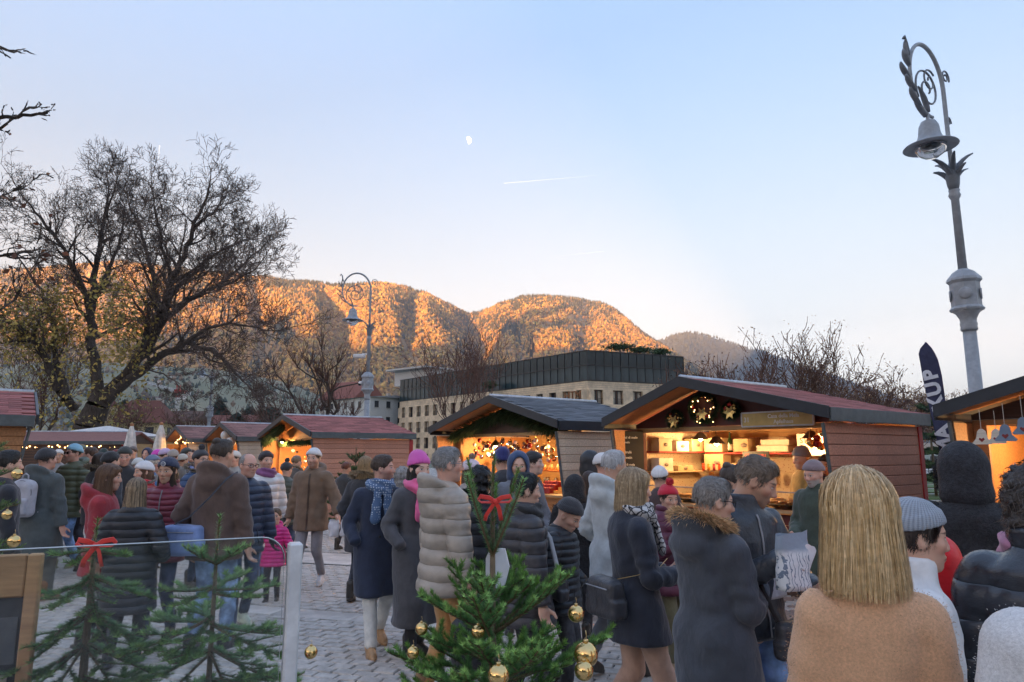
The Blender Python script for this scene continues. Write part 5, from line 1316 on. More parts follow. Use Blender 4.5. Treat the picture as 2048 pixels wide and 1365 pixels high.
def hair_sdf(style, ln=.25):
    def f(X, Y, Z):
        ang = np.arctan2(Y + .01, X); AX = np.abs(X)
        if style == 'short':
            d = ell(X, Y, Z, (0, -.016, .034), (.082, .101, .096)); d = smin(d, ell(X, Y, Z, (0, .030, .078), (.052, .050, .042)), .03)
            cut = -ell(X, Y, Z, (0, .108, -.022), (.082, .074, .102)); d = smax(d, cut, .010)
            d = smax(d, -(Z + .065 + .5 * np.clip(Y, -.1, .0) + np.where(AX > .06, .0, -.01)), .012)
            d = smax(d, Y - .10, .01)
            d = d - .0035 * vnoise(X, Y, Z, 130, 1) - .0025 * np.sin(ang * 40 + Z * 60)
        elif style == 'curly':
            d = ell(X, Y, Z, (0, -.022, .030), (.108, .122, .125)); d = np.minimum(d, ell(X, Y, Z, (0, -.05, -.06), (.098, .085, .10)))
            d = smax(d, -ell(X, Y, Z, (0, .120, -.035), (.066, .085, .092)), .012)
            d = d - .013 * vnoise(X, Y, Z, 95, 2) - .006 * vnoise(X, Y, Z, 210, 5)
        elif style == 'receding':
            d = ell(X, Y, Z, (0, -.020, .024), (.081, .099, .092)); d = smax(d, -ell(X, Y, Z, (0, .10, .045), (.085, .11, .135)), .012)
            d = smax(d, -(Z + .065 + .5 * np.clip(Y, -.1, .0)), .012); d = d - .003 * vnoise(X, Y, Z, 140, 3)
        else:   # long / bob / straight
            d = ell(X, Y, Z, (0, -.016, .034), (.085, .104, .098)); d = smin(d, ell(X, Y, Z, (0, .04, .070), (.058, .052, .046)), .03)
            d = smax(d, -ell(X, Y, Z, (0, .108, -.028), (.066, .068, .098)), .010)
            w = .084 + .012 * np.clip(-Z / .12, 0, 1) + (.02 * np.clip(-(Z + .12) / .2, 0, 1)); dd = .100 + .004 * np.clip(-Z / .1, 0, 1)
            k = np.sqrt((X / w) ** 2 + ((Y + .022) / dd) ** 2)
            c = (k - 1) * .09; c = np.maximum(c, Z - .03); c = smax(c, -(Z + ln + .012 * np.sin(ang * 7)), .015)
            c = smax(c, -ell(X, Y, Z, (0, .115, -.06), (.064, .098, .20)), .012)
            c = np.maximum(c, -((np.sqrt((X / (w - .03)) ** 2 + ((Y + .022) / (dd - .02)) ** 2) - 1) * .06) * np.where(Z < -.14, 1, -1e3) + 0 * c) if False else c
            d = smin(d, c, .02)
            d = d - .0035 * np.sin(ang * 34 + 2.5 * np.sin(Z * 22)) - .0028 * vnoise(X, Y, Z * .25, 150, 4)
        return d
    return f
def get_hair(style, h, ln=.25):
    lo = (-.135, -.165, -(ln + .03) if style in ('long', 'bob') else -.20); hi = (.135, .13, .185)
    return cached(('hair', style, ln), hair_sdf(style, ln), lo, hi, h)
def beanie_sdf(X, Y, Z):
    d = ell(X, Y, Z, (0, -.016, .040), (.089, .108, .104))
    br = Z - (.034 + .28 * np.clip(Y, -.12, .12))           # brim: higher at the forehead
    cuff = ell(X, Y, Z, (0, -.016, .030), (.0965, .1155, .120)); cuff = smax(cuff, br - .052, .008)
    d = smin(d, cuff, .004); d = smax(d, -br, .006)
    return d - .0012 * np.sin(np.arctan2(Y, X) * 46) - .004 * vnoise(X, Y, Z, 30, 2)
def slouch_sdf(X, Y, Z):
    return smin(beanie_sdf(X, Y, Z), ell(X, Y, Z, (0, -.035, .10), (.07, .085, .065)), .03)
def hood_sdf(X, Y, Z):
    d = ell(X, Y, Z, (0, -.030, .018), (.116, .135, .142)); d = smin(d, ell(X, Y, Z, (0, -.05, -.10), (.12, .11, .10)), .05)
    d = smax(d, -ell(X, Y, Z, (0, .125, -.02), (.082, .125, .125)), .018); d = smax(d, -ell(X, Y, Z, (0, -.01, .0), (.088, .108, .112)), .01)
    return d - .004 * vnoise(X, Y, Z, 40, 3)
def pom_sdf(X, Y, Z): return np.sqrt(X ** 2 + Y ** 2 + (Z - .165) ** 2) - .040 - .007 * vnoise(X, Y, Z, 150, 1)
def shoe_sdf(boot):
    def f(X, Y, Z):
        w = .040 + .008 * np.sin(np.clip((Y + .09) / .27, 0, 1) * pi)
        k = np.sqrt((X / w) ** 2 + ((Y - .045) / .145) ** 2); sole = np.maximum((k - 1) * .05, np.abs(Z - .016) - .016)
        up = cone(X, Y, Z, (0, .135, .036), (0, -.01, .062), .032, .045); up = smin(up, cone(X, Y, Z, (0, -.03, .06), (0, -.035, .20 if boot else .105), .044, .050), .03)
        up = smax(up, -(Z - .022), .008)
        return np.minimum(sole, up) - .002 * vnoise(X, Y, Z, 60, 1) - (.003 * np.cos((Y - .05) * 240) * np.exp(-((Z - .085) / .03) ** 2) if True else 0)
    return f
def hand_sdf(curl):
    """right hand: wrist at origin, fingers along +Y, thumb +X, back of the hand +Z"""
    def f(X, Y, Z):
        d = ell(X, Y, Z, (0, .052, 0), (.043, .058, .019)); d = smin(d, cone(X, Y, Z, (0, -.03, 0), (0, .03, 0), .027, .030), .02)
        for i, (x0, L, r) in enumerate(((.030, .070, .0095), (.010, .080, .0098), (-.011, .075, .0095), (-.030, .058, .0085))):
            p = np.array([x0, .094 - .004 * abs(i - 1), .0]); a = 0.
            for s_, fr in enumerate((.42, .32, .26)):
                a += curl * (.9, 1.1, .7)[s_]; q = p + np.array([x0 * .12 * (1 - curl * .5), cos(a), -sin(a)]) * L * fr
                d = smin(d, cone(X, Y, Z, p, q, r * (1 - .08 * s_), r * (.92 - .08 * s_)), .006); p = q
        p = np.array([.030, .030, -.006]); q = p + np.array([.034, .030, -.012 - .012 * curl]); r_ = q + np.array([.010 - .016 * curl, .030, -.010 - .012 * curl])
        d = smin(d, cone(X, Y, Z, p, q, .014, .0115), .012); d = smin(d, cone(X, Y, Z, q, r_, .0112, .0088), .005)
        return d
    return f
def get_hand(curl, h): return cached(('hand', curl), hand_sdf(curl), (-.07, -.065, -.13), (.095, .20, .05), h)

def xf(V, M):
    A = np.array(M); return V @ A[:3, :3].T + A[:3, 3]
def ik(S, T, l1, l2, pole):
    S, T, pole = Vector(S), Vector(T), Vector(pole); d = T - S; L = d.length
    if L > (l1 + l2) * .999: T = S + d.normalized() * (l1 + l2) * .999; d = T - S; L = d.length
    a = (l1 * l1 - l2 * l2 + L * L) / (2 * L); h = sqrt(max(0, l1 * l1 - a * a)); u = d / L
    p = pole - u * pole.dot(u); p = p.normalized() if p.length > 1e-6 else u.orthogonal()
    return S + u * a + p * h, T
ARMS = {'down': (.245, .03, .84), 'pocket': (.215, .13, .97), 'swing': (.25, .20, .90), 'back': (.25, -.17, .88), 'chest': (.09, .26, 1.20), 'mouth': (.05, .24, 1.36), 'belly': (.10, .27, 1.05), 'side': (.33, .10, .92)}
TORSO_Z = [.20, .55, .80, .95, 1.08, 1.25, 1.36, 1.425, 1.465, 1.505, 1.53]
TORSO_W = [.178, .178, .176, .164, .146, .154, .158, .138, .102, .070, .030]
TORSO_D = [.140, .134, .126, .116, .104, .114, .116, .104, .088, .068, .028]
def jacket_sdf(J, sp, arms, LG=None):
    hem = J.get('hem', .78); b = J.get('bulk', .02); fl = J.get('flare', 0.); per = J.get('quilt', 0); qa = J.get('qamp', .012); bd = sp.get('build', 1.); slim = J.get('waist', 1.)
    zs = np.array(TORSO_Z); W = np.array(TORSO_W) * bd; D = np.array(TORSO_D) * (1 + (bd - 1) * 1.3)
    if sp.get('fem'): W = W * np.array([1.02, 1.02, 1.03, 1.0, .94, .94, .93, .92, .93, .95, 1]); D = D * np.array([1, 1, 1.02, 1, .95, 1.02, 1, .95, .95, 1, 1])
    fold = J.get('fold', .012); sd = J.get('seed', 1)
    def f(X, Y, Z):
        w = np.interp(Z, zs, W) + b * .75 * np.interp(Z, [1.42, 1.52], [1, .25]); d = np.interp(Z, zs, D) + b * .85 * np.interp(Z, [1.42, 1.52], [1, .3])
        ex = fl * np.clip((1.0 - Z) / .5, 0, 1.4); w = w + ex; d = d + ex
        if slim < 1: k_ = 1 - (1 - slim) * np.exp(-((Z - 1.06) / .12) ** 2); w = w * k_; d = d * k_
        cy = np.interp(Z, [.8, 1.1, 1.3, 1.5], [0, .005, .0, -.022])
        p = 2.35; k = (np.abs(X / w) ** p + np.abs((Y - cy) / d) ** p) ** (1 / p)
        t = (k - 1) * np.minimum(w, d) * .92
        if per: t = t - qa * ((np.abs(np.sin(pi * (Z - hem + .006 * np.sin(X * 26 + sd) + .003 * np.sin(Y * 40)) / per)) + .01) ** .42 - .55) * np.interp(Z, [1.40, 1.47], [1, .2])
        else: t = t - fold * (.9 - 1.8 * np.abs(vnoise(X, Y, Z * .5, 13, sd))) - fold * .6 * (.8 - 1.6 * np.abs(vnoise(X * .8, Y, Z * 1.1, 29, sd + 3)))
        t = t - .0045 * (np.abs(Z - hem - .016) < .016)
        if LG is not None and hem < .72:
            for hip, kn, an in LG: t = smin(t, np.minimum(cone(X, Y, Z, hip, kn, .11 + b * .6, .10 + b), cone(X, Y, Z, kn, an, .10 + b, .10 + b)), .07)
        t = smax(t, hem - Z, .018); t = smax(t, Z - 1.535, .01)
        for (S, El, Wr, r) in arms:
            for (a, c, ra, rb, o) in ((S, El, .060 + b * .75, .050 + b * .62, 0.), (El, Wr, .050 + b * .62, .040 + b * .42, .31)):
                ds, tt = cone(X, Y, Z, a, c, 0, 0, True); L = float(np.linalg.norm(np.subtract(c, a)))
                q = ds - (ra + (rb - ra) * tt) * r
                if per: q = q - qa * .8 * (np.sqrt(np.abs(np.sin(pi * (tt * L + o) / per)) + .02) - .55)
                else: q = q - fold * .9 * np.sin((tt * L + o) * 62 + 2.2 * np.sin(X * 31 + sd) + 1.5 * np.sin(Z * 23)) * np.exp(-((tt * L + o - .31) / .15) ** 2) - fold * .8 * (.8 - 1.6 * np.abs(vnoise(X, Y, Z, 24, sd + 1))) - (.004 if o else 0) * (tt * L > L - .03)
                if o: dv = np.subtract(c, a) / L; q = smax(q, (X - c[0]) * dv[0] + (Y - c[1]) * dv[1] + (Z - c[2]) * dv[2], .008)
                t = smin(t, q, .013)
        co = J.get('collar', 0)
        if co:
            k = np.sqrt((X / .078) ** 2 + ((Y + .018) / .082) ** 2); ring = np.abs((k - 1) * .08) - (.013 + .3 * b); ring = np.maximum(ring, np.maximum(1.44 - Z, Z - (1.50 + co) + .10 * np.clip(Y, -.1, .1)))
            t = smin(t, ring, .02)
        if J.get('hood') == 'down':
            cyl = np.sqrt((X / 1.15) ** 2 + ((Y + .075) / 1.0) ** 2 + 0 * Z); tr = np.sqrt((cyl - .088) ** 2 + ((Z - 1.485 + .45 * (Y + .075)) / 1.15) ** 2) - .040 * np.interp(Y, [-.2, .06], [1.25, .55])
            bag = ell(X, Y, Z, (0, -.150, 1.42), (.125, .055, .085)); t = smin(t, smin(tr, bag, .03), .02)
        return t
    return f
def legs_sdf(Lg, L):
    f_ = Lg.get('fit', 1.); sd = Lg.get('seed', 2); wide = Lg.get('wide', 0.)
    def f(X, Y, Z):
        d = ell(X, Y, Z, (0, -.005, .95), (.168, .118, .13))
        for hip, kn, an in L:
            u = cone(X, Y, Z, hip, kn, .090 * f_, .066 * f_); d2, tt = cone(X, Y, Z, kn, an, 0, 0, True)
            lo = d2 - (.066 * f_ + (.052 * f_ + wide - .066 * f_) * tt) - .006 * np.sin(Z * 95 + 2 * np.sin(X * 40 + sd)) * np.clip(tt * 1.6 - .5, 0, 1) - .004 * np.sin(Z * 60 + X * 30 + sd) * (1 - tt) * tt * 4
            lo = smax(lo, an[2] - .028 - Z, .006)
            d = smin(d, smin(u, lo, .02), .022)
        return d - .0045 * vnoise(X, Y, Z * .6, 24, sd)
    return f
PEOPLE = {}
def fur_mesh(pts_r, n, ln, w, col, seed=0, down=0.):
    """pts_r: list of (centre, radius, axis point) rings as sample function arrays -> hair spikes"""
    C, Nn = pts_r; r = np.random.default_rng(seed); i = r.integers(0, len(C), n); base = C[i] + r.normal(0, .006, (n, 3)); d = Nn[i] + r.normal(0, .38, (n, 3)); d[:, 2] -= down; d /= np.linalg.norm(d, axis=1, keepdims=True)
    L = ln * r.uniform(.5, 1.25, (n, 1)); s = np.cross(d, r.normal(0, 1, (n, 3))); s /= np.linalg.norm(s, axis=1, keepdims=True); bend = np.array([0, 0, -.25]) * L
    V = np.stack([base - s * w, base + s * w, base + d * L * .6 + s * w * .6 + bend * .3, base + d * L + bend, base + d * L * .6 - s * w * .6 + bend * .3], 1).reshape(-1, 3)
    me = np_mesh('fur', V, np.arange(n * 5).reshape(-1, 5), [mat('vcol', (1, 1, 1), 'furcol', sc=40)], smooth=False)
    set_col(me, 'col', np.repeat(np.asarray(col) * r.uniform(.45, 1.35, (n, 1)), 5, 0)); return me
def person(key, label, px, Y, top, th, j, legs=None, hair=('short', (.05, .035, .025)), hat=None, arms=('down', 'down'), head=(0, 0), stride=.10, tone='fair', fem=False, beard=0., shoes=('boot', (.03, .025, .02)), lod=None, build=1., scarf=None, glasses=None, hands=(1, 1), curl=(.45, .45), lean=0., smile=.0, brow=None, headk=1., x=None, gloves=None, lips=.55, group='people visiting the Christmas market', hem_extra=None, fur=None, extra=None, X=None, curlh=None):
    d = Y; nearest = d < 5.3; mid = d < 8.5
    lod = lod if lod is not None else (0 if nearest else 1 if mid else 2 if d < 12 else 3)
    HB, HH, HR = ((.0160, .0068, .0085), (.0220, .0100, .0120), (.031, .0140, .0160), (.040, .0180, .0200))[lod]
    ztop = at(px, top, Y).z; hatk = {'beanie': .022, 'pom': .085, 'slouch': .035, 'hood': .035}.get(hat[0] if hat else '', .008 + (.03 if hair and hair[0] == 'curly' else 0))
    s = (ztop) / (1.748 + hatk) / (1 + (headk - 1) * .13)
    pos = atz(px, Y, 1.2 * s); th = radians(th); rz = -th
    root = thing('person', label, 'person', (pos.x, pos.y, 0), rz, group); root.scale = (s, s, s)
    sp = dict(build=build, fem=fem); sgn = (1, -1)
    # ---------------- skeleton
    LG = []; feet = []
    for k, sg in enumerate(sgn):
        hip = Vector((sg * .088, 0, .93)); fy = stride * (1 if k == 0 else -1); lift = max(0, -fy) * .32
        an = Vector((sg * (.095 + (.02 if legs and legs.get('apart') else 0)), fy, .085 + lift)); kn, an = ik(hip, an, .44, .42, (sg * .06, 1, 0)); LG.append((hip, kn, an)); feet.append((an, lift))
    AR = []; hd = []
    sw = .157 * (1 + (build - 1) * .8) * (.93 if fem else 1.)
    for k, sg in enumerate(sgn):
        a = arms[k]; t = ARMS[a] if isinstance(a, str) else a
        bk = j.get('bulk', .02); S = Vector((sg * (sw + .35 * bk), -.01, 1.382)); T = Vector((sg * (t[0] + (1.3 * bk if t[2] < 1 else 0)) if isinstance(a, str) else t[0], t[1], t[2]))
        pole = (sg * .55, -1., -.45) if T.z > .98 else (sg * .35, -1, 0); El, Wr = ik(S, T, .285, .245, pole)
        AR.append((tuple(S), tuple(El), tuple(Wr), 1.)); hd.append((El, Wr))
    # ---------------- jacket / coat
    jq = dict(quilt=j['quilt'], hem=j.get('hem', .78)) if j.get('quilt') and j.get('m') == 'puffer' else {}
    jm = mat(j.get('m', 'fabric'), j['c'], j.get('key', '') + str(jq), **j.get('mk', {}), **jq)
    allp = np.array([p for a in AR for p in a[:3]]); pad = .10 + j.get('bulk', .02)
    lo = np.minimum(allp.min(0) - pad, [-.27 * build - j.get('flare', 0), -.25 * build - j.get('flare', 0), 0]); hi = np.maximum(allp.max(0) + pad, [.27 * build + j.get('flare', 0), .24 * build + j.get('flare', 0), 1.62]); lo[2] = j.get('hem', .78) - .04; lo[2] = min(lo[2], allp[:, 2].min() - .09); hi[2] = max(1.62, allp[:, 2].max() + .1)
    LGt = [tuple(map(tuple, l)) for l in LG]
    if j.get('hem', .78) < .72: lo[1] -= abs(stride) * .6; hi[1] += abs(stride) * .6
    V, Q = sdf_mesh(jacket_sdf(j, sp, AR, LGt), lo, hi, HB)
    Vj = V
    if lean: V = xf(V, Matrix.Translation((0, 0, .9)) @ Matrix.Rotation(-lean, 4, 'X') @ Matrix.Translation((0, 0, -.9)))
    LM = Matrix.Translation((0, 0, .9)) @ Matrix.Rotation(-lean, 4, 'X') @ Matrix.Translation((0, 0, -.9)) if lean else Matrix.Identity(4)
    jk = link(j.get('name', 'jacket'), np_mesh('jacket', V, Q, [jm]), root)
    if j.get('fuzz'): fuzz(jk, V, Q, *j['fuzz'])
    if j.get('m') == 'puffer' and j.get('pocket', True) and lod < 2 or j.get('pocket'): pockets(j, sp, LM, root, lod)
    # ---------------- trousers, shoes
    legs = legs or dict(c=(.02, .022, .03))
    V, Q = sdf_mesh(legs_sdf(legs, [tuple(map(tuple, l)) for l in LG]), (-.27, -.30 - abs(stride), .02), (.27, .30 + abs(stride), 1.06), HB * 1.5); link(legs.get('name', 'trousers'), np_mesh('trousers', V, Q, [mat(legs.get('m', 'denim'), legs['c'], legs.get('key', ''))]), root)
    Vs, Qs = cached(('shoe', shoes[0] == 'boot'), shoe_sdf(shoes[0] == 'boot'), (-.07, -.12, -.01), (.07, .21, .27), .012 if lod < 2 else .02)
    for k, (an, lift) in enumerate(feet):
        M = Matrix.Translation((an.x, an.y, an.z - .085)) @ Matrix.Rotation(-sgn[k] * .12, 4, 'Z') @ Matrix.Rotation(-lift * 4.2, 4, 'X') if lift else Matrix.Translation((an.x, an.y, an.z - .085)) @ Matrix.Rotation(-sgn[k] * .14, 4, 'Z')
        ks = ('shoemesh', shoes[0] == 'boot', tuple(shoes[1]), lod < 2)
        if ks not in _HC: _HC[ks] = np_mesh('shoe', Vs, Qs, [mat('leather', shoes[1], 'shoe')])
        link('shoe', _HC[ks], root).matrix_local = M
    # ---------------- body with head and hands, one mesh
    HM = LM @ Matrix.Translation((0, -.022, 1.50)) @ Matrix.Rotation(-radians(head[0]), 4, 'Z') @ Matrix.Rotation(-radians(head[1]), 4, 'X') @ Matrix.Translation((0, .037, .132 * headk)) @ Matrix.Scale(headk * 1.03, 4)
    Vh, Qh = get_head(fem, HH)
    bj = dict(hem=.80, bulk=-.022, fold=0)
    A2 = [(a, b_, c, .62) for a, b_, c, r in AR]
    bz = min(.75, allp[:, 2].min() - .06)
    Vb, Qb = sdf_mesh(lambda X, Y_, Z: np.minimum(jacket_sdf(bj, sp, A2)(X, Y_, Z), legs_sdf(dict(fit=.72), [tuple(map(tuple, l)) for l in LG])(X, Y_, Z)), (lo[0], min(lo[1], -.30 - abs(stride)), .02), (hi[0], max(hi[1], .30 + abs(stride)), max(1.56, hi[2])), .07)
    if lean: Vb = np.where(Vb[:, 2:] > .9, xf(Vb, LM), Vb)
    parts = [(xf(Vh, HM), Qh, Vh)] + [(Vb, Qb, None)]
    info = dict(root=root, s=s, rz=rz, pos=pos, th=th)
    W = Matrix.Translation(pos * 1.0) if False else Matrix.Translation((pos.x, pos.y, 0)) @ Matrix.Rotation(rz, 4, 'Z') @ Matrix.Scale(s, 4)
    info['W'] = W; info['HM'] = HM; info['hand'] = []
    for k, (El, Wr) in enumerate(hd):
        sg = sgn[k]; dd = (Wr - El).normalized(); thumb = Vector((-sg * .25, 1, .15)) if abs(dd.y) < .75 else Vector((-sg * .5, 0, 1))
        tx = (thumb - dd * thumb.dot(dd)).normalized(); zz = tx.cross(dd) if sg > 0 else dd.cross(tx)
        Mh = LM @ Matrix(((tx.x, dd.x, zz.x, Wr.x), (tx.y, dd.y, zz.y, Wr.y), (tx.z, dd.z, zz.z, Wr.z), (0, 0, 0, 1)))
        grip = W @ Mh @ Vector((0, .085, -.035)); info['hand'].append(grip); info.setdefault('hm', []).append(W @ Mh)
        if not hands[k] or arms[k] == 'pocket': continue
        V_, Q_ = get_hand(curl[k], .0062 if lod == 0 else .009 if lod == 1 else .014)
        Vx = xf(V_, Mh)
        det = np.linalg.det(np.array(Mh)[:3, :3])
        Qx = Q_ if det > 0 else Q_[:, ::-1]
        if gloves: link('glove', np_mesh('glove', Vx, Qx, [mat('wool', gloves, 'glove')]), root)
        else: parts.append((Vx, Qx, None))
    nv = 0; VV = []; QQ = []; HLv = []
    for v, q, hl in parts: VV.append(v); QQ.append(q + nv); HLv.append(hl if hl is not None else np.tile([0, -1., -1.], (len(v), 1))); nv += len(v)
    me = np_mesh('body', np.concatenate(VV), np.concatenate(QQ), [SKIN])
    def pattr(nm, arr, ty='FLOAT_VECTOR'):
        a = me.attributes.new(nm, ty, 'POINT'); a.data.foreach_set('vector', np.asarray(arr, np.float32).ravel())
    hc = hair[1] if hair else (.05, .035, .025)
    bc = brow or sh(hc, .6); n_ = len(me.vertices)
    pattr('hl', np.concatenate(HLv)); pattr('tone', np.tile(TONES[tone], (n_, 1))); pattr('brow', np.tile(bc, (n_, 1))); pattr('aux', np.tile([beard, lips if fem else lips * .55, smile], (n_, 1)))
    link('body', me, root)
    # ---------------- hair, hat, scarf, glasses
    if hair and hair[0] != 'none':
        st = hair[0]; ln = hair[2] if len(hair) > 2 else .25
        kx = {'bun': 'short', 'updo': 'short'}.get(st, st)
        V, Q = get_hair(kx, HR, ln)
        if hat and st in ('short', 'bun', 'curly', 'receding'): V, Q = clip_top(V, Q, .052) if hat[0] != 'hood' else (V, Q)
        elif hat and hat[0] != 'hood': V, Q = clip_top(V, Q, .045); V = V * np.where(V[:, 2:] > -.02, [[.93, .93, 1.]], [[1., 1., 1.]])
        hm = mat('hair', sh(hc, 1.25) if len(hair) > 3 else hc, 'h' + str(hair[3] if len(hair) > 3 else ''), **({'hi': hair[3]} if len(hair) > 3 else {}))
        if len(Q) and not (hat and hat[0] == 'hood'):
            ho = link('hair', np_mesh('hair', V, Q, [hm]), root); ho.matrix_local = HM
            if st == 'bun': mb = MB(); mb.smooth = True; mb.ball((0, -.070, .105), .036, 12, 9, (1, 1, .9)); b_ = mb.build('hair_bun', hm, ho)
            if lod <= 1 and not (hat and st in ('long', 'bob')): strands(ho, V, Q, st, hc, hair[3] if len(hair) > 3 else sh(hc, 1.6), (4000 if Y < 2.6 else 1800) if lod == 0 else 500)
    if hat:
        hc2 = hat[1]; fn = {'beanie': beanie_sdf, 'pom': beanie_sdf, 'slouch': slouch_sdf, 'hood': hood_sdf}[hat[0]]
        V, Q = cached(('hat', hat[0] if hat[0] != 'pom' else 'beanie'), fn, (-.15, -.19, -.22) if hat[0] == 'hood' else (-.115, -.155, -.03), (.15, .14, .18), HR)
        o = link('hood' if hat[0] == 'hood' else 'beanie', np_mesh('beanie', V, Q, [mat(j.get('m', 'fabric'), hc2, 'hood' + j.get('key', ''), **j.get('mk', {})) if hat[0] == 'hood' else mat('knit', hc2)]), root); o.matrix_local = HM
        if hat[0] == 'pom':
            V, Q = cached('pom', pom_sdf, (-.06, -.06, .10), (.06, .06, .23), .009); p = link('pompom', np_mesh('pompom', V, Q, [mat('fur', hat[2] if len(hat) > 2 else hc2)]), o)
    if scarf:
        ms = scarf[2] if len(scarf) > 2 else mat('wool', scarf[0])
        def sc(X, Y, Z):
            c = np.sqrt((X / 1.08) ** 2 + ((Y + .008)) ** 2); r = .034 + .007 * np.sin(Z * 80 + np.arctan2(Y, X) * 3) + .012 * np.clip(Y / .1, -1, 1)
            d = np.sqrt((c - .096) ** 2 + ((Z + .155 + .10 * Y) / 1.55) ** 2) - r
            if scarf[1]:
                d = smin(d, cone(X, Y * 2.4, Z, (-.035, .115 * 2.4, -.18), (-.065, .150 * 2.4, -.18 - scarf[1]), .036, .052) * .6, .02); d = smin(d, cone(X, Y * 2.4, Z, (.045, .11 * 2.4, -.18), (.080, .150 * 2.4, -.18 - scarf[1] * .75), .034, .050) * .6, .02)
            return d - .005 * vnoise(X, Y, Z, 55, 2)
        V, Q = sdf_mesh(sc, (-.17, -.16, -.24 - (scarf[1] or 0)), (.17, .24, -.05), .010 if lod < 2 else .014); o = link('scarf', np_mesh('scarf', V, Q, [ms]), root); o.matrix_local = LM @ Matrix.Translation((0, .015, 1.632))
    if glasses:
        mb = MB(); mb.smooth = True; gm = mat('plastic', glasses[0], 'gl', rough=.2)
        for sg in sgn:
            c = Vector((sg * .033, .104, .004)); n = 16; rim = [c + Vector((.0245 * cos(2 * pi * i / n), -.012 * abs(cos(2 * pi * i / n)) * (1 if sg * cos(2 * pi * i / n) > 0 else 0), .018 * sin(2 * pi * i / n))) for i in range(n + 1)]
            mb.tube(rim, .0022, 5, False); mb.tube([c + Vector((sg * .024, -.012, .006)), Vector((sg * .077, .05, .012)), Vector((sg * .082, -.01, .010))], .0022, 5)
        mb.tube([(-.009, .106, .008), (.009, .106, .008)], .0022, 5)
        o = mb.build('glasses', gm, root); o.matrix_local = HM
        if glasses[1]:
            mb = MB(); 
            for sg in sgn: mb.lathe([(.023, 0), (.023, .002)], (sg * .033, .103, .004), 14, Matrix.Rotation(pi / 2, 4, 'X') @ Matrix.Scale(.75, 4, (0, 1, 0)))
            l = mb.build('lens', mat('plastic', (.01, .01, .012), 'lens', rough=.08), o)
    if fur:      # fur trim of a hood lying on the shoulders or round the face
        kind, fc, n, ln = fur; a = np.linspace(0, 2 * pi, 120)
        if kind == 'down': C = np.stack([.135 * np.sin(a), -.050 - .120 * np.cos(a) * .9, 1.515 + .05 * np.cos(a) + 0 * a], 1); Nn = np.stack([np.sin(a), -np.cos(a) * .8, .55 + 0 * a], 1)
        else: C = np.stack([.092 * np.sin(a), .075 - .02 * np.cos(a), .132 * np.cos(a) - .015], 1); Nn = np.stack([np.sin(a), .55 + 0 * a, np.cos(a)], 1)
        me = fur_mesh((C, Nn), n, ln, .0028 if lod < 2 else .006, fc, 3); o = link('fur_trim', me, root)
        o.matrix_local = LM if kind == 'down' else HM
    if j.get('zip') is not None:
        prof = jacket_sdf(j, sp, []); zz = np.linspace(j.get('hem', .78) + .02, 1.44, 26); ys = np.linspace(.02, .42, 120); P = []
        for z in zz:
            v = prof(np.zeros(120), ys, np.full(120, z)); k = np.argmax(v > 0); P.append(LM @ Vector((j.get('zipx', 0.), ys[k] + .003, z)))
        mb = MB(); mb.tube(P, j.get('zipw', .010), 6, True, .4, up=(1, 0, 0)); mb.build('zipper', mat('plastic', j['zip'], 'zip'), root)
    if j.get('buttons') is not None:
        prof = jacket_sdf(j, sp, []); ys = np.linspace(.02, .42, 120)
        for z in (1.30, 1.16, 1.02, .88):
            v = prof(np.full(120, .02), ys, np.full(120, z)); k = np.argmax(v > 0); mb = MB(); mb.smooth = True; mb.ball(LM @ Vector((.025, ys[k] + .002, z)), .012, 8, 6, (1, .4, 1)); mb.build('button', mat('plastic', j['buttons'], 'btn'), root)
    PEOPLE[key] = info; return info
def pockets(j, sp, LM, root, lod):
    prof = jacket_sdf(j, sp, []); ys = np.linspace(.0, .42, 140)
    for sg in (1, -1):
        P = []
        for f in np.linspace(0, 1, 6):
            z = max(.98 - .15 * f, j.get('hem', .78) + .06); x = sg * (.095 + .03 * f); v = prof(np.full(140, x), ys, np.full(140, z)); k = np.argmax(v > 0); P.append(LM @ Vector((x, ys[k] + .001, z)))
        mb = MB(); mb.tube(P, .007, 6, True, .5); mb.build('pocket_welt', mat('fabric', sh(j['c'], .55), 'welt'), root)
def clip_top(V, Q, z):
    keep = (V[:, 2] < z); q = Q[keep[Q].all(1)]; u, inv = np.unique(q, return_inverse=True); return (V[u], inv.reshape(q.shape)) if len(q) else (V[:0], q)
def surf_samples(V, Q, n, r):
    a, b, c, d = (V[Q[:, k]] for k in range(4)); nr = np.cross(c - a, d - b); ar = np.linalg.norm(nr, axis=1); nr /= ar[:, None] + 1e-12
    i = r.choice(len(Q), n, p=ar / ar.sum()); u, w = r.random((n, 1)), r.random((n, 1))
    return (a[i] * (1 - u) + b[i] * u) * (1 - w) + (d[i] * (1 - u) + c[i] * u) * w, nr[i]
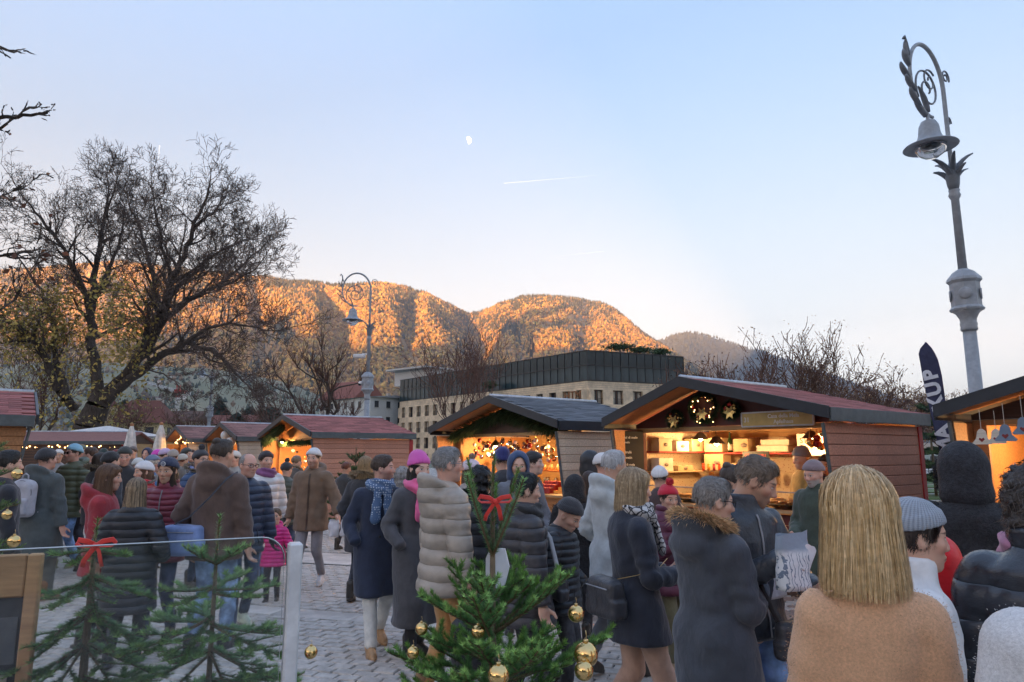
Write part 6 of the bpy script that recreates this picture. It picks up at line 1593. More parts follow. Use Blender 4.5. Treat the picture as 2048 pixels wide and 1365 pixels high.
def long_strands(parent, ln, c0, c1, n):
    """locks that run from the crown over the head and hang down"""
    r = np.random.default_rng(5); sg = 10; a = r.uniform(-pi, pi, n); a = a[np.abs(a - pi / 2) > .60 + .25 * r.random(n)]; n = len(a)
    f0 = r.random(n) ** .8 * .30; wob = r.uniform(-.12, .12, n); ph = r.random(n) * 6; out = r.uniform(-.002, .0045, n); w = r.uniform(.0007, .0018, n); P = []; T = []
    for k in range(sg):
        t = f0 + (1 - f0) * k / (sg - 1); an = a + wob * t; u = np.clip(t / .38, 0, 1) * pi / 2; z2 = .034 - np.clip((t - .38) / .62, 0, 1) * (ln + .035 + .016 * np.sin(ph)); q = np.clip(-z2 / .12, 0, 1); q2 = np.clip(-(z2 + .12) / .2, 0, 1)
        hx = np.where(t < .38, .0865 * np.sin(u), .0865 + .012 * q + .02 * q2); hy = np.where(t < .38, .1055 * np.sin(u), .1045 + .004 * q); z = np.where(t < .38, .034 + .0995 * np.cos(u), z2); o = out + .0022 * np.sin(ph + t * 9)
        P.append(np.stack([(hx + o) * np.cos(an), -.018 + (hy + o) * np.sin(an), z + o * np.cos(u)], 1)); T.append(np.stack([-np.sin(an), np.cos(an), 0 * an], 1) * (w * (1 - .75 * (k / (sg - 1)) ** 3))[:, None])
    P = np.stack(P, 1); T = np.stack(T, 1); V = np.stack([P - T, P + T], 2).reshape(-1, 3); b = (np.arange(n) * 2 * sg)[:, None]
    Q = np.concatenate([np.concatenate([b + 2 * k, b + 2 * k + 1, b + 2 * k + 3, b + 2 * k + 2], 1) for k in range(sg - 1)])
    me = np_mesh('strands', V, Q, [mat('vcol', (1, 1, 1), 'strand', sc=60, rough=.38)]); k = r.random((n, 1)) ** 1.2; set_col(me, 'col', np.repeat((np.array(c0) * (1 - k) + np.array(c1) * k) * r.uniform(.82, 1.1, (n, 1)), 2 * sg, 0)); o = link('strands', me, parent); o['kind'] = 'stuff'; return o
def strands(parent, V, Q, style, c0, c1, n):
    """loose locks that follow the hair surface"""
    if style in ('long', 'bob'): return long_strands(parent, -V[:, 2].min() - .012, c0, c1, n // 2)
    r = np.random.default_rng(5); P, Nn = surf_samples(V, Q, n, r); top = P[:, 2:] > .05
    Nn = np.concatenate([P[:, :1], P[:, 1:2] + .02, np.clip(P[:, 2:] - .03, 0, 1)], 1); Nn /= np.linalg.norm(Nn, axis=1, keepdims=True) + 1e-9
    if style in ('long', 'bob'): fl = np.tile([0., 0, -1.], (n, 1)) + np.where(P[:, 2:] > .06, np.concatenate([P[:, :1] * 14, P[:, 1:2] * 9, 0 * P[:, :1]], 1), 0); L = r.uniform(.05, .11, (n, 1)); out = .03
    elif style == 'curly': fl = r.normal(0, 1, (n, 3)); L = r.uniform(.010, .028, (n, 1)); out = .8
    else: fl = np.where(top, np.array([[.25, .8, -.1]]), np.array([[0, -.35, -1.]])) + r.normal(0, .3, (n, 3)); L = r.uniform(.012, .028, (n, 1)); out = .22
    fl = fl - Nn * (fl * Nn).sum(1, keepdims=True); fl /= np.linalg.norm(fl, axis=1, keepdims=True) + 1e-9; fl = fl + Nn * out * r.random((n, 1)); s = np.cross(fl, Nn); s /= np.linalg.norm(s, axis=1, keepdims=True) + 1e-9
    w = r.uniform(.0006, .0015, (n, 1)) * (1.8 if n < 2000 else 1.2); P = P + Nn * .0012; bend = np.array([[0, 0, -.3]]) * L if style == 'curly' else -Nn * L * L * 3.6 * (P[:, 2:] > .03)
    m_ = P + fl * L * .55 + (0 if style == 'curly' else -Nn * L * L * 1.0 * (P[:, 2:] > .03)); e = P + fl * L + bend
    ok = ~((e[:, 1] > .045) & (np.abs(e[:, 0]) < .068) & (e[:, 2] < .06)); P, s, w, m_, e = P[ok], s[ok], w[ok], m_[ok], e[ok]; n = int(ok.sum())
    VV = np.stack([P - s * w, P + s * w, m_ + s * w * .9, e, m_ - s * w * .9], 1).reshape(-1, 3)
    me = np_mesh('strands', VV, np.arange(n * 5).reshape(-1, 5), [mat('vcol', (1, 1, 1), 'strand', sc=60, rough=.4)])
    k = r.random((n, 1)) ** 1.2; set_col(me, 'col', np.repeat((np.array(c0) * (1 - k) + np.array(c1) * k) * r.uniform(.8, 1.1, (n, 1)), 5, 0)); o = link('strands', me, parent); o['kind'] = 'stuff'; return o
def fuzz(parent, V, Q, n, ln, w, col, seed=1):
    r = np.random.default_rng(seed); P, Nn = surf_samples(V, Q, n, r); o = link('fuzz', fur_mesh((P, Nn), n, ln, w, col, seed), parent); o['kind'] = 'stuff'; return o
BLK = (.024, .025, .030); NAVY = (.018, .027, .058); DJ = (.03, .045, .08); BJ = (.10, .17, .30)
def pf(c, q=.08, **k): return dict(dict(c=c, m='puffer', hem=.76, bulk=.045, quilt=q, qamp=.017), **k)
def fb(c, **k): return dict(dict(c=c, m='fabric', hem=.74, bulk=.022), **k)
def patterned(name, a, b, sc):
    m, t, bs = nt(name); v = N(t, 'ShaderNodeTexVoronoi', {'Vector': coord(t), 'Scale': sc}, feature='DISTANCE_TO_EDGE').outputs['Distance']
    t.links.new(mixc(t, E(t, v).step(.05, .11), a, b), bs.inputs['Base Color']); bs.inputs['Roughness'].default_value = .85; bump(t, bs, noise(t, coord(t), 150, 3), .4, .004); return m
def dotted(name, a, b, sc):
    m, t, bs = nt(name); v = N(t, 'ShaderNodeTexVoronoi', {'Vector': coord(t), 'Scale': sc, 'Randomness': .35}).outputs['Distance']
    t.links.new(mixc(t, E(t, v).step(.34, .28), a, b), bs.inputs['Base Color']); bs.inputs['Roughness'].default_value = .85; bump(t, bs, noise(t, coord(t), 150, 3), .4, .004); return m
SC_BLUE = dotted('scarf_dots', (.10, .17, .30), (.50, .58, .68), 46); SC_BW = patterned('scarf_pebbles', (.025, .025, .03), (.62, .61, .60), 26)
W1 = (.035, .026, .02)
# ---- right foreground
person('blonde', 'person with straight blond hair in a fuzzy camel coat, back turned', 1748, 1.76, 943, 14, dict(c=(.52, .30, .165), m='fleece', hem=.42, bulk=.008, flare=.02, fold=.014, fuzz=(20000, .0055, .0007, (.62, .38, .22)), name='coat'), dict(c=BLK), ('bob', (.50, .31, .12), .165, (.85, .62, .34)), None, ((.05, .22, 1.06), (-.05, .22, 1.06)), (-8, 0), .06, fem=True, build=.74)
person('greybeanie', 'person in a grey ribbed beanie smiling in profile behind the camel coat', 1838, 2.35, 995, 100, fb((.62, .61, .60), hem=.7, collar=.06, m='wool'), dict(c=DJ), ('short', (.03, .02, .018)), ('beanie', (.20, .23, .27)), ('pocket', 'pocket'), (0, 6), .1, 'fair', True, smile=-.16, lips=.8)
person('glossy', 'person in a glossy black puffer jacket with curly hair at the right edge', 2112, 2.30, 925, 40, pf((.016, .018, .024), .13, mk=dict(rough=.22, spec=.6), key='gloss', hem=.72, bulk=.055, qamp=.018, collar=.06), dict(c=BLK), ('curly', (.055, .045, .04)), None, ('down', 'down'), (10, 5), .1, build=1.03, scarf=((.30, .13, .20), 0), fem=True)
person('white', 'person in white fleece cut off by the lower right corner', 2235, 1.5, 960, 10, dict(c=(.70, .70, .71), m='fleece', key='w', hem=.6, bulk=.035, fuzz=(7000, .005, .0007, (.74, .74, .75))), dict(c=BJ), ('short', (.1, .08, .06)), None, ('down', 'down'), (0, 0), .05, fem=True)
person('blackfur', 'person in a black fur coat with the fur hood up, beside the banner', 1944, 3.6, 886, 25, dict(c=(.012, .013, .017), m='fur', hem=.5, bulk=.05, fuzz=(6000, .022, .0014, (.03, .032, .04)), name='coat'), dict(c=BLK), None, ('hood', (.014, .015, .02)), ('down', 'down'), (0, 0), .05, fem=True, fur=('face', (.03, .03, .035), 1800, .035))
person('redchild', 'small person in a bright red hooded puffer jacket, half hidden behind the grey beanie', 1888, 2.75, 1068, 30, pf((.55, .012, .018), .09, hem=.72, key='r'), dict(c=BLK), None, ('hood', (.55, .012, .018)), ('down', 'down'), (0, 0), .05, 'fair', True)
person('leather', 'person in a dark leather jacket and jeans, looking down into a white paper bag', 1490, 3.6, 904, 158, dict(c=(.022, .027, .036), m='leather', hem=.84, bulk=.022, collar=.045, zip=(.25, .25, .27), zipw=.006), dict(c=BJ, fit=1.08), ('short', (.15, .115, .085)), None, ((.05, .32, 1.25), (-.11, .36, 1.10)), (-48, 26), .17, 'tan', False, .45, ('shoe', (.5, .5, .5)), build=1.06, curl=(1.0, .9))
person('parka', 'person in a dark parka with a tan fur hood trim and pale joggers, eating', 1422, 3.45, 955, 60, fb((.034, .040, .052), hem=.58, bulk=.042, hood='down', fold=.012, pocket=True), dict(c=(.46, .47, .51), m='fabric', fit=1.15, wide=.012), ('short', (.20, .185, .17)), None, ((.09, .26, 1.17), (-.07, .29, 1.03)), (22, 8), .1, 'fair', False, .1, ('shoe', (.5, .49, .47)), build=.94, curl=(1.0, .8), glasses=((.015, .015, .018), False), fur=('down', (.78, .53, .30), 9000, .065))
person('navyblond', 'person with blond hair and a pebble pattern scarf in a navy jacket, holding a sandwich', 1266, 4.2, 938, 80, dict(c=(.010, .014, .026), m='wool', hem=.70, bulk=.024, flare=.012, waist=.97), dict(c=(.33, .205, .145), m='fabric', fit=1.06, wide=.015), ('bob', (.26, .17, .085), .14, (.62, .47, .29)), None, ((.11, .27, 1.10), (-.10, .26, 1.08)), (0, 4), .24, 'fair', True, shoes=('shoe', BLK), curl=(1.0, .8), scarf=(None, .26, SC_BW))
person('redbeanie', 'person in a red bobble beanie and plum jacket, eating, between two taller people', 1337, 5.9, 955, 148, pf((.085, .018, .038), .10, hem=.70, collar=.05), dict(c=(.13, .12, .065), m='fabric'), ('short', (.05, .03, .025)), ('pom', (.45, .008, .03), (.42, .01, .02)), ((.10, .30, 1.22), 'belly'), (12, 10), .12, 'fair', True, shoes=('boot', (.38, .27, .17)), curl=(.9, .6))
person('greyhair', 'person with silver hair in a pale grey hooded jacket, behind the navy jacket', 1228, 5.6, 902, 58, fb((.36, .40, .415), hem=.60, hood='down', bulk=.032), dict(c=(.06, .06, .066), m='fabric', fit=1.05), ('short', (.40, .40, .40)), None, ('pocket', 'pocket'), (10, 0), .22, 'tan', False, .1, build=1.04)
person('greenman', 'person with a grey beard and mauve beanie in a dark green jacket at the counter', 1640, 6.55, 918, 232, fb((.028, .042, .030), hem=.66, collar=.04, bulk=.03), dict(c=DJ), None, ('beanie', (.17, .125, .135)), ((.16, .24, 1.02), 'down'), (10, 14), .1, 'pink', False, 1.0, brow=(.42, .40, .38), smile=-.15, build=1.05)
person('bunlady', 'person with dark hair tied up, only the head visible behind the parka', 1463, 5.3, 929, 55, fb(BLK, hem=.6), None, ('bun', (.06, .045, .036)), None, fem=True, head=(0, 10))
person('santaband', 'person in a white furry hat behind the red beanie', 1322, 7.3, 932, 20, fb((.05, .03, .03), hem=.6), None, ('short', (.04, .03, .025)), ('beanie', (.72, .69, .66)), fem=True)
person('seller', 'stall keeper in a mustard jacket and slate beanie inside the apple stall', 1612, 8.75, 893, 262, fb((.24, .16, .045), hem=.8, hood='down', bulk=.03), None, None, ('slouch', (.13, .14, .16)), ('belly', 'belly'), (0, 10), .0, 'fair')
person('seller2', 'second stall keeper at the right end inside the apple stall', 1656, 8.6, 908, 215, fb((.03, .03, .035), hem=.8), None, ('short', (.03, .022, .018)), None, ('belly', 'belly'), (0, 15), .0, 'tan', True)
# ---- centre
person('blackpuffer', 'person with short black hair in a dark quilted puffer jacket, right behind the centre fir', 1046, 4.65, 947, 70, pf((.036, .034, .037), .085, hem=.70, bulk=.05, collar=.05, qamp=.015), dict(c=BLK), ('short', (.010, .010, .011)), None, ('down', 'down'), (8, 4), .1, 'fair', True, build=1.06, scarf=((.012, .012, .013), 0))
person('boy', 'young person in a black beanie and black puffer jacket looking down', 1122, 5.0, 986, 112, pf((.016, .018, .022), .06, hem=.78), dict(c=BLK), None, ('beanie', BLK), ('pocket', 'pocket'), (10, 34), .05, 'fair', False, headk=1.08, brow=(.05, .04, .03))
person('hoodman', 'person facing us with a blue hood up, behind the short black hair', 1037, 7.0, 903, 176, fb((.10, .112, .135), hem=.7, bulk=.03), dict(c=DJ), None, ('hood', (.022, .045, .105)), ('pocket', 'pocket'), (0, 4), .05, 'fair', False, .5, brow=(.05, .04, .03))
person('bluebeanie', 'person in a royal blue beanie in front of the ornament stall', 1004, 8.2, 896, 335, fb(BLK, hem=.7), None, ('short', (.05, .04, .03)), ('slouch', (.015, .02, .11)), ('pocket', 'pocket'))
person('beanieprofile', 'person in a black beanie in profile beside the blue hood', 1066, 7.7, 903, 105, fb(BLK, hem=.7), None, ('short', (.05, .035, .03)), ('beanie', (.012, .012, .014)), ('pocket', 'pocket'), (0, 0), .05, 'pale')
person('curly', 'person with long black curly hair and a black fur collar, back turned', 960, 5.6, 932, 40, pf(BLK, .1, hem=.7), None, ('curly', (.010, .010, .011)), None, ('pocket', 'pocket'), (0, 0), .05, fem=True, fur=('down', (.015, .015, .017), 2500, .05))
person('pinkbobble', 'person in a pale pink bobble hat in front of the ornament stall', 941, 7.7, 908, 70, fb((.3, .26, .24), hem=.7, m='fleece'), None, ('long', (.08, .05, .035), .2), ('pom', (.58, .44, .48), (.2, .13, .09)), ('pocket', 'pocket'), fem=True)
person('taupe', 'person in a taupe puffer jacket and ochre trousers carrying a black backpack', 890, 5.05, 896, 60, pf((.27, .235, .195), .105, hem=.74, bulk=.05, hood='down', qamp=.021), dict(c=(.34, .18, .065), m='fabric', fit=1.1), ('short', (.24, .235, .23)), None, ('down', 'down'), (12, 0), .1, 'pink', False, .15, ('boot', (.2, .12, .06)), glasses=((.3, .3, .32), False), curl=(1.2, .5), build=1.04)
person('pinkhat', 'person in a hot pink beanie and pink scarf in a long charcoal coat', 833, 6.1, 903, 138, dict(c=(.050, .050, .056), m='wool', hem=.30, bulk=.022, name='coat', buttons=BLK), dict(c=BLK), ('long', (.012, .011, .012), .26), ('slouch', (.78, .085, .34)), ('pocket', 'pocket'), (0, 6), .08, 'pale', True, scarf=((.72, .09, .21), .30), lips=.8)
person('bluecoat', 'person in a long navy coat with a blue dotted scarf and cream trousers, walking', 757, 6.35, 911, 152, dict(c=(.010, .017, .040), m='wool', hem=.50, bulk=.022, collar=.03, buttons=BLK, name='coat', fold=.009), dict(c=(.56, .53, .49), m='fabric', fit=1.08), ('short', (.06, .042, .032)), None, ('pocket', 'pocket'), (-62, 0), .20, 'pink', False, .5, ('boot', (.33, .19, .09)), scarf=(None, .36, SC_BLUE))
person('furblond', 'person with a pale fur hood behind the left of the navy coat', 728, 8.3, 914, 10, fb(BLK, hem=.6), None, ('bob', (.3, .2, .1), .16), None, ('pocket', 'pocket'), fem=True, fur=('down', (.5, .38, .24), 2500, .06))
person('greycurl', 'person with grey curly hair between the navy coat and the pink beanie', 803, 8.2, 934, 20, fb((.05, .05, .055), hem=.6), None, ('curly', (.26, .25, .24)), None, ('pocket', 'pocket'), fem=True)
person('furcoat', 'person in a black fur coat and hood before the pale stall wall', 1152, 6.5, 950, 20, dict(c=(.010, .010, .012), m='fur', hem=.72, bulk=.05, fuzz=(4000, .025, .0016, (.02, .02, .024)), name='coat'), dict(c=BLK), ('short', (.02, .018, .018)), ('hood', (.012, .012, .014)), ('down', 'down'), (-20, 10), .05, fem=True)
person('brownhair', 'person with long brown hair, back turned, beside the pale grey hood', 1180, 7.4, 944, 30, fb(BLK, hem=.72), dict(c=BLK), ('long', (.06, .038, .03), .3), None, ('pocket', 'pocket'), fem=True)
person('blackhood', 'person with a quilted black hood up behind the silver hair', 1184, 8.4, 902, 60, pf(BLK, .07, hem=.7), None, None, ('hood', (.016, .017, .02)), ('pocket', 'pocket'))
person('whitecap', 'person in a white furry cap just left of the silver hair', 1207, 7.9, 906, 75, fb((.3, .3, .3), hem=.7), None, ('short', (.1, .06, .04)), ('beanie', (.75, .75, .76)), ('pocket', 'pocket'), tone='pink', fem=True)
# ---- left
person('brownjacket', 'person in an olive brown parka and white beanie walking towards us', 625, 9.1, 896, 184, fb((.125, .080, .048), hem=.72, hood='down', bulk=.036, zip=(.07, .045, .03), zipw=.012), dict(c=(.17, .17, .185), m='fabric'), ('short', (.05, .035, .025)), ('beanie', (.62, .60, .58)), ('down', 'side'), (0, 2), .2, 'fair', False, .55, ('shoe', (.62, .62, .62)), lod=1)
person('whitepuffer', 'person in a white puffer jacket and black beanie behind the child in pink', 528, 9.3, 902, 138, pf((.70, .71, .74), .10, hem=.72), dict(c=BJ), ('short', (.05, .035, .025)), ('beanie', (.02, .014, .016)), ('pocket', 'down'), (0, 0), .1, 'fair', False, .3, gloves=BLK, scarf=((.15, .05, .13), 0), lod=1)
person('olivepuffer', 'person in a dark olive puffer jacket, back turned, by the red stall opening', 570, 10.8, 917, 15, pf((.055, .058, .042), .09, hem=.7), dict(c=DJ), ('short', (.03, .025, .02)), ('pom', (.02, .02, .022), (.02, .02, .022)), ('pocket', 'pocket'))
person('furcap', 'person with a pale fur hood left of the white beanie', 590, 12.6, 912, 30, fb((.1, .09, .08), hem=.7), None, ('short', (.2, .14, .09)), None, ('pocket', 'pocket'), fur=('down', (.5, .4, .28), 900, .06))
person('pinkchild', 'child in a shiny magenta puffer jacket', 549, 8.3, 1018, 172, pf((.56, .018, .16), .075, mk=dict(rough=.3), key='p', hem=.70, hood='down'), dict(c=(.03, .03, .035)), ('short', (.12, .08, .05)), None, ('side', 'side'), (0, 0), .05, 'fair', True, headk=1.28, lod=1)
person('bunman', 'person with a hair bun in a brown jacket and jeans, seen from behind', 434, 6.25, 880, 8, fb((.080, .050, .039), hem=.76, hood='down', bulk=.035), dict(c=(.17, .25, .39), fit=1.08), ('bun', (.05, .038, .03)), None, ('down', 'pocket'), (14, 0), .1, 'fair', False, .3, ('shoe', BLK), build=1.08)
person('navyglasses', 'person with glasses in a navy puffer jacket beside the brown jacket', 488, 7.1, 907, 140, pf((.022, .03, .055), .075, hem=.74), dict(c=DJ), ('receding', (.25, .24, .23)), None, ('down', 'down'), (-15, 4), .12, 'pink', False, .15, ('shoe', (.5, .55, .4)), glasses=((.02, .02, .02), False), gloves=BLK)
person('stripepom', 'person in a black and white striped bobble hat', 396, 9.2, 890, 105, pf((.02, .045, .105), .08, hem=.72), dict(c=DJ), ('short', (.04, .03, .025)), ('pom', (.03, .03, .035), BLK), ('pocket', 'pocket'), (10, 0), .05, 'fair', False, .6, glasses=((.02, .02, .02), False), fur=('down', (.4, .33, .25), 1500, .05))
person('maroon', 'person in a maroon quilted jacket and navy beanie, facing us', 331, 6.7, 914, 178, pf((.135, .020, .036), .055, hem=.74, bulk=.035, zip=(.2, .2, .22), zipw=.006, qamp=.010, collar=.05), dict(c=(.035, .045, .08)), ('long', (.03, .022, .018), .22), ('beanie', (.016, .024, .055)), ('down', 'down'), (2, 5), .08, 'olive', True, lips=.8)
person('highlights', 'person with long highlighted hair in a long black puffer coat, back turned', 264, 5.85, 957, -12, pf((.017, .018, .022), .078, hem=.50, bulk=.042, name='coat'), dict(c=BLK), ('long', (.05, .036, .028), .33, (.46, .33, .20)), None, ('pocket', 'pocket'), (0, 4), .08, fem=True, shoes=('boot', BLK))
person('redjacket', 'person with auburn hair in a dark red hooded jacket, in profile', 205, 6.25, 929, 72, fb((.235, .014, .022), hem=.72, hood='down', bulk=.03), dict(c=BLK), ('long', (.085, .042, .027), .20, (.2, .11, .06)), None, ('down', 'pocket'), (0, 4), .1, 'fair', True, lips=.7)
person('greycoat', 'person in a slate grey coat and black beanie with a grey backpack', 83, 8.25, 896, 10, fb((.050, .062, .064), hem=.50, hood='down', bulk=.04, name='coat'), dict(c=(.10, .10, .092), m='fabric', fit=1.1), ('short', (.04, .03, .025)), ('beanie', (.022, .023, .027)), ('down', 'down'), (12, 0), .12, 'pink', False, .2, ('boot', (.2, .1, .05)), build=1.05)
person('sunglasses', 'person in a pale blue beanie and sunglasses in an olive puffer jacket', 143, 10.6, 888, 196, pf((.085, .095, .055), .085, hem=.72, hood='down'), dict(c=(.12, .21, .38)), ('short', (.05, .035, .025)), ('beanie', (.19, .36, .45)), ('chest', 'down'), (10, 0), .1, 'pink', False, .3, ('shoe', (.2, .2, .12)), glasses=((.01, .01, .012), True), lod=1, curl=(1.0, .5))
person('whitebeanie', 'person in a pinkish white beanie with white fur and a red scarf', 285, 8.1, 922, 222, fb((.25, .03, .03), hem=.7), None, ('long', (.1, .05, .03), .2), ('beanie', (.62, .52, .54)), ('pocket', 'pocket'), (0, 5), .05, 'fair', True, scarf=((.42, .012, .02), 0), fur=('down', (.72, .69, .65), 2200, .05))
person('blackbeanie', 'person in a plain black beanie, back turned, behind the auburn hair', 214, 8.8, 903, 25, fb(BLK, hem=.7), None, ('short', (.02, .018, .018)), ('beanie', (.012, .012, .013)), ('pocket', 'pocket'))
person('greencap', 'person in a black jacket with green marks and a dark cap', 243, 9.9, 892, 150, fb((.016, .017, .02), hem=.7), None, ('short', (.04, .03, .02)), ('beanie', (.03, .034, .03)), ('pocket', 'pocket'), (0, 12), tone='pink')
person('profileleft', 'person with short brown hair in profile, left of the fur hood', 177, 11.6, 895, 262, fb((.09, .09, .08), hem=.7), None, ('short', (.11, .07, .05)), None, ('pocket', 'pocket'), tone='pink')
person('furhoodleft', 'person with a sand coloured fur hood in front of the long stall', 194, 10.2, 906, 30, fb((.03, .03, .033), hem=.7), None, ('long', (.04, .028, .02), .2), None, ('pocket', 'pocket'), fur=('down', (.36, .28, .19), 1400, .06), fem=True)
person('bluegrey', 'person in a blue grey beanie and bright blue jacket in profile', 300, 10.6, 910, 80, fb((.03, .11, .26), hem=.7), None, ('curly', (.5, .45, .38)), ('beanie', (.13, .16, .22)), ('pocket', 'pocket'), tone='pink', fem=True)
person('edgedark', 'person in dark clothes half hidden by the fir at the left edge', 2, 6.2, 902, 40, fb((.014, .015, .02), hem=.6), None, ('short', (.02, .018, .016)), None, ('down', 'down'), curl=(.8, .8))
FAR = [(262, 16, 893, 178, (.10, .085, .08), ('beanie', (.09, .07, .06)), 'brown beanie, facing us in front of the left closed parasol'), (291, 17, 896, 185, (.015, .02, .045), ('hood', (.018, .025, .06)), 'navy hood up between the two closed parasols'), (311, 14.5, 899, 30, (.2, .1, .12), ('beanie', (.80, .06, .36)), 'vivid pink hat in front of the right closed parasol'),
       (326, 13.2, 897, 60, (.4, .3, .42), ('beanie', (.42, .32, .45)), 'lilac hood beside the right closed parasol'), (342, 12.6, 899, 335, (.12, .11, .1), ('beanie', (.30, .25, .21)), 'beige beanie, back turned, right of the lilac hood'), (361, 13.0, 908, 20, (.05, .05, .05), ('beanie', (.36, .34, .29)), 'ivory beanie left of the striped bobble hat'),
       (369, 14.2, 896, 100, (.03, .10, .30), ('beanie', (.03, .035, .03)), 'blue jacket and dark beanie near the string light stall'), (157, 13.2, 890, 100, (.10, .10, .06), ('beanie', (.12, .12, .07)), 'olive beanie behind the pale blue beanie'), (112, 14, 899, 150, (.2, .2, .2), ('beanie', (.5, .48, .45)), 'ivory hat behind the slate coat'),
       (203, 15, 897, 330, (.02, .05, .04), ('beanie', (.015, .03, .026)), 'dark green beanie under the long stall eave'), (272, 12.5, 916, 20, (.45, .43, .4), ('beanie', (.55, .52, .48)), 'white hat behind the pinkish white beanie'), (315, 12, 917, 340, (.25, .2, .15), ('pom', (.2, .15, .11), (.22, .16, .12)), 'brown fur bobble beside the navy beanie'),
       (466, 11.5, 902, 200, (.25, .24, .22), ('beanie', (.5, .47, .42)), 'cream beanie behind the glasses'), (380, 15.5, 900, 150, (.05, .04, .04), None, 'bare head near the string light stall'), (229, 18, 899, 190, (.06, .06, .07), ('beanie', (.12, .02, .02)), 'wine red beanie far back under the long stall'),
       (88, 15.5, 900, 170, (.04, .04, .05), ('beanie', (.03, .03, .04)), 'dark hat just right of the left stall wall'), (346, 17.5, 900, 200, (.1, .1, .12), None, 'grey jacket far back left of the string light stall'), (690, 12.5, 925, 30, (.03, .03, .03), None, 'dark clothes behind the fir at the red wall')]
for i, (px, Y, top, th, c, hat, lab) in enumerate(FAR):
    person('far%d' % i, 'distant person, ' + lab, px, Y, top, th, fb(c, hem=.7), None, ('short', (.06 + .03 * (i % 3), .045, .03)), hat, ('pocket', 'pocket'), (0, 0), .06, ('fair', 'pink', 'tan')[i % 3], i % 2 == 0)
q = at(1867, 945, 58); person('farright', 'distant person seen in the gap right of the apple stall', 1867, 58, 905, 30, fb((.09, .085, .08), hem=.75), dict(c=BLK), ('short', (.5, .5, .5)), ('beanie', (.6, .6, .62)), ('belly', 'belly'))
# ================================================================== things people carry
def crumple(name, label, cat, p, w, h, d, m, rz=0., seed=1, amp=.012, taper=1., open_top=True, group=None, tilt=0.):
    """soft bag or paper: a sack of gridded sides with dents"""
    r = random.Random(seed); n, k = 14, 9; V = []; Fq = []
    for i in range(k + 1):
        f = i / k; z = -h / 2 + h * f; ww = w * (taper + (1 - taper) * f) / 2; dd = d / 2 * (1 - .55 * f)
        for j in range(n):
            a = 2 * pi * j / n; c, s_ = cos(a), sin(a); x = ww * np.sign(c) * abs(c) ** .55; y = dd * np.sign(s_) * abs(s_) ** .7
            q = Vector((x, y, z)); nn_ = mnoise.noise_vector(q * 14 + Vector((seed * 7, 0, 0))); V.append(tuple(q + nn_ * amp * 1.1 + Vector((0, 0, (amp * .6 * sin(2 * a + seed) if i == k else 0)))))
    Fq = [(i * n + j, i * n + (j + 1) % n, (i + 1) * n + (j + 1) % n, (i + 1) * n + j) for i in range(k) for j in range(n)] + [tuple(range(n))[::-1]]
    if not open_top: Fq.append(tuple(k * n + j for j in range(n)))
    mb = MB(); mb.smooth = True; mb.add(V, Fq); o = mb.build(name, m, None, p, (0, tilt, rz)); return tag(o, label, cat, group)
def printed_paper():
    m, t, b = nt('printed_paper'); v = coord(t); w = N(t, 'ShaderNodeTexWave', {'Vector': coord(t, scale=(1, 1, 1)), 'Scale': 16., 'Distortion': 9., 'Detail': 2., 'Detail Scale': 1.6}).outputs['Fac']
    z = E(t, N(t, 'ShaderNodeSeparateXYZ', {0: v}).outputs[2]); ln = E(t, w).step(.86, .93) * z.step(.05, .02)
    t.links.new(mixc(t, ln, mixc(t, z.step(.03, .06), (.72, .74, .76), (.30, .37, .46)), (.16, .21, .29)), b.inputs['Base Color']); b.inputs['Roughness'].default_value = .55
    bump(t, b, noise(t, coord(t), 22, 4), .6, .012); return m
PAPER = mat('plastic', (.75, .76, .79), 'paper', rough=.6, crinkle=.6); PRINT = printed_paper(); BREAD = mat('stone', (.52, .27, .09), 'bread', sc=20, var=.2, rough=.6)
def hand(k, i): return PEOPLE[k]['hand'][i]
def wl_(k, p): return PEOPLE[k]['W'] @ Vector(p)
crumple('paper_bag', 'large white paper bag with blue print held by the leather jacket', 'bag', at(1585, 1122, 3.22), .17, .25, .11, PRINT, .35, 3, .014, .85)
crumple('paper_sheet', 'sheet of white wrapping paper hanging below the leather jacket hand', 'paper', hand('leather', 1) + Vector((-.02, .04, -.22)), .15, .12, .05, PAPER, .2, 5, .02)
crumple('food_wrapper', 'crumpled white wrapper in front of the leather jacket chest', 'paper', hand('leather', 0) + Vector((.05, -.01, -.04)), .07, .12, .03, PAPER, .5, 6, .012, tilt=.5)
crumple('food_wrapper', 'white wrapper with food in the parka hands', 'paper', hand('parka', 0) + Vector((.03, -.02, .0)), .11, .16, .06, PAPER, .3, 7, .014)
crumple('food_wrapper', 'printed wrapper around the sandwich in the navy jacket hand', 'paper', hand('navyblond', 0) + Vector((.02, -.01, -.06)), .10, .20, .05, PRINT, .1, 8, .012)
crumple('shopping_bag', 'white plastic bag carried by the olive brown parka, left of two', 'bag', hand('brownjacket', 1) + Vector((-.07, -.03, -.10)), .13, .20, .10, PAPER, .1, 9, .02)
crumple('shopping_bag', 'white plastic bag carried by the olive brown parka, right of two', 'bag', hand('brownjacket', 1) + Vector((.08, -.04, -.09)), .14, .19, .10, PAPER, .5, 10, .02)
def sandwich(label, p, rz):
    root = thing('sandwich', label, 'sandwich', p, rz); 
    for z, m, sx in ((.018, BREAD, 1), (-.018, BREAD, 1), (0, mat('leaf', (.20, .30, .05), 'salad'), 1.12)):
        mb = MB(); mb.smooth = True; mb.ball((0, 0, z), .05, 12, 8, (1.0 * sx, .6 * sx, .32)); mb.build('bread' if m is BREAD else 'filling', m, root)
sandwich('small sandwich in the navy jacket hand', hand('navyblond', 0) + Vector((.02, -.01, .05)), .3)
sandwich('piece of pastry in the hand of the red beanie', hand('redbeanie', 0) + Vector((0, -.02, .05)), .8)
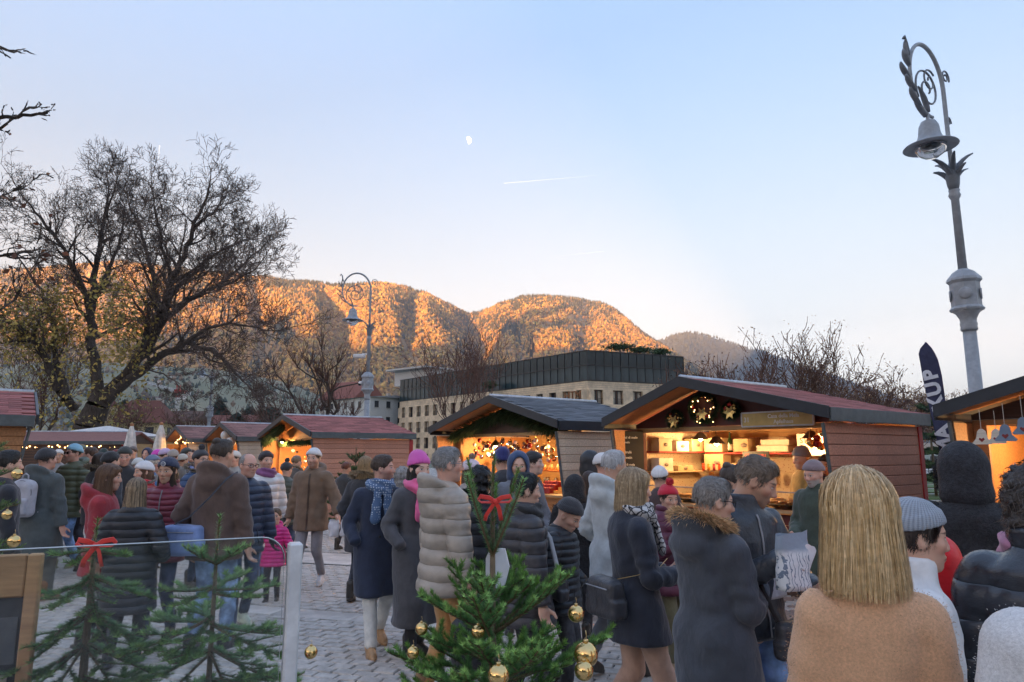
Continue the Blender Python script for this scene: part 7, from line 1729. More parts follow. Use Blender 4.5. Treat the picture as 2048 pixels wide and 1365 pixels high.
sandwich('bite of pastry in the parka hand', hand('parka', 0) + Vector((.02, 0, .08)), .2)
def soft_box(X, Y, Z, c, r, rd): 
    q = [np.abs(X - c[0]) - r[0] + rd, np.abs(Y - c[1]) - r[1] + rd, np.abs(Z - c[2]) - r[2] + rd]
    return np.sqrt(sum(np.maximum(a, 0) ** 2 for a in q)) + np.minimum(np.maximum(np.maximum(q[0], q[1]), q[2]), 0) - rd
def backpack(label, loc, rz, s, c, key, m='fabric', straps=True, gold=False):
    root = thing('backpack', label, 'backpack', loc, rz); root.scale = (s, s, s)
    mt = mat(m, c, key)
    f = lambda X, Y, Z: smin(soft_box(X, Y, Z, (0, 0, .0), (.145, .075, .21), .07), ell(X, Y, Z, (0, -.0, .13), (.14, .075, .10)), .03) - .005 * vnoise(X, Y, Z, 26, 2)
    V, Q = sdf_mesh(f, (-.2, -.13, -.26), (.2, .13, .28), .013); link('pack', np_mesh('pack', V, Q, [mt]), root)
    f2 = lambda X, Y, Z: soft_box(X, Y, Z, (0, -.075, -.085), (.12, .035, .095), .03) - .004 * vnoise(X, Y, Z, 30, 4)
    V, Q = sdf_mesh(f2, (-.16, -.14, -.2), (.16, .0, .04), .012); pk = link('front_pocket', np_mesh('front_pocket', V, Q, [mt]), root)
    zm = mat('metal', (.45, .33, .12), 'zipgold', metallic=1., rough=.3) if gold else mat('plastic', sh(c, .5), 'zipd')
    mb = MB(); mb.tube([(x, -.113 + .012 * abs(x) / .1, -.005 - .01 * abs(x) / .1) for x in np.linspace(-.105, .105, 9)], .0045, 5); mb.build('zip', zm, pk)
    mb = MB(); mb.tube([(.142 * sin(a), -.045, .06 + .15 * cos(a)) for a in np.linspace(-1.7, 1.7, 16)], .0045, 5); mb.build('zip', zm, root)
    mb = MB(); mb.smooth = True; mb.tube([(-.04, 0, .20), (-.035, 0, .27), (0, 0, .29), (.035, 0, .27), (.04, 0, .20)], .009, 6); mb.build('handle', mt, root)
    if gold: mb = MB(); mb.smooth = True; mb.tube([(.03 * cos(a), -.095, .08 + .02 * sin(a)) for a in np.linspace(0, 2 * pi, 16)], .004, 5); mb.build('badge', zm, root)
    if straps:
        for sg in (-1, 1): mb = MB(); mb.smooth = True; mb.tube([(sg * .07, .06, .19), (sg * .10, .14, .285), (sg * .125, .24, .26), (sg * .14, .31, .12), (sg * .14, .28, -.05), (sg * .12, .1, -.17)], .020, 6, True, .35, up=(0, 0, 1)); mb.build('strap', mt, root)
I = PEOPLE['greycoat']; backpack('pale grey backpack worn on the slate coat', wl_('greycoat', (-.01, -.235, 1.19)), I['rz'], .98, (.30, .30, .33), 'bp')
p = hand('taupe', 0); backpack('small black quilted backpack hanging from the taupe jacket hand', p + Vector((-.02, -.05, -.31)), radians(20), .78, (.014, .014, .016), 'bq', 'puffer', False, True)
def shoulder_bag(label, key, c, centre, size, sh_pt, hip_out, m='fabric', strapc=(.05, .05, .06), rz=0., chain=None, back=True):
    I = PEOPLE[key]; P = wl_(key, centre); root = thing('shoulder_bag', label, 'bag', P, I['rz'] + rz); mt = mat(m, c, 'bag')
    w, d, h = size
    f = lambda X, Y, Z: soft_box(X, Y, Z, (0, 0, 0), (w / 2 + .02 * (Z < 0), d / 2, h / 2), min(d, w) * .35) - .007 * vnoise(X, Y, Z, 20, 1) - .004 * vnoise(X, Y, Z, 55, 3)
    V, Q = sdf_mesh(f, (-w / 2 - .06, -d / 2 - .05, -h / 2 - .05), (w / 2 + .06, d / 2 + .05, h / 2 + .05), .012); link('bag_body', np_mesh('bag_body', V, Q, [mt]), root)
    mb = MB(); mb.smooth = True; W2 = Matrix.Translation(P) @ Matrix.Rotation(I['rz'] + rz, 4, 'Z'); inv = W2.inverted()
    pts = [inv @ wl_(key, q) for q in sh_pt]; mb.tube(pts, .016 if not chain else .006, 6, True, .3, up=(0, 1, 0)); mb.build('strap', mat('metal', chain, 'chain', metallic=1., rough=.3) if chain else mat('fabric', strapc, 'strap'), root)
    mb = MB(); mb.tube([(-w * .4, -d / 2 - .004, h * .28), (w * .4, -d / 2 - .004, h * .28)], .004, 5); mb.build('zip', mat('metal', (.4, .4, .42), 'bz', metallic=.8), root)
    return root
shoulder_bag('blue slouchy shoulder bag on the back of the brown jacket', 'bunman', (.14, .20, .37), (-.17, -.20, .93), (.36, .13, .26), [(-.28, -.20, 1.04), (-.10, -.235, 1.12), (.06, -.215, 1.28), (.15, -.13, 1.43), (.16, .0, 1.475), (.12, .12, 1.40)], 1, 'fabric', (.05, .06, .08))
shoulder_bag('small black studded cross body bag on the dark puffer jacket', 'blackpuffer', BLK, (.03, .26, .93), (.20, .08, .15), [(.10, .25, 1.00), (.06, .235, 1.12), (-.01, .22, 1.28), (-.08, .12, 1.44), (-.11, -.03, 1.46)], 1, 'leather', (.3, .3, .31), pi)
shoulder_bag('black handbag with gold chain behind the navy jacket', 'navyblond', BLK, (.10, -.22, .98), (.26, .12, .22), [(.12, -.2, 1.08), (.2, -.05, 1.12), (.19, .10, 1.16), (.12, .18, 1.2)], 1, 'leather', BLK, .3, (.7, .5, .2))
shoulder_bag('small black shoulder bag against the leather jacket side', 'leather', BLK, (-.02, .28, .88), (.20, .08, .17), [(.05, .27, .95), (.10, .2, 1.15), (.13, .05, 1.38), (.12, -.05, 1.44)], 1, 'leather', BLK, .2)
# badge and marks on clothes
def patch(key, name, label, loc, r, cols, rz=0.):
    I = PEOPLE[key]; mb = MB(); o = wl_(key, loc); v = (Vector((0, 0, EYE)) - o).normalized()
    mb.mi = 0; mb.lathe([(r, 0), (r, .004), (0, .005)], n=18); mb.mi = 1; mb.lathe([(r * .72, .006), (0, .0065)], n=16); mb.mi = 0; mb.box((0, 0, .008), (r * .9, r * .25, .002))
    d = (I['W'].to_3x3() @ Vector((sin(rz), cos(rz), 0))).normalized(); q = d.to_track_quat('Z', 'Y')
    ob = mb.build(name, [mat('fabric', cols[0], 'pa'), mat('fabric', cols[1], 'pb')], I['root']); M = I['W'].inverted() @ (Matrix.Translation(o) @ q.to_matrix().to_4x4()); ob.matrix_local = M
patch('redjacket', 'sleeve_badge', '', (.245, .02, 1.20), .035, ((.62, .6, .6), (.05, .03, .06)), pi / 2)
patch('maroon', 'hat_badge', '', (0, .135, 1.70), .022, ((.5, .52, .58), (.02, .03, .08)), 0)

# ================================================================== goods and lights in the stalls
def SW(k, p): return STALLS[k][0].matrix_basis @ Vector(p)
def Srz(k): return STALLS[k][0].rotation_euler[2]
def pendant(label, k, p, watts, drop=.25):
    root = thing('pendant_lamp', label, 'lamp', SW(k, p), Srz(k), 'pendant lamps in the stalls')
    mb = MB(); mb.smooth = True; mb.lathe([(.03, .10), (.05, .085), (.12, .0), (.125, -.005), (.11, .0), (.03, .07)], n=18); mb.build('lamp_shade', mat('metal', (.05, .045, .04), 'shade', rough=.4), root)
    mb = MB(); mb.smooth = True; mb.ball((0, 0, .005), .035, 10, 8); mb.build('bulb', mat('emit', (1., .62, .28), 'bulb', e=14.), root)
    mb = MB(); mb.tube([(0, 0, .1), (0, 0, .1 + drop)], .006, 5); mb.build('cord', BARK, root)
    warm_light(root, (0, 0, -.07), watts, .05)
pendant('lit metal pendant lamp over the left of the apple stall counter', 'apple', (-.45, .95, 1.84), 9)
pendant('pendant lamp inside the right of the apple stall', 'apple', (.75, 1.35, 1.90), 8)
pendant('pendant lamp deep inside the left of the apple stall', 'apple', (-1.15, 1.5, 1.92), 5)
pendant('bright bare lamp at the left inside the ornament stall', 'grey', (-1.1, 1.0, 1.84), 14)
pendant('lamp at the right inside the ornament stall', 'grey', (.8, 1.2, 1.88), 14)
pendant('lamp inside the red side wall stall', 'red', (-.3, 1.2, 1.88), 26)
pendant('lamp under the front of the red side wall stall', 'red', (-.9, .3, 2.0), 12)
pendant('lamp inside the paper globe stall', 'mid', (.2, 1.2, 1.88), 24)
pendant('lamp inside the string light stall', 'small', (.2, 1.2, 1.88), 22)
pendant('lamp inside the stall at the right edge', 'right', (-.9, 1.2, 1.85), 12)
pendant('lamp inside the long stall far left', 'long', (.9, 3.6, 1.85), 26)
def speckle(name, a, b):
    m, t, bs = nt(name); v = N(t, 'ShaderNodeTexVoronoi', {'Vector': coord(t), 'Scale': 28.}).outputs; r = E(t, v['Distance']).step(.22, .16)
    t.links.new(mixc(t, r, a, b), bs.inputs['Base Color']); bs.inputs['Roughness'].default_value = .7; return m
SPK = speckle('speckled_paper', (.62, .52, .38), (.30, .07, .03)); CARD = mat('paint', (.42, .30, .17), 'card'); WHITE = mat('paint', (.56, .51, .43), 'white'); BOARD = mat('paint', (.012, .012, .013), 'board', rough=.6); CHALK = mat('paint', (.65, .63, .58), 'chalk'); CHALKR = mat('paint', (.55, .06, .05), 'chalkred'); DRED = mat('paint', (.40, .03, .03), 'dred')
def put(name, label, cat, k, p, d, m, group=None, rz=0., bev=.004):
    mb = MB(); mb.box((0, 0, 0), d, bev=bev); o = mb.build(name, m, None, SW(k, p), (0, 0, Srz(k) + rz)); return tag(o, label, cat, group)
put('wall_paper', 'speckled cream wall covering inside the apple stall', 'wall panel', 'apple', (-.2, 2.33, 1.45), (2.7, .02, 1.0), SPK)
put('shelf', 'red edged shelf across the back of the apple stall', 'shelf', 'apple', (-.25, 1.95, 1.70), (2.1, .32, .025), DRED)
put('shelf', 'lower wooden shelf at the left back of the apple stall', 'shelf', 'apple', (-.95, 1.95, 1.42), (1.0, .32, .025), CARD)
for i, (x, z, w, h, lab) in enumerate([(-1.12, 1.83, .34, .22, 'upright printed cake box on the red shelf, leftmost'), (-.62, 1.82, .26, .2, 'upright printed cake box on the red shelf, right of the bottle'), (-1.12, 1.56, .36, .25, 'cake box with an oval window on the lower shelf'), (-.62, 1.52, .4, .06, 'flat cake box on the lower shelf'), (-.1, 1.77, .5, .09, 'white flat box in the middle of the red shelf'), (-.05, 1.86, .45, .08, 'white flat box on top of another on the red shelf'), (.42, 1.75, .36, .06, 'low stack of flat boxes at the right end of the red shelf')]):
    o = put('cake_box', lab, 'box', 'apple', (x, 1.86, z), (w, .2, h), WHITE if i > 3 else CARD)
    if i < 3:
        mb = MB(); mb.smooth = True; mb.lathe([(.055, 0), (.055, .004), (0, .005)], (.06, -.101, .0), 16, Matrix.Rotation(pi / 2, 4, 'X') @ Matrix.Scale(.6, 4, (0, 1, 0))); mb.build('oval_window', mat('paint', (.16, .12, .10), 'oval'), o)
        if i == 0: text('lettering', 'Strudel', o, (-.15, -.103, .03), (pi / 2, 0, 0), .085, mat('paint', (.3, .16, .08), 'script'), .001, shear=.35)
root = thing('wine_bottle', 'green wine bottle between the cake boxes', 'bottle', SW('apple', (-.86, 1.84, 1.715))); mb = MB(); mb.smooth = True; mb.lathe([(.038, 0), (.038, .17), (.016, .23), (.014, .30), (.016, .31)], n=14); mb.build('glass', mat('plastic', (.01, .03, .012), 'bottle', rough=.1), root); mb = MB(); mb.smooth = True; mb.lathe([(.0385, .03), (.0385, .12)], n=14); mb.build('label_paper', WHITE, root)
put('wall_paper', 'speckled cream covering on the left inner wall of the apple stall', 'wall panel', 'apple', (-1.60, 1.45, 1.50), (.012, 1.6, 1.05), SPK)
for z, lab in ((1.72, 'upper side shelf on the left inner wall of the apple stall'), (1.42, 'lower side shelf on the left inner wall of the apple stall')): put('shelf', lab, 'shelf', 'apple', (-1.46, 1.35, z), (.26, 1.2, .022), DRED if z > 1.5 else CARD)
for i, (y, z, w, h, lab) in enumerate([(.95, 1.83, .3, .20, 'cake box standing on the upper side shelf, nearest the opening'), (1.35, 1.81, .3, .16, 'cake box standing on the upper side shelf, middle'), (1.72, 1.83, .28, .20, 'cake box standing on the upper side shelf, deepest'), (.95, 1.53, .32, .20, 'cake box on the lower side shelf, nearest the opening'), (1.4, 1.47, .36, .08, 'flat cake box on the lower side shelf')]):
    o = put('cake_box', lab, 'box', 'apple', (-1.46, y, z), (.16, w, h), CARD if i % 2 == 0 else WHITE)
    mb = MB(); mb.smooth = True; mb.lathe([(.045, 0), (.045, .004), (0, .005)], (.082, 0, 0), 14, Matrix.Rotation(pi / 2, 4, 'Y') @ Matrix.Scale(.6, 4, (1, 0, 0))); mb.build('oval_window', mat('paint', (.16, .12, .10), 'oval'), o)
# boards with writing
def sign_board(name, label, k, p, w, h, m, lines, rz=0., frame=None, parent_rot=None):
    root = thing(name, label, 'sign', SW(k, p), Srz(k) + rz)
    mb = MB(); mb.box((0, 0, 0), (w, .02, h), bev=.004); mb.build('panel', m, root)
    if frame:
        for (cx, cz, a, b_) in ((0, h / 2, w, .018), (0, -h / 2, w, .018), (-w / 2, 0, .018, h), (w / 2, 0, .018, h)): mb = MB(); mb.box((cx, -.004, cz), (a, .026, b_)); mb.build('frame', frame, root)
    for (s_, x, z, size, mm, al) in lines: text('lettering', s_, root, (x, -.0125, z), (pi / 2, 0, 0), size, mm, .0012, al, None, 0., size * .018)
    return root
GOLD = mat('paint', (.58, .43, .15), 'goldsign', rough=.4); SILV = mat('metal', (.62, .62, .62), 'silv', rough=.35); WL = mat('paint', (.85, .84, .80), 'wl')
sign_board('stall_sign', 'gold sign reading 31 Casa della Mela Apfelhaus', 'apple', (.80, .49, 2.13), .98, .175, GOLD, [('31', -.46, -.03, .085, WL, 'LEFT'), ('Casa della Mela', .10, .012, .068, WL, 'CENTER'), ('Apfelhaus', .10, -.058, .068, WL, 'CENTER')], 0, SILV)
sign_board('strudel_sign', 'white sign reading STRUDEL ARTIGIANALE inside the apple stall', 'apple', (.66, 1.6, 1.82), .52, .30, WHITE, [('STRUDEL', 0, .02, .105, CHALKR, 'CENTER'), ('\u2666 ARTIGIANALE \u2666', 0, -.08, .045, mat('paint', (.3, .2, .15), 'sub'), 'CENTER')])
sign_board('price_board', 'black price board with chalk prices in the apple stall', 'apple', (-.06, 1.3, 1.55), .42, .36, BOARD, [('STRUDEL di MELE', 0, .11, .045, CHALKR, 'CENTER'), ('FETTA SINGOLA .... 4,50', -.19, .03, .034, CHALK, 'LEFT'), ('BOX PICCOLA ..... 18,\u20ac', -.19, -.05, .034, CHALK, 'LEFT'), ('BOX GRANDE ..... 26,\u20ac', -.19, -.12, .034, CHALK, 'LEFT')])
sign_board('price_board', 'small black board behind the stall keeper', 'apple', (.98, 1.9, 1.52), .34, .40, BOARD, [('3', -.06, .06, .08, CHALK, 'LEFT'), ('\u2665', -.06, -.02, .08, CHALK, 'LEFT'), ('3', -.06, -.12, .08, CHALK, 'LEFT')])
sign_board('menu_board', 'tall blackboard menu on the left wing of the apple stall', 'apple', (-1.58, .38, 1.72), .42, .62, BOARD, [('Strudel di mele', -.19, .2, .05, CHALK, 'LEFT'), ('artigianale', -.19, .13, .045, CHALK, 'LEFT'), ('Vin Brul\u00e9', -.19, -.02, .055, CHALK, 'LEFT'), ('Gl\u00fchwein', -.19, -.10, .055, CHALK, 'LEFT'), ('Succo di mela', -.19, -.2, .045, CHALK, 'LEFT')], radians(62))
for i in range(11):
    x = -1.32 + .1 * i; mb = MB(); mb.smooth = True; mb.lathe([(.032, 0), (.036, .07), (.03, .085), (.033, .09), (.033, .105), (0, .107)], n=12); o = mb.build('jam_jar', mat('plastic', [(.45, .05, .02), (.5, .2, .03), (.25, .03, .04)][i % 3], 'jam', rough=.15), None, SW('apple', (x, 1.78, 1.435)), (0, 0, 0)); tag(o, 'small jam jar in the row on the lower back shelf', 'jar', 'jam jars in the apple stall')
# pastries on trays
tray_me = MB().box((0, 0, 0), (.42, .30, .02), bev=.005).mesh('tray', WHITE)
mb = MB(); mb.smooth = True; mb.ball((0, 0, 0), .062, 12, 7, (1.25, .85, .55)); bun_me = mb.mesh('pastry', BREAD)
mb = MB(); mb.smooth = True; mb.tube([(-.10, 0, 0), (-.05, .012, .005), (0, 0, .008), (.05, -.012, .005), (.10, 0, 0)], [.022, .038, .042, .038, .022], 10, True, .75); roll_me = mb.mesh('pastry', BREAD)
for i in range(6):
    x = -1.2 + i * .48
    o = link('tray', tray_me, None, SW('apple', (x, .72, 1.045)), (radians(-12), 0, Srz('apple'))); tag(o, '%s baking tray from the left on the apple stall counter' % ('first', 'second', 'third', 'fourth', 'fifth', 'sixth')[i], 'tray', 'baking trays')
    for a in range(3):
        for b in range(2):
            o = link('pastry', roll_me if (i + b) % 2 else bun_me, None, SW('apple', (x - .13 + .13 * a + random.gauss(0, .01), .66 + .13 * b, 1.09 + .012 * b)), (0, 0, Srz('apple') + random.uniform(-.5, .5))); tag(o, 'golden strudel pastry on the apple stall trays', 'pastry', 'pastries on the apple stall counter')
root = thing('display_glass', 'low glass guard in front of the pastries', 'glass guard', SW('apple', (0, .52, 1.02)), Srz('apple')); mb = MB(); mb.box((0, 0, .11), (2.7, .008, .2)); mb.build('pane', mat('glass', (.95, .97, .97), 'guard'), root); mb = MB(); mb.tube([(-1.35, 0, .215), (1.35, 0, .215)], .008, 6); mb.build('rail', LIGHTM, root)
# wreaths and garlands
def greens(n, C, Nn, ln, w, parent, col=(.035, .07, .03)): o = link('needles', fur_mesh((C, Nn), n, ln, w, col, 7, .1), parent); o['kind'] = 'stuff'
def wreath(label, k, p, R, gold=True, n=2200):
    root = thing('wreath', label, 'wreath', SW(k, p), Srz(k), 'wreaths on the stall gables'); a = np.linspace(0, 2 * pi, 60); C = np.stack([R * np.cos(a), -.02 + 0 * a, R * np.sin(a) * .85], 1); Nn = np.stack([np.cos(a) * .6, -.8 + 0 * a, np.sin(a) * .6], 1); greens(n, C, Nn, .09, .004, root)
    mg = mat('metal', (.8, .55, .2), 'gold2', rough=.2, metallic=1.); mr = mat('metal', (.5, .03, .03), 'redball', rough=.15, metallic=.6)
    r = random.Random(int(R * 100))
    for i in range(14):
        t = r.random() * 6.28; mb = MB(); mb.smooth = True; mb.ball((R * cos(t) * r.uniform(.7, 1.2), -.06, R * .85 * sin(t) * r.uniform(.7, 1.2)), r.uniform(.014, .03), 10, 7); mb.build('ball', mr if i % 4 == 0 else mg, root)
    if gold:
        for i in range(6): t = 2 * pi * i / 6; mb = MB(); mb.prism([(0, 0), (.035, .03), (.10, 0), (.035, -.03)], (0, -.08, -R * .5 + .0), (cos(t), -.15, sin(t)), (-sin(t), 0, cos(t)), (0, .004, 0)); mb.build('petal', mg, root)
wreath('large wreath with gold bow in the middle of the apple stall gable', 'apple', (-.28, .52, 2.33), .19)
wreath('small wreath left of the large one on the apple stall gable', 'apple', (-.78, .52, 2.20), .10, n=1000); wreath('small wreath between the large one and the gold sign', 'apple', (.16, .52, 2.28), .09, n=1000)
def garland(label, k, pts, n, ln=.12, w=.006):
    P = [Vector(p) for p in pts]; root = thing('fir_garland', label, 'garland', SW(k, (0, 0, 0)), Srz(k), 'fir garlands on the stalls'); C = []
    for i in range(len(P) - 1):
        for t in np.linspace(0, 1, 20): C.append(P[i].lerp(P[i + 1], t))
    C = np.array([tuple(c) for c in C]); greens(n, C, np.tile([0, -.6, -.5], (len(C), 1)), ln, w, root, (.055, .10, .035))
    mb = MB(); mb.tube(P, .012, 5); mb.build('stem', STEM, root)
g = STALLS['grey'][1]; garland('drooping fir garland under the ornament stall gable', 'grey', [(-1.75, .46, 2.10), (-1.2, .46, 2.22), (-.6, .46, 2.38), (0, .46, 2.48), (.5, .46, 2.38), (1.1, .46, 2.24), (1.65, .46, 2.10)], 5200, .22, .007)
garland('fir garland under the left roof edge of the red side wall stall', 'red', [(-1.95, .2, 2.06), (-1.5, .2, 2.2), (-1.0, .2, 2.34), (-.5, .2, 2.45)], 2600, .2, .012)
garland('fir garland along the opening of the red side wall stall', 'red', [(-1.6, .5, 2.0), (-.5, .5, 2.0), (.8, .5, 2.02), (1.7, .5, 2.0)], 2600, .12, .012)
garland('fir garland under the gable of the paper globe stall', 'mid', [(-1.6, .4, 2.1), (-.6, .4, 2.3), (0, .4, 2.42), (.8, .4, 2.3), (1.6, .4, 2.1)], 2200, .2, .016)
def string_lights(label, k, pts, n, m=None, r=.014, seed=2):
    P = [Vector(p) for p in pts]; root = thing('string_lights', label, 'string lights', SW(k, (0, 0, 0)), Srz(k), 'string lights in the stalls'); me_ = MB(); me_.smooth = True; me_.ball((0, 0, 0), r, 6, 4); me = me_.mesh('bulb', m or mat('emit', (1., .55, .2), 'fairy', e=1.6)); rr = random.Random(seed); L = len(P) - 1
    for i in range(n): f = (i + .5) / n * L; j = min(L - 1, int(f)); link('bulb', me, root, P[j].lerp(P[j + 1], f - j) + rvec(rr, .04))
    mb = MB(); mb.tube(P, .004, 4); mb.build('wire', BARK, root)
string_lights('string lights under the gable of the smallest stall', 'small', [(-1.5, .3, 2.05), (-.6, .3, 2.3), (0, .3, 2.45), (.6, .3, 2.32), (1.5, .3, 2.06), (.5, .35, 2.1), (-.6, .35, 2.1)], 34, r=.022)
string_lights('string lights along the eave of the long stall', 'long', [(1.72, .4, 1.98), (1.72, 2.5, 1.9), (1.72, 4.5, 1.98), (1.72, 7.0, 1.92)], 46, r=.03)
string_lights('string lights inside the stall at the right edge', 'right', [(-1.3, 1.6, 1.95), (-.9, 1.6, 1.6), (-.3, 1.6, 1.8), (-.8, 1.7, 1.35), (.2, 1.6, 1.5), (.6, 1.7, 1.9)], 26, r=.012)
string_lights('string lights on the big wreath of the apple stall', 'apple', [(-.5, .45, 2.25), (-.4, .44, 2.42), (-.2, .44, 2.45), (-.08, .44, 2.3), (-.2, .44, 2.18), (-.4, .44, 2.2)], 16, r=.008)
for i, (x, z, lab) in enumerate(((.35, 2.28, 'white paper globe under the globe stall gable, upper one'), (1.05, 2.05, 'white paper globe under the globe stall gable, lower one'))):
    root = thing('paper_globe', lab, 'paper globe', SW('mid', (x, .1, z)), 0, 'paper globes'); mb = MB(); mb.smooth = True; mb.ball((0, 0, 0), .16, 16, 12); mb.build('globe', mat('paint', (.75, .74, .72), 'globe'), root); mb = MB(); mb.tube([(0, 0, .15), (0, 0, .34)], .004, 4); mb.build('cord', BARK, root)
# hanging ornaments
def hang(meshes, k, n, box, label, cat, group, seed, name='ornament'):
    r = random.Random(seed)
    for i in range(n):
        p = (r.uniform(*box[0]), r.uniform(*box[1]), r.uniform(*box[2])); o = link(name, r.choice(meshes), None, SW(k, p), (0, 0, r.uniform(0, 6))); s_ = r.uniform(.7, 1.2); o.scale = (s_, s_, s_); tag(o, label, cat, group)
def ball_me(m, r=.042):
    mb = MB(); mb.smooth = True; mb.mi = 0; mb.ball((0, 0, 0), r, 12, 9); mb.mi = 1; mb.lathe([(r * .25, r * .9), (r * .25, r * 1.2)], n=6); mb.tube([(0, 0, r * 1.2), (0, 0, r * 3.2)], .0025, 4); return mb.mesh('ornament', [m, mat('metal', (.7, .5, .2), 'ocap', metallic=1., rough=.3)])
OG = [ball_me(mat('metal', (.75, .48, .18), 'og', rough=.12, metallic=1.)), ball_me(mat('plastic', (.55, .42, .40), 'oglass', rough=.05)), ball_me(mat('metal', (.35, .03, .03), 'or', rough=.15, metallic=.5)), ball_me(mat('metal', (.5, .5, .55), 'os', rough=.1, metallic=1.)), ball_me(mat('plastic', (.10, .05, .06), 'od', rough=.1))]
hang(OG, 'grey', 120, ((-1.5, 1.6), (.65, 1.15), (1.55, 1.95)), 'glass bauble among those hanging in the ornament stall', 'bauble', 'baubles hanging in the ornament stall', 3)
hang([OG[0], OG[2]], 'apple', 14, ((.95, 1.45), (.7, 1.0), (1.78, 1.95)), 'red or gold bauble hanging at the right of the apple stall', 'bauble', 'baubles hanging in the apple stall', 4)
for z, lab in ((1.38, 'upper orange shelf in the ornament stall'), (1.14, 'lower orange shelf in the ornament stall')): put('shelf', lab, 'shelf', 'grey', (.3, 1.3, z), (2.8, .35, .025), mat('paint', (.5, .14, .03), 'oshelf'))
mb = MB(); mb.smooth = True; mb.lathe([(.04, 0), (.045, .06), (.03, .09), (.032, .10), (.0, .105)], n=12); jar = mb.mesh('jar', mat('metal', (.75, .5, .22), 'jar', rough=.2, metallic=.7))
mb = MB(); mb.box((0, 0, .05), (.12, .10, .10), bev=.006); gift = mb.mesh('gift_box', mat('paint', (.42, .04, .04), 'gift'))
for i in range(30):
    z = 1.395 if i % 2 else 1.155; x = -1.0 + (i // 2) * .18; o = link('jar', jar, None, SW('grey', (x, 1.25 + random.uniform(-.08, .06), z)), (0, 0, Srz('grey'))); tag(o, 'golden trinket jar on the ornament stall shelves', 'jar', 'jars on the ornament stall shelves')
for i in range(9): o = link('gift_box', gift, None, SW('grey', (.7 + .13 * (i % 3), .66 + .10 * (i // 3), 1.02 + .05 * (i // 3))), (0, 0, Srz('grey'))); tag(o, 'small red box stacked on the ornament stall counter', 'box', 'red boxes on the ornament stall counter')
for k, n, sd in (('red', 26, 5), ('mid', 20, 6), ('small', 16, 8)): hang(OG, k, n, ((-1.5, 1.6), (.7, 1.2), (1.1, 1.85)), 'small bauble for sale in the %s' % {'red': 'red side wall stall', 'mid': 'paper globe stall', 'small': 'string light stall'}[k], 'bauble', 'baubles in the %s stall' % k, sd)
# wooden bells in the right stall
wm_ = mat('wood', (.60, .55, .46), 'bell'); bm_ = mat('paint', (.16, .22, .30), 'bluebell')
def wooden_bell(label, px, py, Y, m, s):
    p = at(px, py, Y); root = thing('wooden_bell', label, 'ornament', p, Srz('right'), 'wooden ornaments in the right stall'); root.scale = (s, s, s)
    mb = MB(); mb.prism([(-.10, -.07), (-.085, -.085), (.085, -.085), (.10, -.07), (.055, -.02), (.04, .06), (.015, .085), (-.015, .085), (-.04, .06), (-.055, -.02)], (0, 0, 0), (1, 0, 0), (0, 0, 1), (0, .018, 0)); mb.build('bell', m, root)
    mb = MB(); mb.tube([(0, .01, .085), (0, .01, .30)], .003, 4); mb.build('cord', wm_, root)
    mb = MB(); mb.prism([(0, -.03), (.03, .0), (.02, .02), (0, .008), (-.02, .02), (-.03, 0)], (0, -.004, -.03), (1, 0, 0), (0, 0, 1), (0, .004, 0)); mb.build('heart', mat('paint', (.2, .02, .02), 'heart'), root)
wooden_bell('pale wooden bell with hearts, leftmost in the right stall', 1963, 874, 6.6, wm_, .85); wooden_bell('pale wooden bell with a dark heart, second in the right stall', 1992, 873, 6.5, wm_, .8); wooden_bell('grey blue wooden bell, third in the right stall', 2010, 866, 6.3, bm_, .9); wooden_bell('grey blue wooden bell at the frame edge in the right stall', 2046, 852, 6.2, bm_, .9)
root = thing('heater', 'orange glowing heater bar under the long stall eave', 'heater', SW('long', (1.75, 5.3, 1.93)), Srz('long')); mb = MB(); mb.box((0, 0, 0), (.12, .62, .10), bev=.02); mb.build('housing', DARKM, root); mb = MB(); mb.box((.065, 0, -.005), (.02, .52, .06)); mb.build('element', mat('emit', (1., .35, .15), 'heat', e=6.), root)

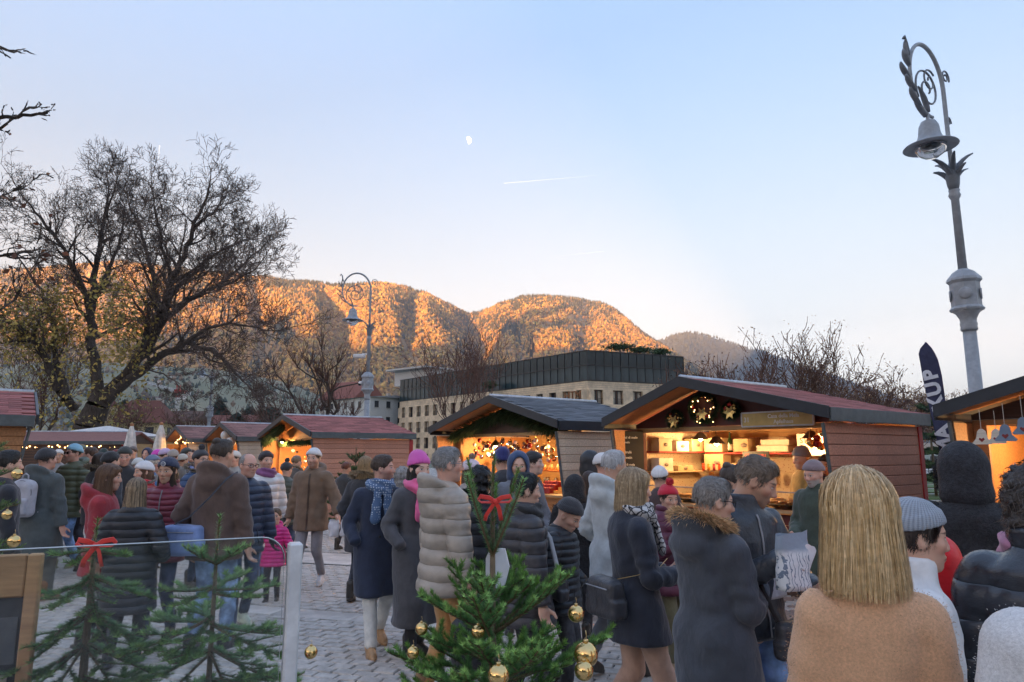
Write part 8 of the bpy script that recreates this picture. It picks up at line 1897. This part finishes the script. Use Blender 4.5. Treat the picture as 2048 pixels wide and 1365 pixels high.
# ================================================================== glass screen, board
def build_screen():
    A = Vector((-.675, 2.2, 0)); d = Vector((-.905, -.42, 0)).normalized(); n = Vector((-d.y, d.x, 0)); L = 2.0; zt = 1.462
    root = thing('glass_screen', 'glass wind screen with a white metal post at lower left', 'screen', A, atan2(d.y, d.x))
    mb = MB(); mb.box((0, 0, zt / 2 - .01), (.042, .05, zt - .02), bev=.006); mb.build('post', mat('metal', (.72, .73, .74), 'post', rough=.3), root)
    poly = [(.03, .25), (L, .25), (L, zt), (.10, zt)] + [(.03 + .07 * (1 - sin(a)), zt - .07 * (1 - cos(a))) for a in np.linspace(0, pi / 2, 7)]
    mb = MB(); mb.prism(poly, (0, -.005, 0), (1, 0, 0), (0, 0, 1), (0, .010, 0)); mb.build('pane', mat('glass', (.93, .97, .96), 'screen'), root)
    mb = MB(); mb.smooth = True; mb.tube([(x, 0, z) for x, z in [(L, zt), (.10, zt)] + poly[4:]], .0022, 6); mb.build('polished_edge', mat('plastic', (.62, .68, .68), 'edge', rough=.2), root)
    mb = MB(); mb.box((L / 2, 0, .22), (L, .06, .06), bev=.005); mb.build('bottom_rail', mat('metal', (.6, .61, .62), 'brail', rough=.3), root)
    # wooden board standing behind it
    P = at(8, 1225, 2.55); rt = thing('notice_board', 'wooden framed blackboard standing behind the glass at the left edge', 'board', (P.x - .12, P.y, 0), .28); wf = mat('wood', (.56, .33, .16), 'frame', st=(3, 20, 20))
    zt2 = at(60, 1112, 2.55).z
    mb = MB(); mb.box((-.05, 0, zt2 - .075), (.42, .03, .15), bev=.005); mb.build('top_board', wf, rt)
    for sx in (.185, -.285): mb = MB(); mb.box((sx, .002, zt2 - .42), (.045, .036, .84), bev=.005); mb.build('stile', wf, rt)
    mb = MB(); mb.box((-.05, .008, zt2 - .50), (.42, .012, .70)); mb.build('panel', mat('paint', (.035, .037, .045), 'slate'), rt)
    mb = MB(); mb.box((.10, -.002, zt2 - .30), (.10, .004, .16)); mb.build('poster', mat('paint', (.10, .11, .12), 'poster'), rt); mb = MB(); mb.box((.09, -.004, zt2 - .43), (.09, .004, .03)); mb.build('note', WHITE, rt)
    for sx in (.185, -.285): mb = MB(); mb.box((sx, .0, .0 + (zt2 - .84) / 2), (.045, .036, zt2 - .84)); mb.build('leg', wf, rt)
    p = at(85, 1345, 2.3); root = thing('red_box', 'red covered box behind the glass near the board', 'box', (p.x, p.y, 0), .4); mb = MB(); mb.box((0, 0, .40), (.35, .3, .80), bev=.02); mb.build('cover', mat('fabric', (.45, .03, .05), 'redcloth'), root); mb = MB(); mb.box((0, 0, .83), (.38, .33, .04), bev=.015); mb.build('lid', mat('fabric', (.5, .05, .07), 'redlid'), root)
build_screen()
# ================================================================== the evening haze that fills the valley
def build_haze():
    m = bpy.data.materials.new('haze'); m.use_nodes = True; t = m.node_tree; t.nodes.clear()
    o = t.nodes.new('ShaderNodeOutputMaterial'); v = t.nodes.new('ShaderNodeVolumePrincipled')
    v.inputs['Color'].default_value = (.74, .83, 1.0, 1); v.inputs['Density'].default_value = HAZE_D
    v.inputs['Anisotropy'].default_value = 0.0
    t.links.new(v.outputs[0], o.inputs['Volume'])
    mb = MB(); lo, hi = Vector((-9500, -6600, -1.02)), Vector((9500, 6600, 1080))
    mb.box((lo + hi) / 2, hi - lo); ob = mb.build('haze', m); tag(ob, 'thin bluish evening haze in the valley', 'haze', kind='stuff')
HAZE_D = 0.95e-4
build_haze()
